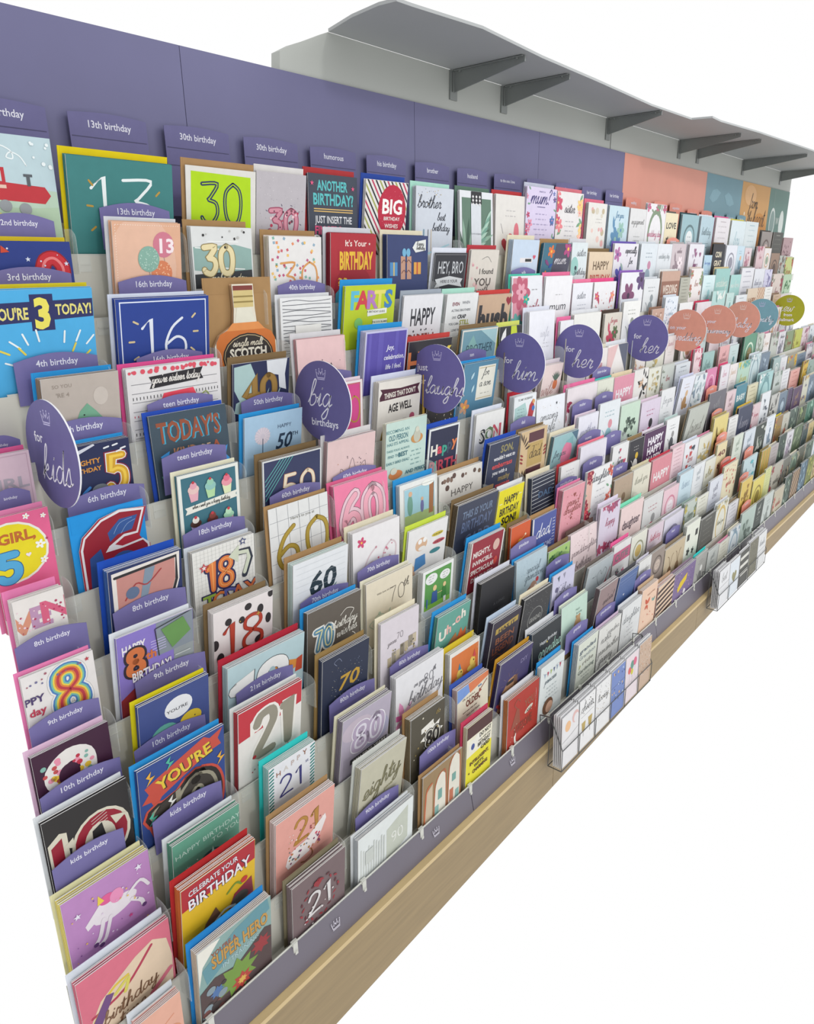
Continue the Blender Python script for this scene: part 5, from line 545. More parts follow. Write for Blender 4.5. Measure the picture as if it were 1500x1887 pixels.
K('11a', 'unicorn card', 'lilac card with white unicorn, pink mane and stars', 'ae7fb2', 'd9d5a8', 7, [('C', .55, .52, .26, 'd9d2d8', .12, -.15), ('P', [(.34, .46), (.46, .3), (.56, .34), (.5, .56)], 'd9d2d8'), ('P', [(.2, .52), (.38, .34), (.46, .4), (.36, .52), (.22, .6)], 'd9d2d8'), ('C', .47, .32, .09, 'd05a8c', .07), ('C', .58, .36, .08, 'd98ab0', .1), ('P', [(.36, .34), (.38, .2), (.44, .32)], 'd8c04a'), ('L', [(.4, .58), (.34, .78), (.28, .86)], .05, 'd9d2d8'), ('L', [(.48, .6), (.4, .84), (.34, .9)], .045, 'd9d2d8'), ('L', [(.74, .56), (.84, .66), (.86, .74)], .05, 'd9d2d8'), ('L', [(.7, .46), (.86, .36), (.95, .5)], .04, 'd9d2d8'), ('C', .28, .87, .03, '5c3a6c'), ('C', .34, .92, .03, '5c3a6c'), ('C', .87, .76, .03, '5c3a6c'), ('ST', .86, .16, .05, 'd8d4e0'), ('ST', .14, .3, .045, 'd8d4e0'), ('ST', .7, .78, .03, 'c0407c'), ('DT', 30, .01, ['d8c8dc', '7c4a8c', 'd8b45a'], .05, .15, .95, 1.1, 3), ('C', .25, 1.1, .07, '3f6a90', .05)], back='d8c86a')
K('11b', 'sage disco ball card', 'sage green card reading HAPPY BIRTHDAY TO YOU with disco ball', '5f9882', 'd2d8da', 5, [('T', 'HAPPY BIRTHDAY', .52, .22, .085, 'b9d4c8', 0, 1.05, -.28), ('T', 'TO YOU', .8, .33, .085, 'b9d4c8', 0, 1.05, -.28), ('C', .55, .7, .19, '2f4c52'), ('ST', .58, .58, .12, 'b9d4c8', 4, .25), ('ST', .48, .75, .07, '6f9490', 8, .3), ('ST', .2, .58, .06, 'd6e2d8', 8, .3), ('ST', .16, .74, .03, 'd6d8b0', 4, .3), ('DT', 16, .01, ['d6e2d8', 'd8a43c'], .08, .5, .95, 1.05, 3), ('C', .78, .62, .08, 'c98a3c', .06)])
K('11c', 'teal-edged 21st card', 'white card with teal dashed edges reading HAPPY 21st', 'd6d8dc', '35c4c0', 6, [('DS', [(.05, .06+.075*k, -.35) for k in range(15)], .09, .035, '2f7c74'), ('DS', [(.95, .06+.075*k, -.35) for k in range(15)], .09, .035, '2f7c74'), ('T', 'H', .2, .22, .11, '8c5c44', 1), ('T', 'A', .36, .19, .11, 'c9c4bc', 1), ('T', 'P', .5, .16, .11, 'b8a8a0', 1), ('T', 'P', .63, .13, .11, 'b8a8a0', 1), ('T', 'Y', .77, .1, .11, '8c5c44', 1), ('N', '21', .48, .56, .42, '3c3c78', .035, -.1, 1.15), ('T', 'st', .82, .32, .07, '666a8c', 1)], back='9cc8c4')
K('11d', 'amazing years 80 card', 'lilac marbled card with white 80 and AMAZING YEARS band', 'a79fae', 'd4d0b8', 5, [('C', .3, .3, .3, 'b4a8b4', .2), ('C', .7, .6, .3, '9a98ae', .25), ('NL', '80', .55, .5, .42, [('dcdade', .2), ('a89ab0', .17), ('d0ccd6', .04)], 0, 1), ('P', [(.2, .87), (.98, .84), (.98, .94), (.2, .97)], '3a3a3a'), ('fit', 'AMAZING YEARS', .6, .91, .07, .7, 'd6d4c8', 2, -.21)], back='8a8290')
K('11e', 'pink lily 80 card', 'white card with pink lily and script 80 Birthday', 'd3d3d6', None, 6, [('LF', .14, .7, .28, -1.8, 'd08ab0'), ('LF', .16, .72, .26, -2.8, 'c9609a'), ('LF', .16, .72, .26, -.9, 'd8a8c4'), ('LF', .14, .74, .24, 2.5, 'd08ab0'), ('LF', .16, .74, .24, 1.2, 'c9609a'), ('C', .16, .72, .05, 'c05a3c'), ('S', 'on your', .5, .3, .08, '77777c', .008, -.12), ('N', '80', .68, .3, .15, '66666c', .01), ('S', 'th', .8, .22, .07, '66666c', .008), ('S', 'Birthday', .62, .5, .2, '6a6a70', .01, -.14)])
K('11f', 'party giraffe card', 'orange rounded panel card with two giraffes in party hats', 'd5d2cc', 'd6bc34', 5, [('R', .06, .1, .96, 1.1, 'c8703a'), ('C', .34, .62, .1, 'd8ba5c', .12), ('C', .3, .76, .15, 'd8ba5c', .09), ('P', [(.2, 1.2), (.26, .7), (.42, .7), (.44, 1.2)], 'd0ae50'), ('C', .76, .5, .09, 'd8ba5c', .12), ('C', .72, .64, .14, 'd8ba5c', .08), ('P', [(.72, .6), (.86, .58), (.9, 1.2), (.76, 1.2)], 'd0ae50'), ('P', [(.28, .5), (.32, .34), (.38, .52)], '3c7c9c'), ('P', [(.76, .4), (.82, .22), (.88, .42)], 'c04a4c'), ('DT', 12, .03, ['9c6a34'], .2, .85, .9, 1.1, 3), ('C', .38, .58, .02, '222'), ('C', .8, .48, .02, '222')])
K('11g', 'antique brown letters card', 'dark violet-brown card lettered LEGEND with yellow panel', '352f3c', 'b9c8da', 6, [('P', [(.12, .2), (.92, .16), (.92, .3), (.12, .34)], 'a8904a'), ('fit', 'HAS IT', .52, .27, .09, .6, '3a3038', 3, -.15), ('fit', 'BEEN', .5, .52, .16, .66, '8c5a44', 2, -.15), ('fit', 'LEGEND', .48, .75, .19, .76, '7c4a3a', 3, -.15), ('L', [(.1, .95), (.3, .9), (.5, .98), (.8, .84)], .02, '7c4a3a')], back='4a4454')
K('11h', 'chalk ring Grandad card', 'black speckled card with chalk ring reading GRANDAD', '38383a', CR, 4, [('DT', 110, .005, ['b0b0ac'], .05, .05, .95, 1.2, 3), ('C', .5, .62, .27, '8f8f8c'), ('C', .5, .62, .255, '38383a'), ('fit', 'GRANDAD', .5, .62, .12, .42, 'a8a8a4', 0, -.1)])
K('11i', 'lilac Father card', 'lilac card lettered Father with bunting', 'bfbdd2', BL, 2, [('S', 'Father', .52, .56, .26, '5a5a6c', .014, -.1), ('P', [(.2, .1), (.32, .08), (.28, .24)], '55606c'), ('P', [(.45, .08), (.57, .06), (.53, .22)], '8c8a9c'), ('C', .2, .42, .07, '5f5c78'), ('C', .1, .9, .1, '4a4a60'), ('X', .3, .36, .7, 1, '77778c', .1, .01)])
K('11j', 'rounded grey heart card', 'grey rounded card with embossed heart and red dancer', 'a8b0b4', '6c625c', 3, [('L', [(.5, .5), (.42, .32), (.52, .22), (.6, .34), (.7, .22), (.8, .34), (.66, .62), (.5, .5)], .01, '5c5c60'), ('P', [(.7, .9), (.8, .6), (.9, .55), (.86, .95)], '9c3040'), ('L', [(.75, .8), (.95, .3)], .02, '9c3040'), ('X', .2, .3, .4, 1, '66686c', .1, .01)])
K('12a', 'pink birthday time card', 'pink card with pastel cake lettered Birthday Time', 'c9697c', 'd3d9e2', 4, [('P', [(.03, 1.3), (.06, .7), (.2, .45), (.4, .32), (.6, .2), (.8, .14), (.95, .26), (.99, .55), (.95, 1.3)], 'd3bda4'), ('L', [(.1, .6), (.45, .52), (.78, .2)], .035, 'a83a50'), ('L', [(.06, .75), (.3, .42), (.5, .36)], .03, 'cfb43c'), ('L', [(.72, .88), (.95, .72)], .06, 'c9697c'), ('P', [(.02, .8), (.26, .42), (.34, .46), (.08, .95)], '6a4878'), ('L', [(.35, .5), (.5, .4), (.45, .56)], .04, 'c9c05a'), ('S', 'Birthday', .5, .72, .17, '7a5a44', .014, -.6), ('S', 'Time', .5, .9, .17, '7a5a44', .014, -.6), ('DT', 9, .03, ['3c3454'], .3, 1.1, .95, 1.35, 2)])
K('12b', 'celebrate your birthday card', 'red and yellow card reading CELEBRATE YOUR BIRTHDAY', 'd0aa24', 'b02a2c', 8, [('P', [(0, 0), (1, 0), (1, .33), (0, .37)], 'a3242e'), ('fit', 'CELEBRATE YOUR', .42, .12, .09, .66, '2c2438', 5, -.2), ('fit', 'CELEBRATE YOUR', .42, .12, .09, .66, 'd6d0d4', 2, -.2), ('fit', 'BIRTHDAY', .5, .3, .18, .84, '231c38', 6, -.2), ('fit', 'BIRTHDAY', .5, .3, .18, .84, 'dcd6da', 2, -.2), ('P', [(.15, 1.3), (.3, .85), (.44, .68), (.52, .9), (.6, 1.3)], '6a4a38'), ('P', [(.55, 1.1), (.7, .7), (.95, .6), (.98, .95), (.7, 1.1)], '8c3444'), ('C', .78, .85, .12, '55504c'), ('L', [(.35, 1.0), (.55, .85), (.7, .9)], .04, 'cfd4d8'), ('L', [(.6, .6), (.72, .52), (.8, .6)], .03, '6f8a34'), ('C', .84, .56, .05, 'b83a34')], back='c96a34')
K('12c', 'pink 21 umbrella card', 'salmon pink card with gold 21 and confetti umbrella', 'd0958a', KR, 7, [('NL', '21', .52, .4, .4, [('8c6428', .055), ('a87a34', .04)], -.1, 1), ('P', [(.16, .88), (.2, .74), (.3, .68), (.5, .66), (.72, .5), (.84, .42), (.86, .52), (.78, .7), (.66, .86), (.62, .82), (.56, .92), (.4, .94), (.2, .97)], 'dcd4d2'), ('DT', 34, .018, ['a8763c', '7a3c60', '5c6c6c', 'c04a5c'], .22, .66, .76, .9, 5), ('DT', 22, .013, ['8c3c4c', 'a8763c', 'e0c8c0'], .18, .36, .88, .62, 7), ('L', [(.6, .9), (.62, 1.02), (.5, 1.06), (.42, 1.02)], .016, '8c5a38')], back='d8c0bc')
K('12d', 'Eighty script card', 'grey-green card lettered Eighty in olive script', 'b3b09c', 'c9ccc6', 6, [('S', 'Eighty', .5, .55, .32, '54503c', .035, -.8), ('S', 'Eighty', .495, .545, .32, '8c8866', .012, -.8), ('S', 'years', .66, .78, .09, '8c8866', .008, -.3), ('DT', 6, .012, ['54503c'], .1, .1, .9, 1.0, 3)], back='c0bca8')
K('12e', 'starburst 80 card', 'dark olive card with silver star and 80', '4a4538', KR, 6, [('ST', .62, .66, .34, 'd8d6ce', 8, .6), ('P', [(.3, .38), (.66, .32), (.66, .44), (.3, .5)], 'd8d6ce'), ('NL', '80', .64, .72, .3, [('2e2a26', .16), ('c9c6ba', .12), ('2e2a26', .07)], 0, .9), ('S', 'the', .8, .22, .1, '8c7a4c', .01), ('DT', 16, .018, ['c9c4b0', '8c7a4c'], .08, .1, .95, 1.15, 3)], back='8a7c60')
K('12f', 'older than before card', "cream card reading OLDER and BEFORE in blue and orange", 'd3cdb9', '3c58ac', 5, [('P', [(0, 0), (1, 0), (1, .1), (.36, .22), (0, .3)], '6f8fc8'), ('P', [(.34, 0), (1, 0), (1, .12), (.4, .24)], 'c9744c'), ('T', "OK, so you're a", .36, .3, .045, '54463c', 1, 1, -.15), ('T', 'little', .72, .22, .05, '3c6ca0', 2, 1, -.15), ('fit', 'OLDER,', .5, .43, .15, .46, '6c3a2c', 4, -.15), ('T', 'and now than you', .4, .6, .045, '54463c', 1, 1, -.15), ('T', 'have ever been', .5, .7, .05, '54463c', 1, 1, -.15), ('fit', 'BEFORE,', .54, .86, .14, .5, '34446c', 4, -.15), ('L', [(.95, .18), (.7, .34)], .018, '8c4434'), ('P', [(.7, .28), (.68, .38), (.78, .36)], '8c4434'), ('L', [(.1, 1.06), (.4, 1.0)], .018, '8c4434')], back='b8a0a0')
K('12g', 'indigo DIY dog card', 'indigo card with brown hound in sunglasses', '3c3560', 'b98a2c', 4, [('R', 0, 0, .04, 1.2, '52506c'), ('P', [(.1, 1.2), (.2, .7), (.36, .5), (.55, .48), (.62, .62), (.56, .85), (.6, 1.2)], 'a07a5c'), ('P', [(.5, .5), (.62, .5), (.68, .75), (.58, .8)], '6c4c38'), ('R', .3, .54, .52, .62, '26222c'), ('P', [(.24, .8), (.4, .76), (.5, .95), (.3, 1.05)], 'c09a78'), ('L', [(.1, .95), (.25, 1.1), (.2, 1.2)], .06, 'b03a3c'), ('T', 'DIY', .76, .24, .1, '8c86ac', 0, 1, -.15), ('DS', burst(.4, .6, .2, .3, 12), .09, .01, '6c5c70')])
K('12h', 'black happy birthday Grandad card', 'black card with white beagle lettered Happy Birthday Grandad', '2e3236', 'd6d8dc', 6, [('T', 'Happy Birthday', .55, .3, .07, 'cfd2d4', 1, 1, -.12), ('S', 'Grandad', .62, .52, .22, 'a8d0c0', .016, -.15), ('C', .26, .82, .2, 'd2cfc8', .22), ('C', .16, .7, .08, '2c2a2a', .1), ('C', .36, .8, .06, 'b8683c'), ('L', [(.4, .7), (.44, .5)], .02, 'cfd2d4'), ('ST', .5, .35, .03, 'd8c45a')], back='47596c')
K('12i', 'mint daddy bear card', 'mint card with big and little brown bears', 'b5cdbf', 'd4dcc8', 2, [('T', 'Happy', .62, .24, .05, '6c8478', 1), ('T', 'Birthday', .68, .33, .05, '6c8478', 1), ('C', .3, 1.0, .18, 'a8845c', .28), ('C', .36, .72, .1, 'b08c64'), ('C', .62, .62, .14, 'b8966c', .18), ('C', .64, .46, .08, 'b8966c'), ('C', .58, .4, .03, 'a8845c'), ('C', .7, .4, .03, 'a8845c'), ('C', .3, .64, .03, 'a8845c')])
K('12j', 'mauve foil love card', 'mauve-brown card with curling foil script', '8c7878', None, 6, [('S', 'Special', .6, .5, .2, '4a3c40', .016, -.4), ('DT', 6, .015, ['55464a'], .5, .25, .8, .4, 3)], back='75666a')
K('12k', 'plain blue heart card', 'steel blue card with tiny silver heart', '4d6494', '4c4c50', 3, [('R', .05, .15, .95, .16, '8c9cc0'), ('R', .1, .25, .9, .255, '8c9cc0'), ('H', .42, .62, .04, 'd0d4dc')])
K('12n', 'kraft reindeer card', 'kraft card with two brown reindeer', 'b8a88c', '8c7c64', 3, [('C', .3, .6, .1, '6c5438', .15), ('L', [(.3, .45), (.24, .25), (.16, .2)], .014, '6c5438'), ('L', [(.32, .45), (.38, .25), (.44, .2)], .014, '6c5438'), ('C', .68, .6, .1, '7c6448', .15), ('L', [(.68, .45), (.62, .25), (.56, .2)], .014, '7c6448'), ('L', [(.7, .45), (.76, .25), (.82, .2)], .014, '7c6448')])
K('13a', 'coral scallop card', 'pale coral card cut by the display end', 'd3a08c', 'd0d6dc', 6, [('L', [(.2, 1.4), (.35, .8), (.8, .5)], .03, 'c9886c'), ('C', .7, 1.1, .25, 'c98a6a', .3)], back='d9a8a0')
K('13b', 'super hero card', 'comic book style card lettered SUPER HERO IN TRAINING', '7f9c98', '2a86cc', 7, [('P', [(0, 0), (.16, 0), (.3, .02), (.06, .28), (0, .6)], 'd8d6cc'), ('P', [(.05, .34), (.5, .08), (.95, -.02), (.98, .2), (.5, .4), (.1, .62)], '5c8a94'), ('fit', "YOU'RE A", .34, .2, .08, .34, '8c4c34', 3, -.28), ('fit', 'SUPER HERO', .56, .32, .2, .78, '54483c', 6, -.22), ('fit', 'SUPER HERO', .56, .315, .2, .78, 'b58a44', 3, -.22), ('fit', 'IN TRAINING', .56, .5, .08, .5, '9ab4b8', 2, -.22), ('P', [(0, .7), (.2, .6), (.5, .7), (.9, .45), (1, .5), (1, 1.3), (0, 1.3)], '4c3c3c'), ('ST', .5, .88, .3, '6c8c3c', 9, .62), ('ST', .84, .68, .15, '8c3034', 8, .6), ('ST', .56, 1.02, .15, 'a83c34', 8, .6), ('ST', .56, 1.02, .07, 'c9a04c', 8, .6), ('ST', .22, .86, .1, '4c6c9c', 8, .6), ('DT', 14, .05, ['3c3434', '6c4440', '7c8c94'], .05, .75, .35, 1.2, 3)], back='c9b8a4')
K('13c', 'brown 21 wreath card', 'mauve-brown card with silver 21 in red berry wreath', '6d5c5e', '7c745c', 5, [('LF', .5+.34*math.cos(k*.28)*1, .6+.38*math.sin(k*.28), .09, k*.28+1.3+(k % 2), '8c3038' if k % 3 else '5c2c34', .4) for k in range(23)]+[('NL', '21', .5, .6, .4, [('c9c6c6', .045)], -.12, 1.05), ('H', .46, .26, .09, '8c2c34'), ('DT', 8, .016, ['d8d0d0'], .2, .25, .85, 1.0, 3)], back='8a7a7c')
K('13d', 'white 90 card', 'white card with silver stripes and grey panel reading 90', 'cfd4d3', 'd0d4d6', 4, [('P', [(.5, .22), (.9, .08), (.9, .62), (.5, .78)], 'b3b8ac'), ('N', '90', .7, .42, .16, 'd4d6d0', .018, -.3)]+[('R', .04+.045*k, .2+.02*(k*7 % 5), .06+.045*k, .75+.03*(k*5 % 4), 'bcc1bc') for k in range(10)]+[('R', .12, .28, .26, .5, 'b8bdb8')], back='b9bfc4')
K('13e', 'arched 100 card', 'kraft card with copper-edged arches forming 100', '8c7452', KR, 2, [('P', [(.04, 1.2), (.1, .36), (.24, .26), (.24, 1.2)], 'b9a890'), ('P', [(.28, 1.2), (.3, .42), (.38, .22), (.48, .16), (.57, .26), (.6, 1.2)], 'd0cdc0'), ('P', [(.64, 1.2), (.66, .26), (.74, .06), (.84, .0), (.94, .12), (.97, 1.2)], 'd0cdc0'), ('L', [(.28, 1.2), (.3, .42), (.38, .22), (.48, .16), (.57, .26), (.6, 1.2)], .022, 'a85a38'), ('L', [(.64, 1.2), (.66, .26), (.74, .06), (.84, .0), (.94, .12), (.97, 1.2)], .022, 'a85a38'), ('L', [(.04, 1.2), (.08, .38), (.22, .24)], .03, 'b8603c'), ('R', .38, .5, .48, .7, '6c9890'), ('R', .3, .8, .4, 1.1, '7ca49c'), ('R', .74, .4, .84, .56, '6c9890'), ('R', .68, .7, .78, .95, 'b0684c'), ('R', .84, .8, .93, 1.1, '7ca49c')])
K('13f', 'yellow DO NOT card', 'yellow card reading DO NOT with INTELLIGENT, WITTY, CHARMING', 'd2c92c', 'c0405c', 4, [('R', 0, 0, 1, .36, '4a2c2c'), ('P', [(0, .36), (1, .36), (1, .84), (0, .9)], 'd8d4c0'), ('C', .22, .62, .13, 'd8d6cc', .17), ('C', .42, .56, .13, 'd8d6cc', .17), ('C', .24, .66, .07, '3c4c88', .09), ('fit', 'DO NOT', .72, .46, .12, .46, '34302c', 3, -.22), ('fit', 'mess with your', .7, .6, .06, .5, '34302c', 1, -.22), ('fit', 'BIRTHDAY', .68, .72, .11, .5, '34302c', 3, -.22), ('fit', 'CARD', .74, .86, .12, .36, '34302c', 3, -.22), ('fit', 'INTELLIGENT,', .52, 1.12, .1, .76, '54301c', 4, -.22), ('fit', 'WITTY,', .52, 1.28, .1, .4, '3c3424', 3, -.22), ('fit', 'CHARMING', .56, 1.42, .1, .6, '54301c', 4, -.22), ('ST', .12, 1.4, .04, '54301c')], back='d0c8a8')
K('13g', 'big red copper card', 'red card with copper lettering and white moon tusk', 'a3362c', 'd4d4d8', 5, [('fit', 'YOU', .7, .34, .16, .32, '8c5c48', 2, -.2), ('C', .68, .52, .14, 'c9c2b4', .05, -.3), ('fit', 'ARE', .68, .54, .06, .16, '54342c', 3, -.2), ('fit', 'AWESOME', .5, .76, .2, .6, '7c3c30', 2, -.2), ('P', [(.1, .7), (.28, .3), (.36, .35), (.4, .66)], '8c4c3c'), ('L', [(.28, .3), (.2, .2), (.3, .12), (.38, .2)], .02, '8c4c3c'), ('L', [(.24, 1.0), (.27, .85)], .03, 'd8d4cc'), ('L', [(.24, .9), (.27, 1.05), (.4, 1.1)], .05, 'd8d4cc'), ('DT', 8, .01, ['d8c0a8'], .1, .1, .9, 1.1, 3)], back='c07a4c')
K('13h', 'princess bunting card', 'white card with bunting lettered Princess above bobbed girl', 'cfd5d4', BL, 4, [('L', [(.1, .2), (.4, .3), (.7, .2), (.98, .26)], .006, '777')]+[('P', [(.14+.13*k, .22), (.22+.13*k, .24), (.18+.13*k, .36)], ['8c9cb0', 'a83a54', '9cb06c', '55607c'][k % 4]) for k in range(6)]+[('S', 'Princess', .45, .48, .15, '66747c', .012), ('X', .2, .68, .85, 4, '7c8c90', .11, .012), ('C', .4, 1.2, .22, '6c4c38'), ('C', .46, 1.24, .15, 'c9a088')])
K('13i', 'grandad words card', 'cream card lettered grandad Grandson pride Gardening', 'cdd2c6', BL, 6, [('fit', 'grandad', .5, .25, .12, .82, '55606c', 3, -.12), ('fit', 'Grandson', .5, .45, .12, .8, '7c868c', 1, -.12), ('T', 'p', .16, .68, .13, '9c9c5c', 2), ('fit', 'ride', .56, .66, .12, .56, '8c8c84', 2, -.12), ('fit', 'Gardening', .5, .88, .12, .8, '66706c', 1, -.12), ('X', .2, 1.05, .8, 2, '7c868c', .1, .014)], back='c6cfd4')
K('13j', 'Nana words card', 'white card lettered Nana, Grandmother, Granny in grey', 'd2d2ce', 'cdb8cc', 3, [('S', 'Nana', .36, .34, .2, '6c6c6c', .014), ('S', 'Grandma', .66, .24, .14, '8c8c8c', .01), ('S', 'Grandmother', .5, .62, .17, '7a7a78', .012), ('S', 'Granny', .42, .84, .2, '6c6c6c', .014), ('DT', 20, .01, ['a8a48c', '8c8c8c'], .1, .1, .9, 1.1, 3)])
K('13k', 'daughter silver card', 'pale card lettered Daughter in silver ink', 'd0d2d2', 'd3d5d8', 4, [('S', 'Daughter', .5, .36, .22, '6c7074', .013, -.12), ('X', .25, .6, .75, 3, '9a9ea2', .12, .01)])
K('13l', 'coral butterfly card', 'peach card with coral and teal butterflies', 'd8b9a2', 'c4a888', 5, [('LF', .4, .55, .24, -2.2, 'b84c34', .5), ('LF', .4, .55, .24, -.8, 'c05a3c', .5), ('LF', .4, .57, .18, 2.4, 'b84c34', .5), ('LF', .4, .57, .2, 1.2, 'c05a3c', .4), ('LF', .8, .6, .16, -2.2, '7ca098', .5), ('LF', .8, .6, .16, -.8, '6c9088', .5), ('T', 'happy birthday', .6, .24, .06, '9c6c54', 0, 1, -.12), ('DT', 6, .02, ['c05a3c'], .2, .8, .9, 1.1, 2)])
K('13m', 'cream striped card', 'cream card with bold dark brown stripes', 'd2b8a0', 'b8977c', 6, [('P', [(0, .14+.15*k), (1, .0+.15*k), (1, .07+.15*k), (0, .22+.15*k)], '3c2824') for k in range(10)], back='d9a89c')
K('13n', 'purple cats card', 'purple patterned card with yellow label and white cats', '75648a', '8c7a8c', 5, [('DT', 90, .012, ['9c8aac', '55446c', 'c9a8b0'], .03, .03, .97, 1.0, 3), ('P', [(.2, .35), (.3, .24), (.62, .14), (.6, .28), (.24, .44)], 'd0b42c'), ('C', .42, .62, .07, 'd8d4d8'), ('C', .56, .52, .06, 'd8d4d8'), ('C', .5, .72, .06, 'd8d4d8')])
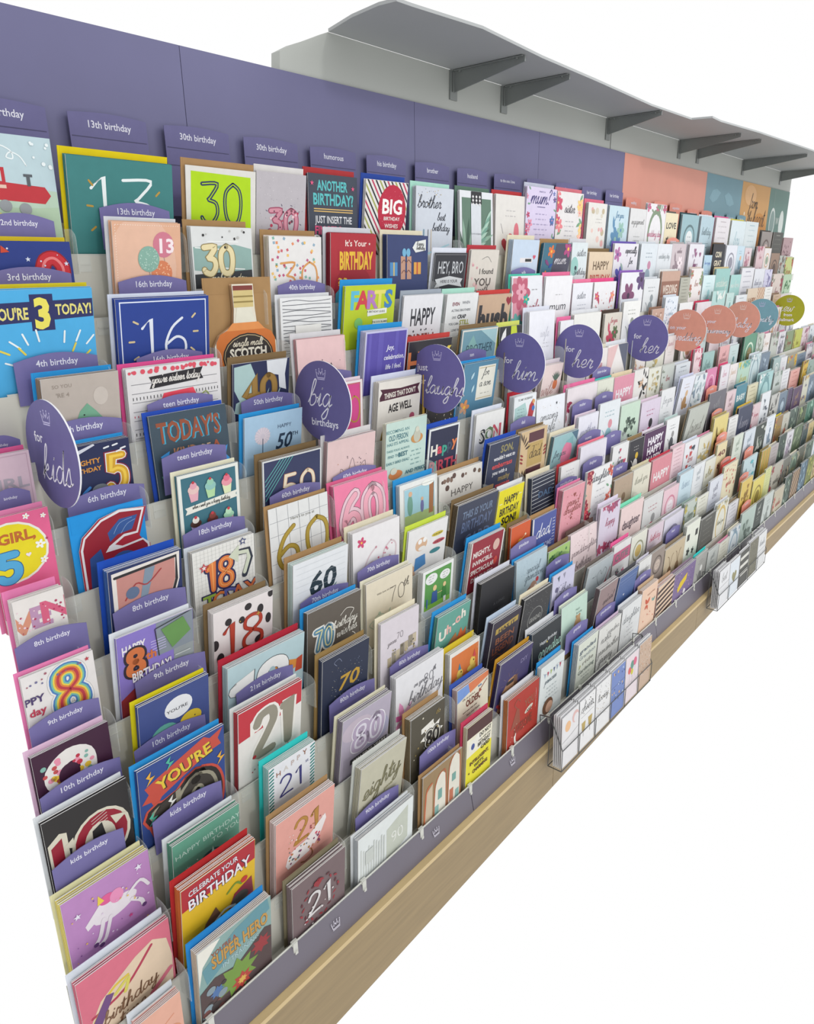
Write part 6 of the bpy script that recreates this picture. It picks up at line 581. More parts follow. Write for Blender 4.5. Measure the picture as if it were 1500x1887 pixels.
# far cards: id | body | accents | style | envelope | word | what it shows
FAR = '''
1m|b9cdd6|5a86a8,8fb4a8|r|||blue meadow flowers
1n|cfcfcf|777|w||engagement|grey engagement script
1o|d8d6d8|b8587c,7a8c74|a||wedding day|a floral arch reading WEDDING DAY
1p|d8ceb0|4a4a4a|W|5c5c58|LOVE|the word LOVE
1q|8fadb4|5c7478,d8dcdc|o|33474c||a white badge wreath
1r|a9bfc8|55666c|w|d5dae0|birthday|birthday script
1s|d3cfd2|b0a8ac|t|d86c98||thin grey lines
1t|cbd6da|8fb2bc|w|d6c94c|boy|pale blue script
1u|c9d2d4|9cb4bc|t|||faint blue lines
1v|8c8480|5c4c48,b8a09c|o|55504c||a grey photograph
1w|4c4c48|8c8c84,6c6c64|t|||dark foil lines
1x|a88c90|6c4c54|d|||dusty pink spots
2n|ccd3d8|8c9ca8,b8849c|v|c6ccd2||a small blue figure
2o|d0d4d8|8c9498|w||wedding day|wedding day script
2p|c0b4b8|8c7c84,e0d4d8|r|a8a4a4|wishes|a white dahlia
2q|d4d2d8|8c5c7c,b8a8b8|h|b8b4bc||trailing violet hearts
2r|a9c4d4|4c6cb0|w||bon voyage|blue script
2t|d3d5dc|8c8c98|o|||a silver wreath
2u|b9cdd8|7c9cac,d8a87c|v|||little nursery animals
2v|cdb4b8|b8707c,9c5a6c|f|||pink blossoms
2w|8c7464|55443c|o|||an oval portrait
2x|a8aca4|4c5450,8c6c64|l|||dark leaves
2y|b4bc7c|a84c3c,5c7c3c|f|||red and lime blooms
3n|d3d6d8|8c9498|v|c9cdd2||a pencil-drawn figure
3o|b89888|d6c8bc,8c6454|W|d6d6d4|WEDDING|a copper brush panel reading WEDDING
3p|a8a89c|6c6c60|t|7a6c58||a framed grey panel
3q|dad6d4|a86c5c,7a8c64|f|c9bcb4||autumn flowers
3r|c9dcde|9cc4c8|v|||a white dress
3s|8fb9b4|d8ddd4|w|c9b88c|wedding|mint script
3t|9cc4c0|d6dcd8|w||new home|white script
3u|d3d3d8|8c8c9c|t|8c8c88||fine grey lines
3v|d0d2d8|7c7c90|w||thank you|looping script
3w|c4c2d8|7c78a0|l|||lavender sprigs
3x|c9bcb4|8c3c48,5c6450|f|||wine red flowers
3y|a8c0a4|4c7c54,3c6c44|l|||green fern leaves
4k|dfdfe4|9c9ca8|w|df6f9c|mum|pale script
4l|dcdcd8|8c9088|w|d4d6da|Mum|looped grey script
4m|cfc8bc|b84c60,5c6c4c|r|4a3c34||a red rose bouquet
4n|dedfdc|8c948c|v|c8ccd4||two glass jars
4o|b89a8c|8c6c60,d4c0b4|h|8c6c5c||brown hearts
4p|d3d9e0|9cacbc,7c8ca0|d|ccd4de||blue speckles
4q|d8d8d8|3c3c3c|W||MR&MRS|black words MR&MRS
4r|d3ccd0|8c7c84|w|c03454|ruby|ruby script
4s|a8c8c4|d6dcd8,7ca09c|l|||teal leaves
4t|b4ccc8|7ca09c|v|||a teal animal
4u|d3d6d8|9ca4a8|t|||faint lines
4v|c9b8a4|8c5c3c|W||HAPPY|the word HAPPY
4w|a8846c|d6c4b0|s|||brown stripes
4x|d6d6d4|9c9c98|t|||pale lines
4y|b8a088|8c7460|t|8c7460||kraft lines
5n|dcc4c8|b84c68|f|d0405c||pink and red flowers
5o|94b4b0|4c6c6c|w||forty|dark script on teal
5p|cf9fa0|8c5c60,d8a44c|w||Just Married|Just Married script
5q|5c8c74|c9d8c4,8c7c54|o|4c4a48||an oval of daisies
5r|b9c0b8|7c8478,a8b49c|l|||olive branches
5s|b4b8b0|8c7478,6c7c68|f|||faded blossoms
5t|7c8c6c|a83c3c,4c5c3c|f|||red poppies
5u|b0b454|8c7c34|f|||yellow flowers
6k|d8d0d4|a83c58,8c2c48|f|df6f9c||crimson petals
6l|d0d2c4|8c8c80|w|4fb8b0|sister|grey script
6m|cd8a9c|dcd8dc|W|d8c8a8|HAPPY|pink bands reading HAPPY
6n|d6d4d0|2e2e30,c9a88c|l|||zebra leaves
6o|b9beb8|a84c58,7c8478|f|||a garland of red roses
6p|cdd2d6|7c848c|t|c9ced8||silver lines
6q|c97ca0|d8a8bc,a84c78|o|||concentric pink rings
6r|d3cfd4|c04c78|w|cf4a72|love|pink script
6s|a9c4b4|c9b84c,5c9c94|f|||yellow and teal flowers
6t|b9c9cc|d9dcda,7c949c|a|d0d6dc||a white arch
6u|9cb0b0|d3d8d6|o|6c8488||a pale badge
6v|8c8c80|b84c34,c9a83c|f|||orange and yellow blooms
7k|d6d6e0|9c9cb4|w|d8c8d4|Mother|lilac script
7l|d3d8dc|8cb4bc,c98a94|v|||a teal cup with flowers
7m|b9cdbc|3c4c44,5c6c60|h|d8d8dc||black heart balloons
7n|cbc0d0|b84c78,2e2c30|v|d8c4d4||a cake with pink flowers
7o|d3d4d6|8c9094|w||for you|small script
7p|d3d6e0|a8845c,c9a884|v|c8cce4||a bear in sunglasses
7r|66646c|8c8c90|w|||dark slate script
7s|cdb8bc|8c6c74|w|||rose script
7t|4c8090|d3d8d4|W|3c7484|BABY|the word BABY on teal
7u|c9c4a8|8c8468|t|||ochre lines
7v|9cc0c0|d9dcdc,6c9498|a|a8c8c8||a white swan arch
7w|b4bcb8|6c7c70,8c9c94|f|||grey-green blooms
7x|d09c94|a85c54|t|||coral lines
7y|c9a83c|8c2c2c,3c5c3c|f|||red and gold blossoms
8k|d3d0da|8c8ca0|w|e8788c|Mummy|Mummy script
8l|d6d6d6|6c6c74,b84c68|h|||small dark hearts
8m|2e2e34|d6d3d0,c9a83c|v|8c7450||a penguin and record
8o|dadcdc|55585c,8c8c8c|v|b4c8c4||two mice
8p|b0b4ac|6c6c64|w|8c7c64|Friend|grey foil script
8q|cfc07c|6c5c2c,b8983c|r|b0a068|30|a pineapple
8r|d6d6d4|9c9c98|t|||pale lines
8s|3c4258|9c9ca8|w|c9a83c|Happy|navy with white script
8t|cdb8bc|c04c68,8c4c6c|f|||pink carnations
8u|d3d6da|5c6470|h|||grey outline hearts
8v|b4b4b0|4c4c4c,8c8c88|l|||black brush leaves
8w|4c3c58|8c7c98|t|||violet foil lines
8x|54405c|a88c6c|w|||purple and gold script
8y|c0c0b0|4c4c7c,c9a84c|f|||navy and gold flowers
9l|a89480|c9b8a4,7c6450|v|8c7c6c||a kraft wedding cake
9m|d0ccbc|8c8c7c|w|c9bfa0|thank you|cream looped script
9n|c9828c|dcd8d8|W|c04050|HAPPY|pink and white bands reading HAPPY
9o|d9bec4|a87c88|t|d3b8c0||rose lines
9p|d6d6da|b84c4c,3c4450|h|d0d6e4||red berries on twigs
8q|cfc07c|6c5c2c,b8983c|r|b0a068|30|a pineapple
9q|d0c49c|6c3c34|W|c98a6c|40|a brown 40
9r|c4ccc0|8c9c8c|w|||sage script
9s|c4ccd4|7c8c9c|w|||blue-grey script
9t|3c4440|b4b8b0,5c6c60|l|||white leaves on black
9u|d0d6dc|7c8c9c|v|||a stork
9v|8c7450|c9a83c,a84c3c|f|c9b83c||gold and red petals
9w|4c5c54|8c9c8c,3c4c44|l|||dark green leaves
9x|54604c|8c9c6c,34443c|l|||olive fronds
9y|4c7464|8cb4a0|l|||jade leaves
10k|c9c0d0|a84c68,8c4c6c|f|d8cfe0||plum bird and sprigs
10l|d8c2c0|5c4c54|W|7cd8b4|daughter|the word daughter
10m|c9c9c8|b85c6c,8c8c8c|v|||a paper boat with roses
10n|d6b8c0|c07c90,dcd4d8|o|cdbcc4||a round pink locket
10o|bccfd8|7c94a8,a8bcc8|w|a8c0cc|twins|blue script
10p|d3d6d8|9ca4ac|w|||faded silver script
10q|c9d0d4|8c9498|t|||pale lines
10r|d0c8ac|b0504c|d|c04c44|50|red spots and 50
10s|b0c4c8|7c949c,5ca8b0|l|||teal pears
10t|c9b85c|6c4c2c,a8442c|s|8c7c54||brown and yellow stripes
10u|3c4a44|7c8c7c,54645c|l|||bottle green leaves
10v|5c6c54|8c9c7c,3c4c3c|l|||moss leaves
10w|3c4c4c|6c7c7c,8c6c5c|f|||dark teal blooms
11k|d3d2d2|6c6c70,b85c7c|W|df5f94|CUTIE|the word CUTIE and pink dress
11l|cbbcc6|b8405c,8c4c68|w||Birthday|magenta birthday script
11m|c9c6d2|8c88a0|o|d3d0dc||lilac medallions
11o|b4bcb4|6c7c6c,b8a84c|f|8ca098||sage birds
11p|c9ccd4|7c7c8c|w|||grey script
11q|d0d0ae|8c8c6c|t|||cream lines
11r|c9b05c|8c6c34|h|||amber hearts
11s|cdbf64|8c7c3c|o|||a mustard medallion
11t|c4c890|7c8c5c|t|||lime lines
11u|a8a498|5c5c54,8c3c3c|f|||muted roses
11v|6c6c64|a89c84,3c3c3c|l|||charcoal fronds
11w|54584c|8c7c6c,a8a48c|f|||dark mixed florals
12l|d0d0ce|8c8c8c|w|c9c6d4|Grandma|grey Grandma script
12m|8c8078|5c5048,b8a89c|o|6c6058||a taupe oval
12o|d3d6ca|3c3c3c|W|c9ccc4|11|two black candles
12p|54544f|8c8c84|t|3c3c3a||charcoal lines
12r|a8b8b0|6c7c74|h|||grey-green hearts
12s|3c4440|c4c8c0|w|||white script on black
12t|b4bcb8|7c8480|v|||silver figures
12u|b0a894|a84c44,6c7c54|f|||red and green roses
12v|4c5c54|8c9c8c,3c4c3c|l|||forest leaves
12w|6c5c50|a88c6c|s|||brown stripes
12x|4c6474|8ca4b4|l|||blue-green fern
12y|6c7440|a8a85c|l|||olive stems
13o|9c9c98|6c6c6c,d3d3d0|v|35c4c0||a silver figure
13p|b8bcb8|8c9090|w|||silver happy script
'''

def PN(n): return 'printed_picture' if n == 'picture' else n.split('#')[0]
def cname(h):
    import colorsys
    h = h.lstrip('#'); h = ''.join(c*2 for c in h) if len(h) == 3 else h
    r, g, b = (int(h[i:i+2], 16)/255 for i in (0, 2, 4)); H_, S_, V_ = colorsys.rgb_to_hsv(r, g, b); H_ *= 360
    if S_ < .07: return 'white' if V_ > .8 else 'silver-grey' if V_ > .62 else 'grey' if V_ > .35 else 'black'
    if V_ < .3: return 'near-black'
    if S_ < .16 and V_ > .75: return ('blush' if H_ < 25 or H_ > 320 else 'ivory' if H_ < 70 else 'pale mint' if H_ < 175 else 'pale blue' if H_ < 235 else 'pale lilac')
    if S_ < .27 and V_ < .82: return 'greyish '+('pink' if H_ < 12 or H_ > 310 else 'beige' if H_ < 60 else 'green' if H_ < 165 else 'blue' if H_ < 250 else 'mauve')
    pre = 'dark ' if V_ < .5 else 'pale ' if S_ < .3 and V_ > .7 else ''
    for lim, n in ((14, 'red'), (42, 'tan' if S_ < .5 else 'orange'), (68, 'yellow' if S_ > .35 else 'khaki'), (160, 'green'), (200, 'teal'), (250, 'blue'), (290, 'purple'), (335, 'pink'), (361, 'red')):
        if H_ < lim: return (pre+n).replace('pale red', 'rose').replace('pale tan', 'beige').replace('dark tan', 'brown').replace('dark orange', 'brown').replace('dark khaki', 'olive').replace('dark yellow', 'olive')
def far_design(sp, seed):
    i, body, acc, st, env, txt, what = sp; g = random.Random(seed); A = acc.split(','); A = (A*3)[:3]; D = []
    if st == 'w':
        if txt and len(txt) < 12: D += [('S', txt, .5, g.uniform(.3, .42), min(.26, 1.5/len(txt)), A[0], .013, g.uniform(-.1, 0))]
        else:
            for k, q in enumerate((txt or 'with love').split()): D.append(('S', q, .5, .28+.2*k, .2, A[0], .013, -.05))
        D += [('X', .25, .68, .75, 2, A[1], .1, .01, seed)]
    elif st == 'W':
        D += [('R', 0, .2, 1, .52, A[1])] if txt in ('WEDDING', 'HAPPY', 'CUTIE') and len(acc) > 6 else []
        D += [('fit', txt, .5, .36, .18, .78, A[0], 3, -.05)]; D += [('F', .3, .8, .12, A[2], A[1]), ('F', .65, .85, .1, A[1], A[2])]
    elif st == 'f': D += [('FB', A, g.choice(['lr', 'tb', 'lb', 'rt']), seed, .12, 1.2, 9, A[1]), ('S', g.choice(['love', 'for you', 'happy', 'wishes']), .55, .45, .18, A[2], .012)]
    elif st == 'r': D += [('F', .4, .7, .26, A[0], A[1], 7), ('F', .65, .5, .18, A[1], A[2], 6), ('LF', .3, .5, .3, -1.8, A[2]), ('LF', .6, .8, .3, .4, A[2]), ('S', txt or 'for you', .55, .2, .13, A[0], .012)]
    elif st == 'v': D += [('C', .5, .78, .16, A[0], .2), ('C', .56, .5, .1, A[1]), ('L', [(.4, .95), (.3, .7), (.2, .6)], .025, A[2]), ('C', .7, .9, .1, A[2], .07), ('X', .25, .22, .75, 2, A[0], .09, .01, seed)]
    elif st == 'h': D += [('H', g.uniform(.2, .8), g.uniform(.15, 1.0), g.uniform(.05, .1), A[k % 3]) for k in range(11)]+[('S', 'love', .5, .5, .2, A[0], .012)]
    elif st == 'o': D += [('C', .5, .5, .34, A[0], .3), ('C', .5, .5, .28, body, .25), ('C', .5, .5, .2, A[1], .17), ('X', .36, .46, .64, 2, A[2], .09, .01, seed)]
    elif st == 'd': D += [('DT', 34, .03, A, .05, .05, .95, 1.1, seed), ('S', 'wishes', .5, .5, .15, A[0], .012)]
    elif st == 's': D += [('DG', A, .05, g.uniform(.4, 2.4), 0, 0, 1, 1.2, .12)]
    elif st == 'a': D += [('C', .5, .6, .38, A[1], .5), ('C', .5, .64, .31, body, .44), ('FB', [A[0], A[1]], 't', seed, .1, 1.2, 9, A[1]), ('S', txt or 'love', .5, .6, .13, A[0], .011)]
    elif st == 'l': D += [('LF', g.uniform(.05, .95), g.uniform(.1, 1.1), g.uniform(.2, .38), g.uniform(0, 6.3), A[k % 2]) for k in range(16)]+[('X', .3, .35, .7, 2, A[-1], .09, .012, seed)]
    else: D += [('X', .15, .2, .85, 6, A[0], .13, .012, seed), ('R', .3, .08, .7, .1, A[0])]
    return D
for ln in FAR.strip().splitlines():
    q = ln.split('|')
    if len(q) < 7: continue
    i, body, acc, st, env, txt, what = q
    if i in CARDS: continue
    cn = cname(body)
    CARDS[i] = dict(short=cn+' card with '+what, desc=cn+' card with '+what, body=body, env=env or None, n=3, D=far_design(q, hash_id(i)), back=body, far=True)

def tone(h, k):
    c = col(h); return tuple(min(1, v*k) for v in c[:3])+(1,)
STOCK = MB()           # the cards standing behind the front ones
NENV = 0
def place(i, row, x0, x1, ht, lean):
    """one pocket: front card, envelope behind, spare copies between them"""
    global NENV
    s = CARDS[i]; W = x1-x0; hid = .028; ht -= .01 if row == 13 else 0; Ht = ht+hid; Yf = lipY(row)+.0045
    th = .0014; far = s.get('far') or x0 > 2.3
    loc = Vector((x0, Yf-lean*hid, lipZ(row)-hid)); rx = -math.atan(lean)
    def T(x, y, z): # card space -> world
        ca, sa = math.cos(rx), math.sin(rx); return (loc.x+x, loc.y+y*ca-z*sa, loc.z+y*sa+z*ca)
    b = MB(); shp = s.get('shape')
    if shp:
        out = [(min(max(px, 0), 1)*W, max(0, Ht-py*W)) for px, py in shp]
        out.reverse(); b.extrude(out, -th/2, th/2, 'd8d6d0', s['body'])
    else: b.box(0, W, -th/2, th/2, 0, Ht, 'd6d6d4' if i not in ('10g', '2s') else '555', s['body'])
    pr = Print(W, Ht, -th/2-.00005)
    if not s.get('far'): pr.ys = .92
    pr.run(s['D'])
    if far:                                  # small in view: card and print in one mesh
        for m in pr.parts.values():
            k = len(b.v); b.v += m.v; b.f += [tuple(j+k for j in f) for f in m.f]; b.c += m.c
        o = b.obj('greeting_card', M_CARD)
    else:
        o = b.obj('greeting_card', M_CARD)
        for nm, m in pr.parts.items():
            if m.f: m.obj(PN(nm), M_CARD, o)
    o.location = loc; o.rotation_euler = (rx, 0, 0)
    # spare copies
    g = random.Random(hash_id(i)); n = min(s['n'], 6); pitch = min(.0031, .0165/max(n, 1)); y = 0
    c = s['back']
    lft = .002 if W > .11 else .001
    for k in range(1, n):
        y = k*pitch; dz = g.uniform(-.0015, .0015); dx = g.uniform(-lft, 0)*.6
        h = Ht+dz; d0, d1 = y-.0006, y+.0006
        P = [(dx, d0, 0), (W+dx*.3, d0, 0), (W+dx*.3, d1, 0), (dx, d1, 0), (dx, d0, h), (W+dx*.3, d0, h), (W+dx*.3, d1, h), (dx, d1, h)]
        if shp:
            continue
        q = len(STOCK.v); STOCK.v += [T(*p) for p in P]
        for kk, f in enumerate(((0, 1, 5, 4), (1, 2, 6, 5), (2, 3, 7, 6), (3, 0, 4, 7), (4, 5, 6, 7))):
            STOCK.f.append(tuple(q+j for j in f)); STOCK.c.append(tone(c, .97) if kk in (0, 3) else col('dcdcda'))
    if shp:
        for k in range(1, n):
            out2 = [T(px-.003*k if False else px, k*pitch, pz) for px, pz in out]
            m = MB(); m.poly(out2, s['back']); q = len(STOCK.v); STOCK.v += m.v; STOCK.f += [tuple(j+q for j in f) for f in m.f]; STOCK.c += m.c
    if s['env']:
        ex = max(.0008, min(.006, s.get('gl', .006)-.0015)); ez = (.006 if i in TAGGED else .011) if x0 < 2.3 else .007; y = n*pitch+.0012
        e = MB(); e.box(-ex, W-.002, -.0009, .0009, 0, Ht+ez, s['env'], s['env'])
        # flap fold across the top
        e.box(-ex+.003, W-.005, -.0012, -.0009, Ht+ez-.028, Ht+ez-.001, tone(s['env'], .96), tone(s['env'], .96))
        eo = e.obj('envelope', M_ENV); eo.location = T(0, y, 0); eo.rotation_euler = (rx, 0, 0)
        en = {BL: 'bright blue', KR: 'kraft brown', KD: 'dark kraft', CR: 'cream'}.get(s['env']) or cname(s['env'])
        lb = '%s envelope behind the %s' % (en, s['short'])
        if len(lb.split()) > 13: lb = '%s envelope behind %s' % (en, ' '.join(s['short'].split()[:9]))
        tag(eo, lb+', %s row' % ORD[row] if len(lb.split()) <= 13 else lb, 'envelope', 'envelopes behind the greeting cards')
    s['obj'] = o; s['x'] = (x0, x1); s['row'] = row
    return o

# ---- fill: measured cards, wide runs split in two, gaps given plain cards
rows = {}
for i, (r, x0, x1, ht, ln_) in MEAS.items():
    if ht < .075 or x1-x0 < .05: continue
    if x1-x0 > .215 and i not in ('10b',):
        mid = (x0+x1)/2; rows.setdefault(r, []).append([i, x0, mid-.003, ht, ln_]); rows[r].append([i+'+', mid+.003, x1, ht-.008, ln_])
    else: rows.setdefault(r, []).append([i, x0, x1, ht, ln_])
PAL = [('d3d3d6', '9ca0ac,b8a0ac,8c94a8'), ('cfd6da', '8ca4b4,a8b8bc,7c8c9c'), ('d8d2d0', 'b88490,8c9c88,c4a080'), ('c9c8cc', '8c8890,6c6c78,a89cac'), ('d0d0c4', 'a8a07c,8c8c74,c0a868'), ('b8c8c8', '7ca0a4,5c8488,a8b8a8'), ('cfc0c4', 'a87484,8c5c70,c49ca4')]
PAL2 = [('8ca098', '4c6c60,a8b49c,6c8474'), ('b4b4a8', '6c6c5c,8c8c74,a85c4c'), ('5c6c60', '8ca08c,3c4c44,a89c6c'), ('a8a0a0', '6c6068,8c7c84,c0a08c'), ('6c7c8c', 'a8b8c4,4c5c6c,8c9cac'), ('b8a878', '8c7440,6c5c3c,a8502c')]
WHAT = {'w': 'handwritten script', 't': 'lines of small print', 'f': 'a floral border', 'h': 'scattered hearts', 'v': 'a small drawn animal', 'o': 'an oval wreath', 'l': 'loose leaves', 'd': 'confetti dots', 's': 'diagonal stripes', 'r': 'a rose spray', 'a': 'a floral arch'}
def plain(i, row, x):
    g = random.Random(hash_id(i)); p = (PAL2 if x > 3.4 and row >= 7 and g.random() < .55 else PAL); body, acc = g.choice(p); st = g.choice('wtfhvoldsra' if p is PAL2 else 'wwtfhvolra')
    acc = acc.split(','); g.shuffle(acc); sp = (i, body, ','.join(acc), st, '', g.choice(['love', 'birthday', 'thank you', 'wishes', 'mum', 'friend']), '')
    d = cname(body)+' card with '+(cname(acc[0])+' ' if 1 else '')+WHAT[st].replace('a ', '').replace('an ', '')
    env = g.choice([None, None, 'cfd3d8', 'd0cbb8', '8c7c64', 'c9849c'])
    CARDS[i] = dict(short=d, desc=d, body=body, env=env, n=g.choice([2, 3, 4]), D=far_design(sp, hash_id(i)), back=body, far=True)
allc = []
for r in range(1, 14):
    L = sorted(rows.get(r, []), key=lambda q: q[1]); k = 0; lim = {1: 4.8, 2: 4.75, 3: 4.63, 4: 4.47, 5: 4.6, 13: 4.75}.get(r, 4.93)
    g = random.Random(r); out = []; x = XLEFT[r-1]
    for q in L+[['end', lim, lim, 0, 0]]:
        gap = q[1]-x
        while gap > .11:
            w_ = min(gap-.004, g.uniform(.125, .165)) if gap < .3 else g.uniform(.125, .165)
            if x > .9: out.append(['g%d_%d' % (r, k), x+.004, x+.002+w_, g.choice([.1, .105, .13, .135, .14]), -.03]); k += 1
            x += w_+g.uniform(.004, .012); gap = q[1]-x
        if q[0] != 'end': out.append(q); x = q[2]
    rows[r] = out
    for q in out:
        if q[0] not in CARDS: plain(q[0], r, q[1])
        allc.append((r, q))
# individual cards: the 300 that show largest; the remainder join the spare stock
def size(r, q): d = Vector((q[1], lipY(r)+1.274, lipZ(r)+.05-1.632)).length; return (q[2]-q[1])/d**2
order = sorted(allc, key=lambda a: -size(*a)); keep = set(a[1][0] for a in order[:298])
TAGGED = set(t[0] for t in TAGM)
SX = (.429, .944, 1.298, 1.643, 1.966, 2.447, 2.808, 3.148, 3.477, 3.761, 4.241)
for r in (4, 5, 6):
    for q in rows[r]:
        for sx in SX:
            if (r > 4 or min(sx-q[1], q[2]-sx) < .022) and q[1] < sx+.003 and q[2] > sx-.003 and lipZ(r)+q[3] > 1.318:
                if sx-q[1] < q[2]-sx: q[1] = sx+.003
                else: q[2] = sx-.003
for r in range(1, 14):
    for p, q in zip(rows[r], rows[r][1:]): CARDS[q[0]]['gl'] = q[1]-p[2]
for r, q in allc:
    place(q[0], r, *q[1:])
for r, q in allc:
    if q[0] in keep: continue
    o = CARDS[q[0]]['obj']; me = o.data; M = Matrix.LocRotScale(o.location, o.rotation_euler, None); k = len(STOCK.v)
    STOCK.v += [tuple(M @ v.co) for v in me.vertices]; cd = me.color_attributes['Col'].data
    for p in me.polygons: STOCK.f.append(tuple(j+k for j in p.vertices)); STOCK.c.append(tuple(cd[p.loop_start].color))
    for ch in list(o.children): bpy.data.objects.remove(ch)
    bpy.data.objects.remove(o); CARDS[q[0]]['obj'] = None
st = STOCK.obj('greeting_card_stock', M_CARD)
tag(st, 'spare copies packed behind the front cards and the tiny farthest cards', 'card stock', 'greeting cards on the rack', 'stuff')
# labels
seen = set()
for r in range(1, 14):
    prev = None
    for q in rows[r]:
        s = CARDS[q[0]]; o = s['obj']
        if o:
            cand = [s['desc']+', %s row' % ORD[r]] if len(s['desc'].split()) <= 12 else [s['desc']]
            if s.get('far'):
                base = '%s, %s row' % (s['desc'], ORD[r])
                cand = [base]
                if prev: 
                    ps = ' '.join(prev.split()[:6]); cand.append('%s, %s row, right of %s' % (' '.join(s['desc'].split()[:8]), ORD[r], ps))
                cand.append('%s, %s row, %s from the left end' % (' '.join(s['desc'].split()[:8]), ORD[r], ORDN(rows[r].index(q)+1)))
            lb = next((c for c in cand if c not in seen and len(c.split()) <= 16), cand[-1])
            lb = ' '.join(lb.split()[:16]); seen.add(lb)
            tag(o, lb, 'greeting card', 'greeting cards on the rack')
        prev = s['desc']

# ---------------------------------------------------------------- header tags
def header(x0, x1, ztop, row, txt, colr='6f699b', wall=False):
    W = x1-x0; arc = .010 if not wall else .004; Hh = .062 if not wall else .15
    b = MB(); n = 10; pts = [(0, 0), (W, 0)]+[(W*(1-k/n), Hh+arc*math.sin(math.pi*k/n)) for k in range(n+1)]
    b.extrude(pts, -.0005, .0005, tone(colr, .9), colr)
    o = b.obj('header_tag', M_CARD)
    pr = Print(W, Hh+arc, -.0006, (0, 0, 1, 9)); s = min(.078, 1.1/max(len(txt), 1)) if not wall else min(.08, 1.05/len(txt))
    pr.T(txt, .5, (arc+.0035 if not wall else .018)/W, s, 'dcdce8', 1, .95)
    for m in pr.parts.values(): m.obj('lettering', M_CARD, o)
    if wall:
        cr = MB()
        for zz in (.115, .086): cr.box(.003, W-.003, -.0009, -.0005, zz, zz+.0012, tone(colr, .5))
        cr.obj('crease', M_CARD, o)
    if wall: o.location = (x0, -.012, ztop-Hh)
    else: o.location = (x0, lipY(row)+.0262, ztop-Hh+.003); o.rotation_euler = (.03, 0, 0)
    return o
used = {}
for cid, row, x0, x1, zt, txt in TAGM:
    xm = (x0+x1)/2; cl = '6f699b'
    if cid[0] == 'P': cl = 'd98d7c'
    left = cid[-1] == 'a' and row >= 5 or cid in ('2a', '3a')
    if left: x0 = x1-.124; x0 = max(x0, XLEFT[row-1]+.001)
    else: x0, x1 = xm-.0625, xm+.0625
    o = header(x0, x1, zt, row, txt, cl)
    near = CARDS.get(cid, {}).get('short')
    lb = '%s header tag reading %s' % ('lavender' if cid[0] != 'P' else 'coral', txt)
    lb += ', behind the '+near if near and len((lb+near).split()) < 13 else ', %s row' % ORD[row]
    lb = ' '.join(lb.split()[:16])
    tag(o, lb, 'header tag', 'header tags of the card pockets')
WT = ['1st birthday', '13th birthday', '30th birthday', '30th birthday', 'humorous', 'his birthday', 'brother', 'husband', 'to the one i love', 'mum', 'sister', 'her birthday', 'her birthday']
for k, t in enumerate(WT):
    x0 = .6478+PT*(k-1)
    o = header(x0, x0+.14, 1.8797, 0, t, '65628c', True)
    near = {2: ' above the lime 30 card', 3: ' above the glitter 30 card', 11: ' left of last lavender tag', 12: ' beside coral panel'}.get(k, '')
    tag(o, ' '.join(('tall lavender header tag reading %s on the wall%s' % (t, near)).split()[:16]), 'header tag', 'tall header tags along the wall')
k = 0
for x in (2.742, 3.0, 3.16, 3.36, 3.53, 3.70, 3.87, 4.03):
    coral = x < 3.58; t = ['wedding', 'engagement', 'congratulations', 'anniversary', 'our day', 'sympathy', 'thinking of you', 'thank you'][k]
    o = header(x, x+.135, 1.865-(.012 if k > 2 else 0), 0, t, 'd98d7c' if coral else '6f93a0', True)
    tag(o, 'tall %s header tag reading %s against the wall panel' % ('coral' if coral else 'slate blue', t), 'header tag', 'tall header tags along the wall'); k += 1

# ---------------------------------------------------------------- round section signs
CROWN = [(-.5, -.28), (.5, -.28), (.62, .3), (.3, .02), (.22, .42), (0, .06), (-.22, .42), (-.3, .02), (-.62, .3)]
def crown_print(pr, cx, cy, s, c):
    p = [(cx+x*s, cy-y*s) for x, y in CROWN]
    pr.L(p+[p[0]], s*.09, c, 0, 'crown_emblem')
    for x, y in ((-.62, .42), (-.22, .54), (.22, .54), (.62, .42), (0, .2)): pr.C(cx+x*s, cy-y*s, s*.07, c, part='crown_emblem')
    pr.L([(cx-.5*s, cy+.42*s), (cx+.5*s, cy+.42*s)], s*.09, c, 0, 'crown_emblem')
SIGNS = [(.429, '655f92', [('T', 'for', .33, .38, .11), ('S', 'kids', .52, .64, 0.33)], 'for kids'), (.944, '655f92', [('S', 'big', .44, .44, 0.32), ('T', 'birthdays', .58, .78, .105)], 'big birthdays'),  # one lavender; nearer discs tinted darker, the dimmer light put into their colour
 (1.298, '6c66a0', [('T', 'just', .28, .36, .11), ('T', 'for', .26, .56, .11), ('S', 'laughs', .62, .62, 0.25)], 'just for laughs'), (1.643, '6e68a4', [('T', 'for', .34, .48, .12), ('S', 'him', .6, .66, 0.30)], 'for him'),
 (1.966, '6e68a4', [('T', 'for', .38, .48, .12), ('S', 'her', .58, .68, 0.31)], 'for her, nearer of two'), (2.447, '6e68a4', [('T', 'for', .36, .48, .12), ('S', 'her', .58, .7, 0.31)], 'for her, farther of two'),
 (2.808, 'dd9a88', [('T', 'on your', .36, .45, .1), ('S', 'wedding', .54, .66, 0.19)], 'on your wedding'), (3.148, 'dd9a88', [('T', 'on your', .34, .44, .1), ('S', 'anniversary', .5, .66, 0.14)], 'on your anniversary'),
 (3.477, 'dd9a88', [('S', 'baby', .5, .62, 0.26)], 'baby'), (3.761, '7aa2b0', [('T', 'just', .4, .4, .1), ('S', 'sympathy', .5, .6, 0.17)], 'just sympathy'), (4.241, 'a5a42c', [('S', 'new', .4, .42, 0.30), ('T', 'from', .56, .66, .11), ('T', 'Hallmark', .52, .82, .11)], 'new from, at the far end')]
SR = .077
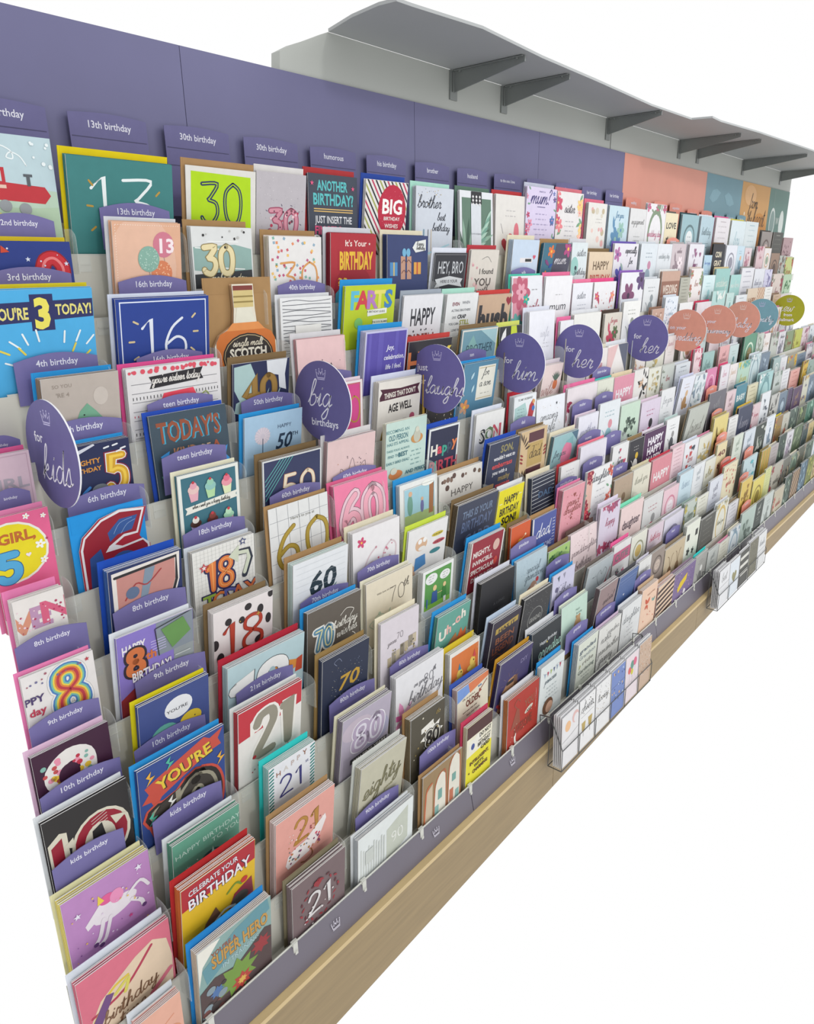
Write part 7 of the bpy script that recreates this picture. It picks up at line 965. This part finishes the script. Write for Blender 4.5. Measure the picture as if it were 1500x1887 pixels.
for x, c, D, lab in SIGNS:
    e = bpy.data.objects.new('round_sign', None); C.objects.link(e); e.location = (x, -.257, 1.393)
    # disc faces along -X: local card plane x -> -Y
    b = MB(); n = 48; pts = [(SR+SR*math.cos(2*math.pi*k/n), SR+SR*math.sin(2*math.pi*k/n)) for k in range(n)]
    b.extrude(pts, -.0012, .0012, 'e2e2e6', c); d = b.obj('disc', M_CARD, e)
    pr = Print(2*SR, 2*SR, -.00125, (0, 0, 1, 1)); col_ = 'e6e4f0'
    crown_print(pr, .5, .17, .13, 'b9b4d8' if c[0] != 'd' else 'eccdc4'); pr.n += 1
    for q in D:
        if q[0] == 'T': pr.T(q[1], q[2]-.05, q[3]-.02, q[4]*.9, col_, 1.5)
        else: pr.S(q[1], q[2]+.03, q[3]+.02, q[4], col_, .016)
    hs = [d]+[m.obj(PN(nm), M_CARD, e) for nm, m in pr.parts.items()]
    for h in hs: h.rotation_euler = (0, 0, -math.pi/2); h.location = (0, SR, -SR)
    hb = MB(); hb.box(-.004, .004, SR-.006, SR+.035, -.06, -.045, 'd0d2d4'); hb.obj('mounting_clip', M_CLEAR, e)
    nm_ = {'6': 'lavender', 'd': 'coral', '7': 'slate blue', 'a': 'lime green'}[c[0]]
    tag(e, '%s round sign reading %s, jutting from the rack' % (nm_, lab), 'sign', 'round section signs')

# ---------------------------------------------------------------- display rack
rack = bpy.data.objects.new('card_display_rack', None); C.objects.link(rack); rack.location = (0, 0, 0)
tag(rack, 'long stepped cream plastic card rack of thirteen tiers against the wall', 'display rack')
edges = [None, 1.12, 2.17, 3.22, 4.1, XE]
for r in range(0, 14):
    xl = XLEFT[max(r-1, 0)] if r else XLEFT[0]
    if r == 0: continue
    for a, bb in zip(edges, edges[1:]):
        a = xl if a is None else a+.0008; bb -= .0008; bb = min(bb, {1: 4.82, 2: 4.77, 3: 4.65, 4: 4.55, 5: 4.65}.get(r, 9))
        m = MB(); Y, Z = lipY(r), lipZ(r); Yb = lipY(r-1) if r > 1 else -.045; Zt = lipZ(r-1)-.001 if r > 1 else lipZ(1)+.05
        m.box(a, bb, Y, Yb-.0002, Z-.034, Z-.031, 'ccc')                # floor of the pocket
        m.box(a, bb, Yb-.0022, Yb-.0002, Z-.031, Zt-.002, 'ccc')        # back panel
        m.obj('tier_tray', M_TRAY, rack)
        l = MB(); l.box(a, bb, Y-.0012, Y+.0004, Z-.031, Z, 'ccc'); l.box(a, bb, Y-.0022, Y-.0012, Z-.003, Z, 'eee'); l.obj('front_lip', M_RAIL if r < 13 else M_CLEAR, rack)
# tabs, hooks and clear dividers at each pocket boundary
tb = MB(); tb.box(-.011, .011, -.0015, .0, -.027, -.004, 'ccc'); tb.box(-.009, .009, -.0022, -.0015, -.0165, -.0145, 'ccc'); tme = tb.mesh('connector_tab', M_RAIL)
dv = MB(); n = 10
pts = [(0, 0), (.03, 0)]+[(.012+.02*math.cos(t*math.pi/2/n), .05+.016*math.sin(t*math.pi/2/n)) for t in range(n+1)]+[(0, .066)]
dv.extrude([(-p[0], p[1]) for p in pts][::-1], -.0006, .0006, 'ddd', 'ddd', axis=0); dme = dv.mesh('divider_paddle', M_CLEAR)
hk = MB(); hk.box(-.006, .006, -.003, .002, -.004, .004, 'eee'); hk.box(-.005, .005, -.0045, -.003, -.022, .002, 'eee'); hk.box(-.003, .003, -.007, -.0045, -.022, -.016, 'eee'); hme = hk.mesh('rail_hook', M_RAIL)
kx = 0
for r in range(1, 14):
    for j in range(-2, 25):
        x = X1+PT*j
        if x < XLEFT[r-1]+.03 or x > (2.4 if r < 13 else 4.4): continue
        busy = any(q[1]-.001 < x < q[2]+.001 for q in rows[r])
        o = link('connector_tab', tme, rack, (x, lipY(r)-.0012, lipZ(r))) if r < 13 else link('rail_hook', hme, rack, (x, lipY(13)-.0005, lipZ(13)+.0005))
        gapx = [p[2] for p, q in zip(rows[r], rows[r][1:]) if q[1]-p[2] > .004 and abs((q[1]+p[2])/2-x) < .06]
        if gapx and x < 2.3 and r < 13: link('divider_paddle', dme, rack, (gapx[0]+.002, lipY(r)+.0005, lipZ(r)-.03))
# bottom rail wire and fascia
rl = MB(); rl.tube((.36, lipY(13)-.002, lipZ(13)+.001), (XE-.2, lipY(13)-.002, lipZ(13)+.001), .0016, 'ddd'); rl.obj('front_rail', M_RAIL, rack)
fx = [.40, 1.12, 2.17, 3.22, 4.1, 4.85]
for a, bb in zip(fx, fx[1:]):
    f = MB(); f.v = [(x, y, z) for x in (a+.001, bb-.001) for y, z in ((lipY(13)-.0015, lipZ(13)-.003), (lipY(13)+.0, lipZ(13)-.034), (-.4965, .448), (-.4995, .448))]
    f.v = []; 
    prof = [(-.4875, .513), (-.4995, .4525), (-.4965, .4525), (-.4845, .513)]
    for x in (a+.001, bb-.001): f.v += [(x, y, z) for y, z in prof]
    f.f = [(0, 1, 5, 4), (1, 2, 6, 5), (2, 3, 7, 6), (3, 0, 4, 7), (0, 3, 2, 1), (4, 5, 6, 7)]; f.c = [col('fff')]*6
    fo = f.obj('fascia_strip', M_FASC, rack)
ang = math.atan2(.012, .056)
for x in (.672, .972, 1.274):
    pr = Print(.03, .03, -.0003, (-1, -1, 2, 2)); crown_print(pr, .5, .5, .55, 'c4c0cc')
    for m in pr.parts.values():
        o = m.obj('crown_emblem', M_CARD, rack); o.location = (x, -.4932, .470); o.rotation_euler = (-ang, 0, 0); o.location.y = -.4985
# ---------------------------------------------------------------- beech plinth cabinet
base = bpy.data.objects.new('base_cabinet', None); C.objects.link(base); base.location = (0, -.5, .28)
tag(base, 'pale beech plinth running below the card rack', 'cabinet')
def wpart(name, m, material, root):
    o = m.obj(name, material, root); o.location = -Vector(root.location); return o
seams = [.42, 1.47, 2.52, 3.41]
for a, bb in zip(seams, seams[1:]):
    zb = lambda x: max(.24, .275+.0345*(x-.65))
    m = MB(); m.extrude([(a+.0008, zb(a)), (bb-.0008, zb(bb)), (bb-.0008, .441), (a+.0008, .441)], -.512, -.494, 'fff', 'fff'); wpart('front_panel', m, M_BEECH, base)
m = MB(); m.extrude([(3.4108, .36), (4.4, .385), (4.85, .39), (4.85, .441), (3.4108, .441)], -.512, -.494, 'fff', 'fff'); wpart('front_panel', m, M_BEECH, base)
m = MB(); m.box(.42, 4.85, -.514, -.494, .4412, .4515, 'fff'); wpart('top_edging', m, M_BEECHL, base)
m = MB(); m.box(.43, 4.84, -.493, -.2, .425, .441, 'fff'); wpart('top_board', m, M_BEECH, base)

# ---------------------------------------------------------------- wall, header panels, shelf
m = MB(); m.extrude([(.50, .46), (XE-.03, .46), (XE-.03, 1.9), (4.98, 2.1094), (1.258, 2.1094), (1.2, 2.085), (1.16, 2.07), (1.12, 2.05), (1.115, 2.0), (.50, 2.0)], .004, .03, 'fff', 'fff')
w_ = m.obj('wall_back', M_WALL); w_['kind'] = 'structure'
def panel(a, bb, c, label, D=None, zt=2.0155, z0=1.66):
    m = MB(); m.box(0, bb-a-.0012, 0, .0035, 0, zt-z0, tone(c, .8), c); o = m.obj('header_panel', M_PANEL); o.location = (a+.0006, -.0005, z0)
    if D:
        pr = Print(bb-a, zt-z0, -.0003); pr.run(D)
        for nm, q in pr.parts.items(): q.obj(PN(nm), M_CARD, o)
    o.parent = w_; o['label'] = label
LP = '6a698b'
panel(.405, .880, LP, 'lavender wall panel at the left end above the train card')
panel(.880, 1.537, LP, 'lavender wall panel above the humorous header tag')
panel(1.537, 2.13, LP, 'lavender wall panel above the brother and husband tags')
panel(2.13, 2.731, LP, 'lavender wall panel next to the coral panel')
panel(2.731, 3.588, 'd59483', 'coral pink wall panel between the lavender and slate blue panels')
panel(3.588, 4.097, '6f929e', 'slate blue wall panel between the coral and orange panels', [('LF', .1, .2, .3, -.2, '7fa2ae'), ('LF', .5, .16, .3, .2, '7fa2ae')])
panel(4.097, 4.578, 'c8975a', 'orange watercolour wall panel lettered from the heart', [('C', .7, .5, .3, 'c48840', .22), ('C', .3, .12, .2, 'd4a878', .1), ('P', [(0, .5), (.5, .6), (1, .45), (1, .74), (0, .74)], 'c07e34'), ('S', 'from', .45, .2, .14, '3c3430', .009), ('S', 'the', .36, .36, .12, '3c3430', .008), ('S', 'heart', .68, .36, .19, '3c3430', .01), ('DT', 10, .016, ['e4d8c4'], .08, .3, .3, .5, 3)])
panel(4.578, 4.965, '5c7c74', 'dark green wall panel with pale pendants at the far end', [('C', .25, .45, .14, 'c9d0cc', .2), ('C', .25, .45, .11, '7f9490', .16), ('L', [(.25, .02), (.25, .26)], .008, 'a8b4b0'), ('C', .72, .45, .12, 'c9d0cc', .18), ('T', 'W', .5, .42, .1, 'c9d0cc', 1)])
m = MB(); m.box(2.6158, 2.617, .0025, .0038, 2.016, 2.1092, '555'); o = m.obj('trim_1', M_CARD); o['kind'] = 'structure'
# shelf board
sp = [(1.258, 0), (1.226, -.101), (1.212, -.187), (1.217, -.228), (1.26, -.23), (1.47, -.25), (1.76, -.225), (2.07, -.213), (2.5, -.19), (2.83, -.197), (2.85, -.262), (2.95, -.258), (3.3, -.288), (4.0, -.32), (4.96, -.33), (4.96, 0)]
m = MB(); q = [(x, y) for x, y in sp]; nn = len(q); m.v = [(x, y+.003, 2.1097) for x, y in q]+[(x, y+.003, 2.1157) for x, y in q]
m.f = [tuple(range(nn)), tuple(range(2*nn-1, nn-1, -1))]+[(k, (k+1) % nn, nn+(k+1) % nn, nn+k) for k in range(nn)]; m.c = [col('fff')]*len(m.f)
o = m.obj('overhead_shelf', M_SHELF); tag(o, 'long grey laminate shelf on brackets above the wall panels', 'shelf')
# brackets
BR = [(1.683, .21), (1.92, .2), (2.572, .185), (3.228, .235), (3.44, .25), (4.06, .28), (4.73, .28)]
bn = ['nearest', 'second nearest', 'third along, above the end lavender panel', 'above the middle of the coral panel', 'just right of the mid coral bracket', 'above the orange panel', 'farthest, at the end of the shelf']
for (x, ln_), t in zip(BR, bn):
    e = bpy.data.objects.new('shelf_bracket', None); C.objects.link(e); e.location = (x, 0, 2.109)
    a = MB(); a.box(0, .004, -.0, .003, -.068, -.0005, '888'); a.box(.004, .03, -.0, .003, -.068, -.0005, '888'); a.obj('mounting_plate', M_STEEL, e)
    p = MB(); i0 = 0; P_ = [(-.001, -.0008), (-.001, -.05), (-ln_, -.014), (-ln_, -.0008)]
    p.extrude(P_, .016, .0195, '888', '888', axis=0); p.obj('arm', M_STEEL, e)
    f_ = MB(); f_.box(.0085, .0158, -ln_+.004, -.004, -.0035, -.0008, '888'); f_.box(.0085, .0158, -.0022, -.001, -.05, -.0036, '999'); f_.obj('flange', M_STEEL, e)
    s_ = MB(); s_.tube((.0125, -.02, -.0036), (.0125, -.02, -.0072), .003); s_.tube((.0125, -ln_+.02, -.0036), (.0125, -ln_+.02, -.0072), .003); s_.obj('screw', M_STEEL, e)
    tag(e, 'grey steel shelf bracket, %s' % t, 'shelf bracket', 'brackets under the overhead shelf')

# ---------------------------------------------------------------- wire baskets hooked over the fascia
def basket(x0, x1, items, lab, near):
    yb, yf, zb, zt = -.5185, -.558, .402, .548
    e = bpy.data.objects.new('wire_basket', None); C.objects.link(e); e.location = (x0, yb, zb)
    def tw(name, segs, r=.0013):
        m = MB()
        for a, b_ in segs: m.tube(a, b_, r)
        o = m.obj(name, M_WIRE, e); o.location = (-x0, -yb, -zb); return o
    zf = zb+.062
    tw('rim_wire', [((x0, yb, zt), (x1, yb, zt)), ((x0, yb, zt), (x0, yf, zf)), ((x1, yb, zt), (x1, yf, zf)), ((x0, yf, zf), (x1, yf, zf))])
    tw('base_wire', [((x0, yf, zb), (x1, yf, zb)), ((x0, yb, zb), (x1, yb, zb)), ((x0, yf, zb), (x0, yb, zb)), ((x1, yf, zb), (x1, yb, zb))])
    n = len(items)
    for k in range(n+1):
        x = x0+(x1-x0)*k/n; tw('upright_wire', [((x, yf, zb), (x, yf, zf)), ((x, yb, zb), (x, yb, zt))], .001)
    tw('hook', [((x0, yb, zt), (x0, -.489, .543)), ((x1, yb, zt), (x1, -.489, .543)), ((x0, -.489, .543), (x0, -.4905, .522)), ((x1, -.489, .543), (x1, -.4905, .522))])
    tag(e, lab, 'wire basket', 'wire baskets hung on the rack front')
    for k, (body, D, ds, ht, nk) in enumerate(items):
        w_ = (x1-x0)/n; a = x0+w_*k+.003; W = w_-.006
        for c_ in range(nk):
            y = yf+.0035+.0056*c_
            b = MB(); b.box(0, W, -.0009, .0009, 0, ht+(.004*c_ % .007), 'd6d6d6', body if c_ == 0 else 'd8d8da')
            if c_ == 0:
                o = b.obj('gift_card_pack', M_CARD); pr = Print(W, ht, -.00095); pr.run(D)
                for nm, q in pr.parts.items(): q.obj(PN(nm), M_CARD, o)
                tag(o, ds, 'card pack', 'small card packs in the wire baskets')
            else:
                o = b.obj('gift_envelope', M_ENV); tag(o, 'white envelope behind the %s, %s' % (ds.split(' in ')[0], ['', 'first back', 'second back', 'third back', 'fourth back'][c_]), 'envelope', 'white envelopes in the wire baskets')
            o.location = (a, y, zb+.003); o.rotation_euler = (-.03, 0, 0)
basket(1.425, 1.985, [
 ('d4d3d4', [('C', .35, .42, .17, 'd8ae84'), ('C', .8, .3, .2, 'd0aca8'), ('C', .85, .36, .15, 'd4d3d4'), ('L', [(0, .85), (.5, .8), (1, .7)], .01, '777')], 'white pack with peach sun in the near basket', .150, 5),
 ('d8d8d8', [('S', 'cheers', .5, .35, .3, '44464a', .018), ('L', [(.1, .6), (.9, .58)], .01, '777'), ('P', [(.14, .8), (.4, .8), (.34, 1.15), (.2, 1.15)], 'b09a5c'), ('P', [(.56, .78), (.84, .78), (.76, 1.13), (.62, 1.13)], 'b09a5c'), ('R', .26, 1.15, .28, 1.3, '999'), ('R', .68, 1.13, .7, 1.3, '999'), ('DT', 22, .016, ['77736c'], .05, .05, .95, .5, 3)], 'white cheers pack with gold champagne glasses in the near basket', .150, 5),
 ('d6d6d6', [('S', 'hooray', .5, .55, .24, '333', .016), ('DT', 60, .014, ['8c8c8c', 'a89870'], .04, .04, .96, 1.3, 3)], 'white hooray pack with speckles in the near basket', .150, 5),
 ('6d80b4', [('DT', 22, .04, ['3c4c7c', 'd0a870', 'b0c0d8'], .05, .05, .95, 1.3, 4), ('L', [(0, .62), (1, .6)], .01, '444')], 'periwinkle blue patterned pack in the near basket', .150, 5),
 ('d4c8cc', [('B', .5, .4, .16, '5c8c7c', .3), ('B', .72, .35, .15, 'c9607c', .4), ('B', .3, .55, .13, 'c9605c', .3), ('B', .5, .66, .11, 'c0b83c', .3)], 'white balloon pack in the near basket', .150, 5),
 ('b8a08c', [('DT', 140, .018, ['d8cfc8', '8c6c54', 'c99a7c'], .02, .02, .98, 1.3, 4)], 'peach glitter pack at the right of the near basket', .155, 3)],
 'near wire basket of six small card packs hooked on the rack front', 0)
basket(2.60, 3.2, [
 ('d3d4d6', [('S', 'best', .5, .35, .3, '8c8c8c', .016), ('L', [(0, .6), (1, .58)], .01, '666')], 'plain white pack with thin cord in the far basket', .150, 5),
 ('cdd4da', [('H', .5, .6, .26, '8c8864')], 'white pack with olive heart in the far basket', .145, 3),
 ('4c4c48', [('R', .05, .2, .95, .32, 'c9c8c0'), ('R', .05, .5, .95, .62, 'c9c8c0'), ('R', .05, .8, .95, .92, 'c9c8c0')], 'black and white striped pack in the far basket', .150, 2),
 ('6c6a5c', [('DT', 40, .02, ['a8a48c', '4c4a40'], .03, .03, .97, 1.3, 4)], 'olive speckled pack in the far basket', .155, 3),
 ('cfd0d0', [('S', 'thanks', .5, .4, .22, '8c9094', .015), ('L', [(0, .65), (1, .62)], .01, '777')], 'pale thanks pack at the right of the far basket', .150, 5)],
 'far wire basket of five small card packs hooked on the rack front', 1)
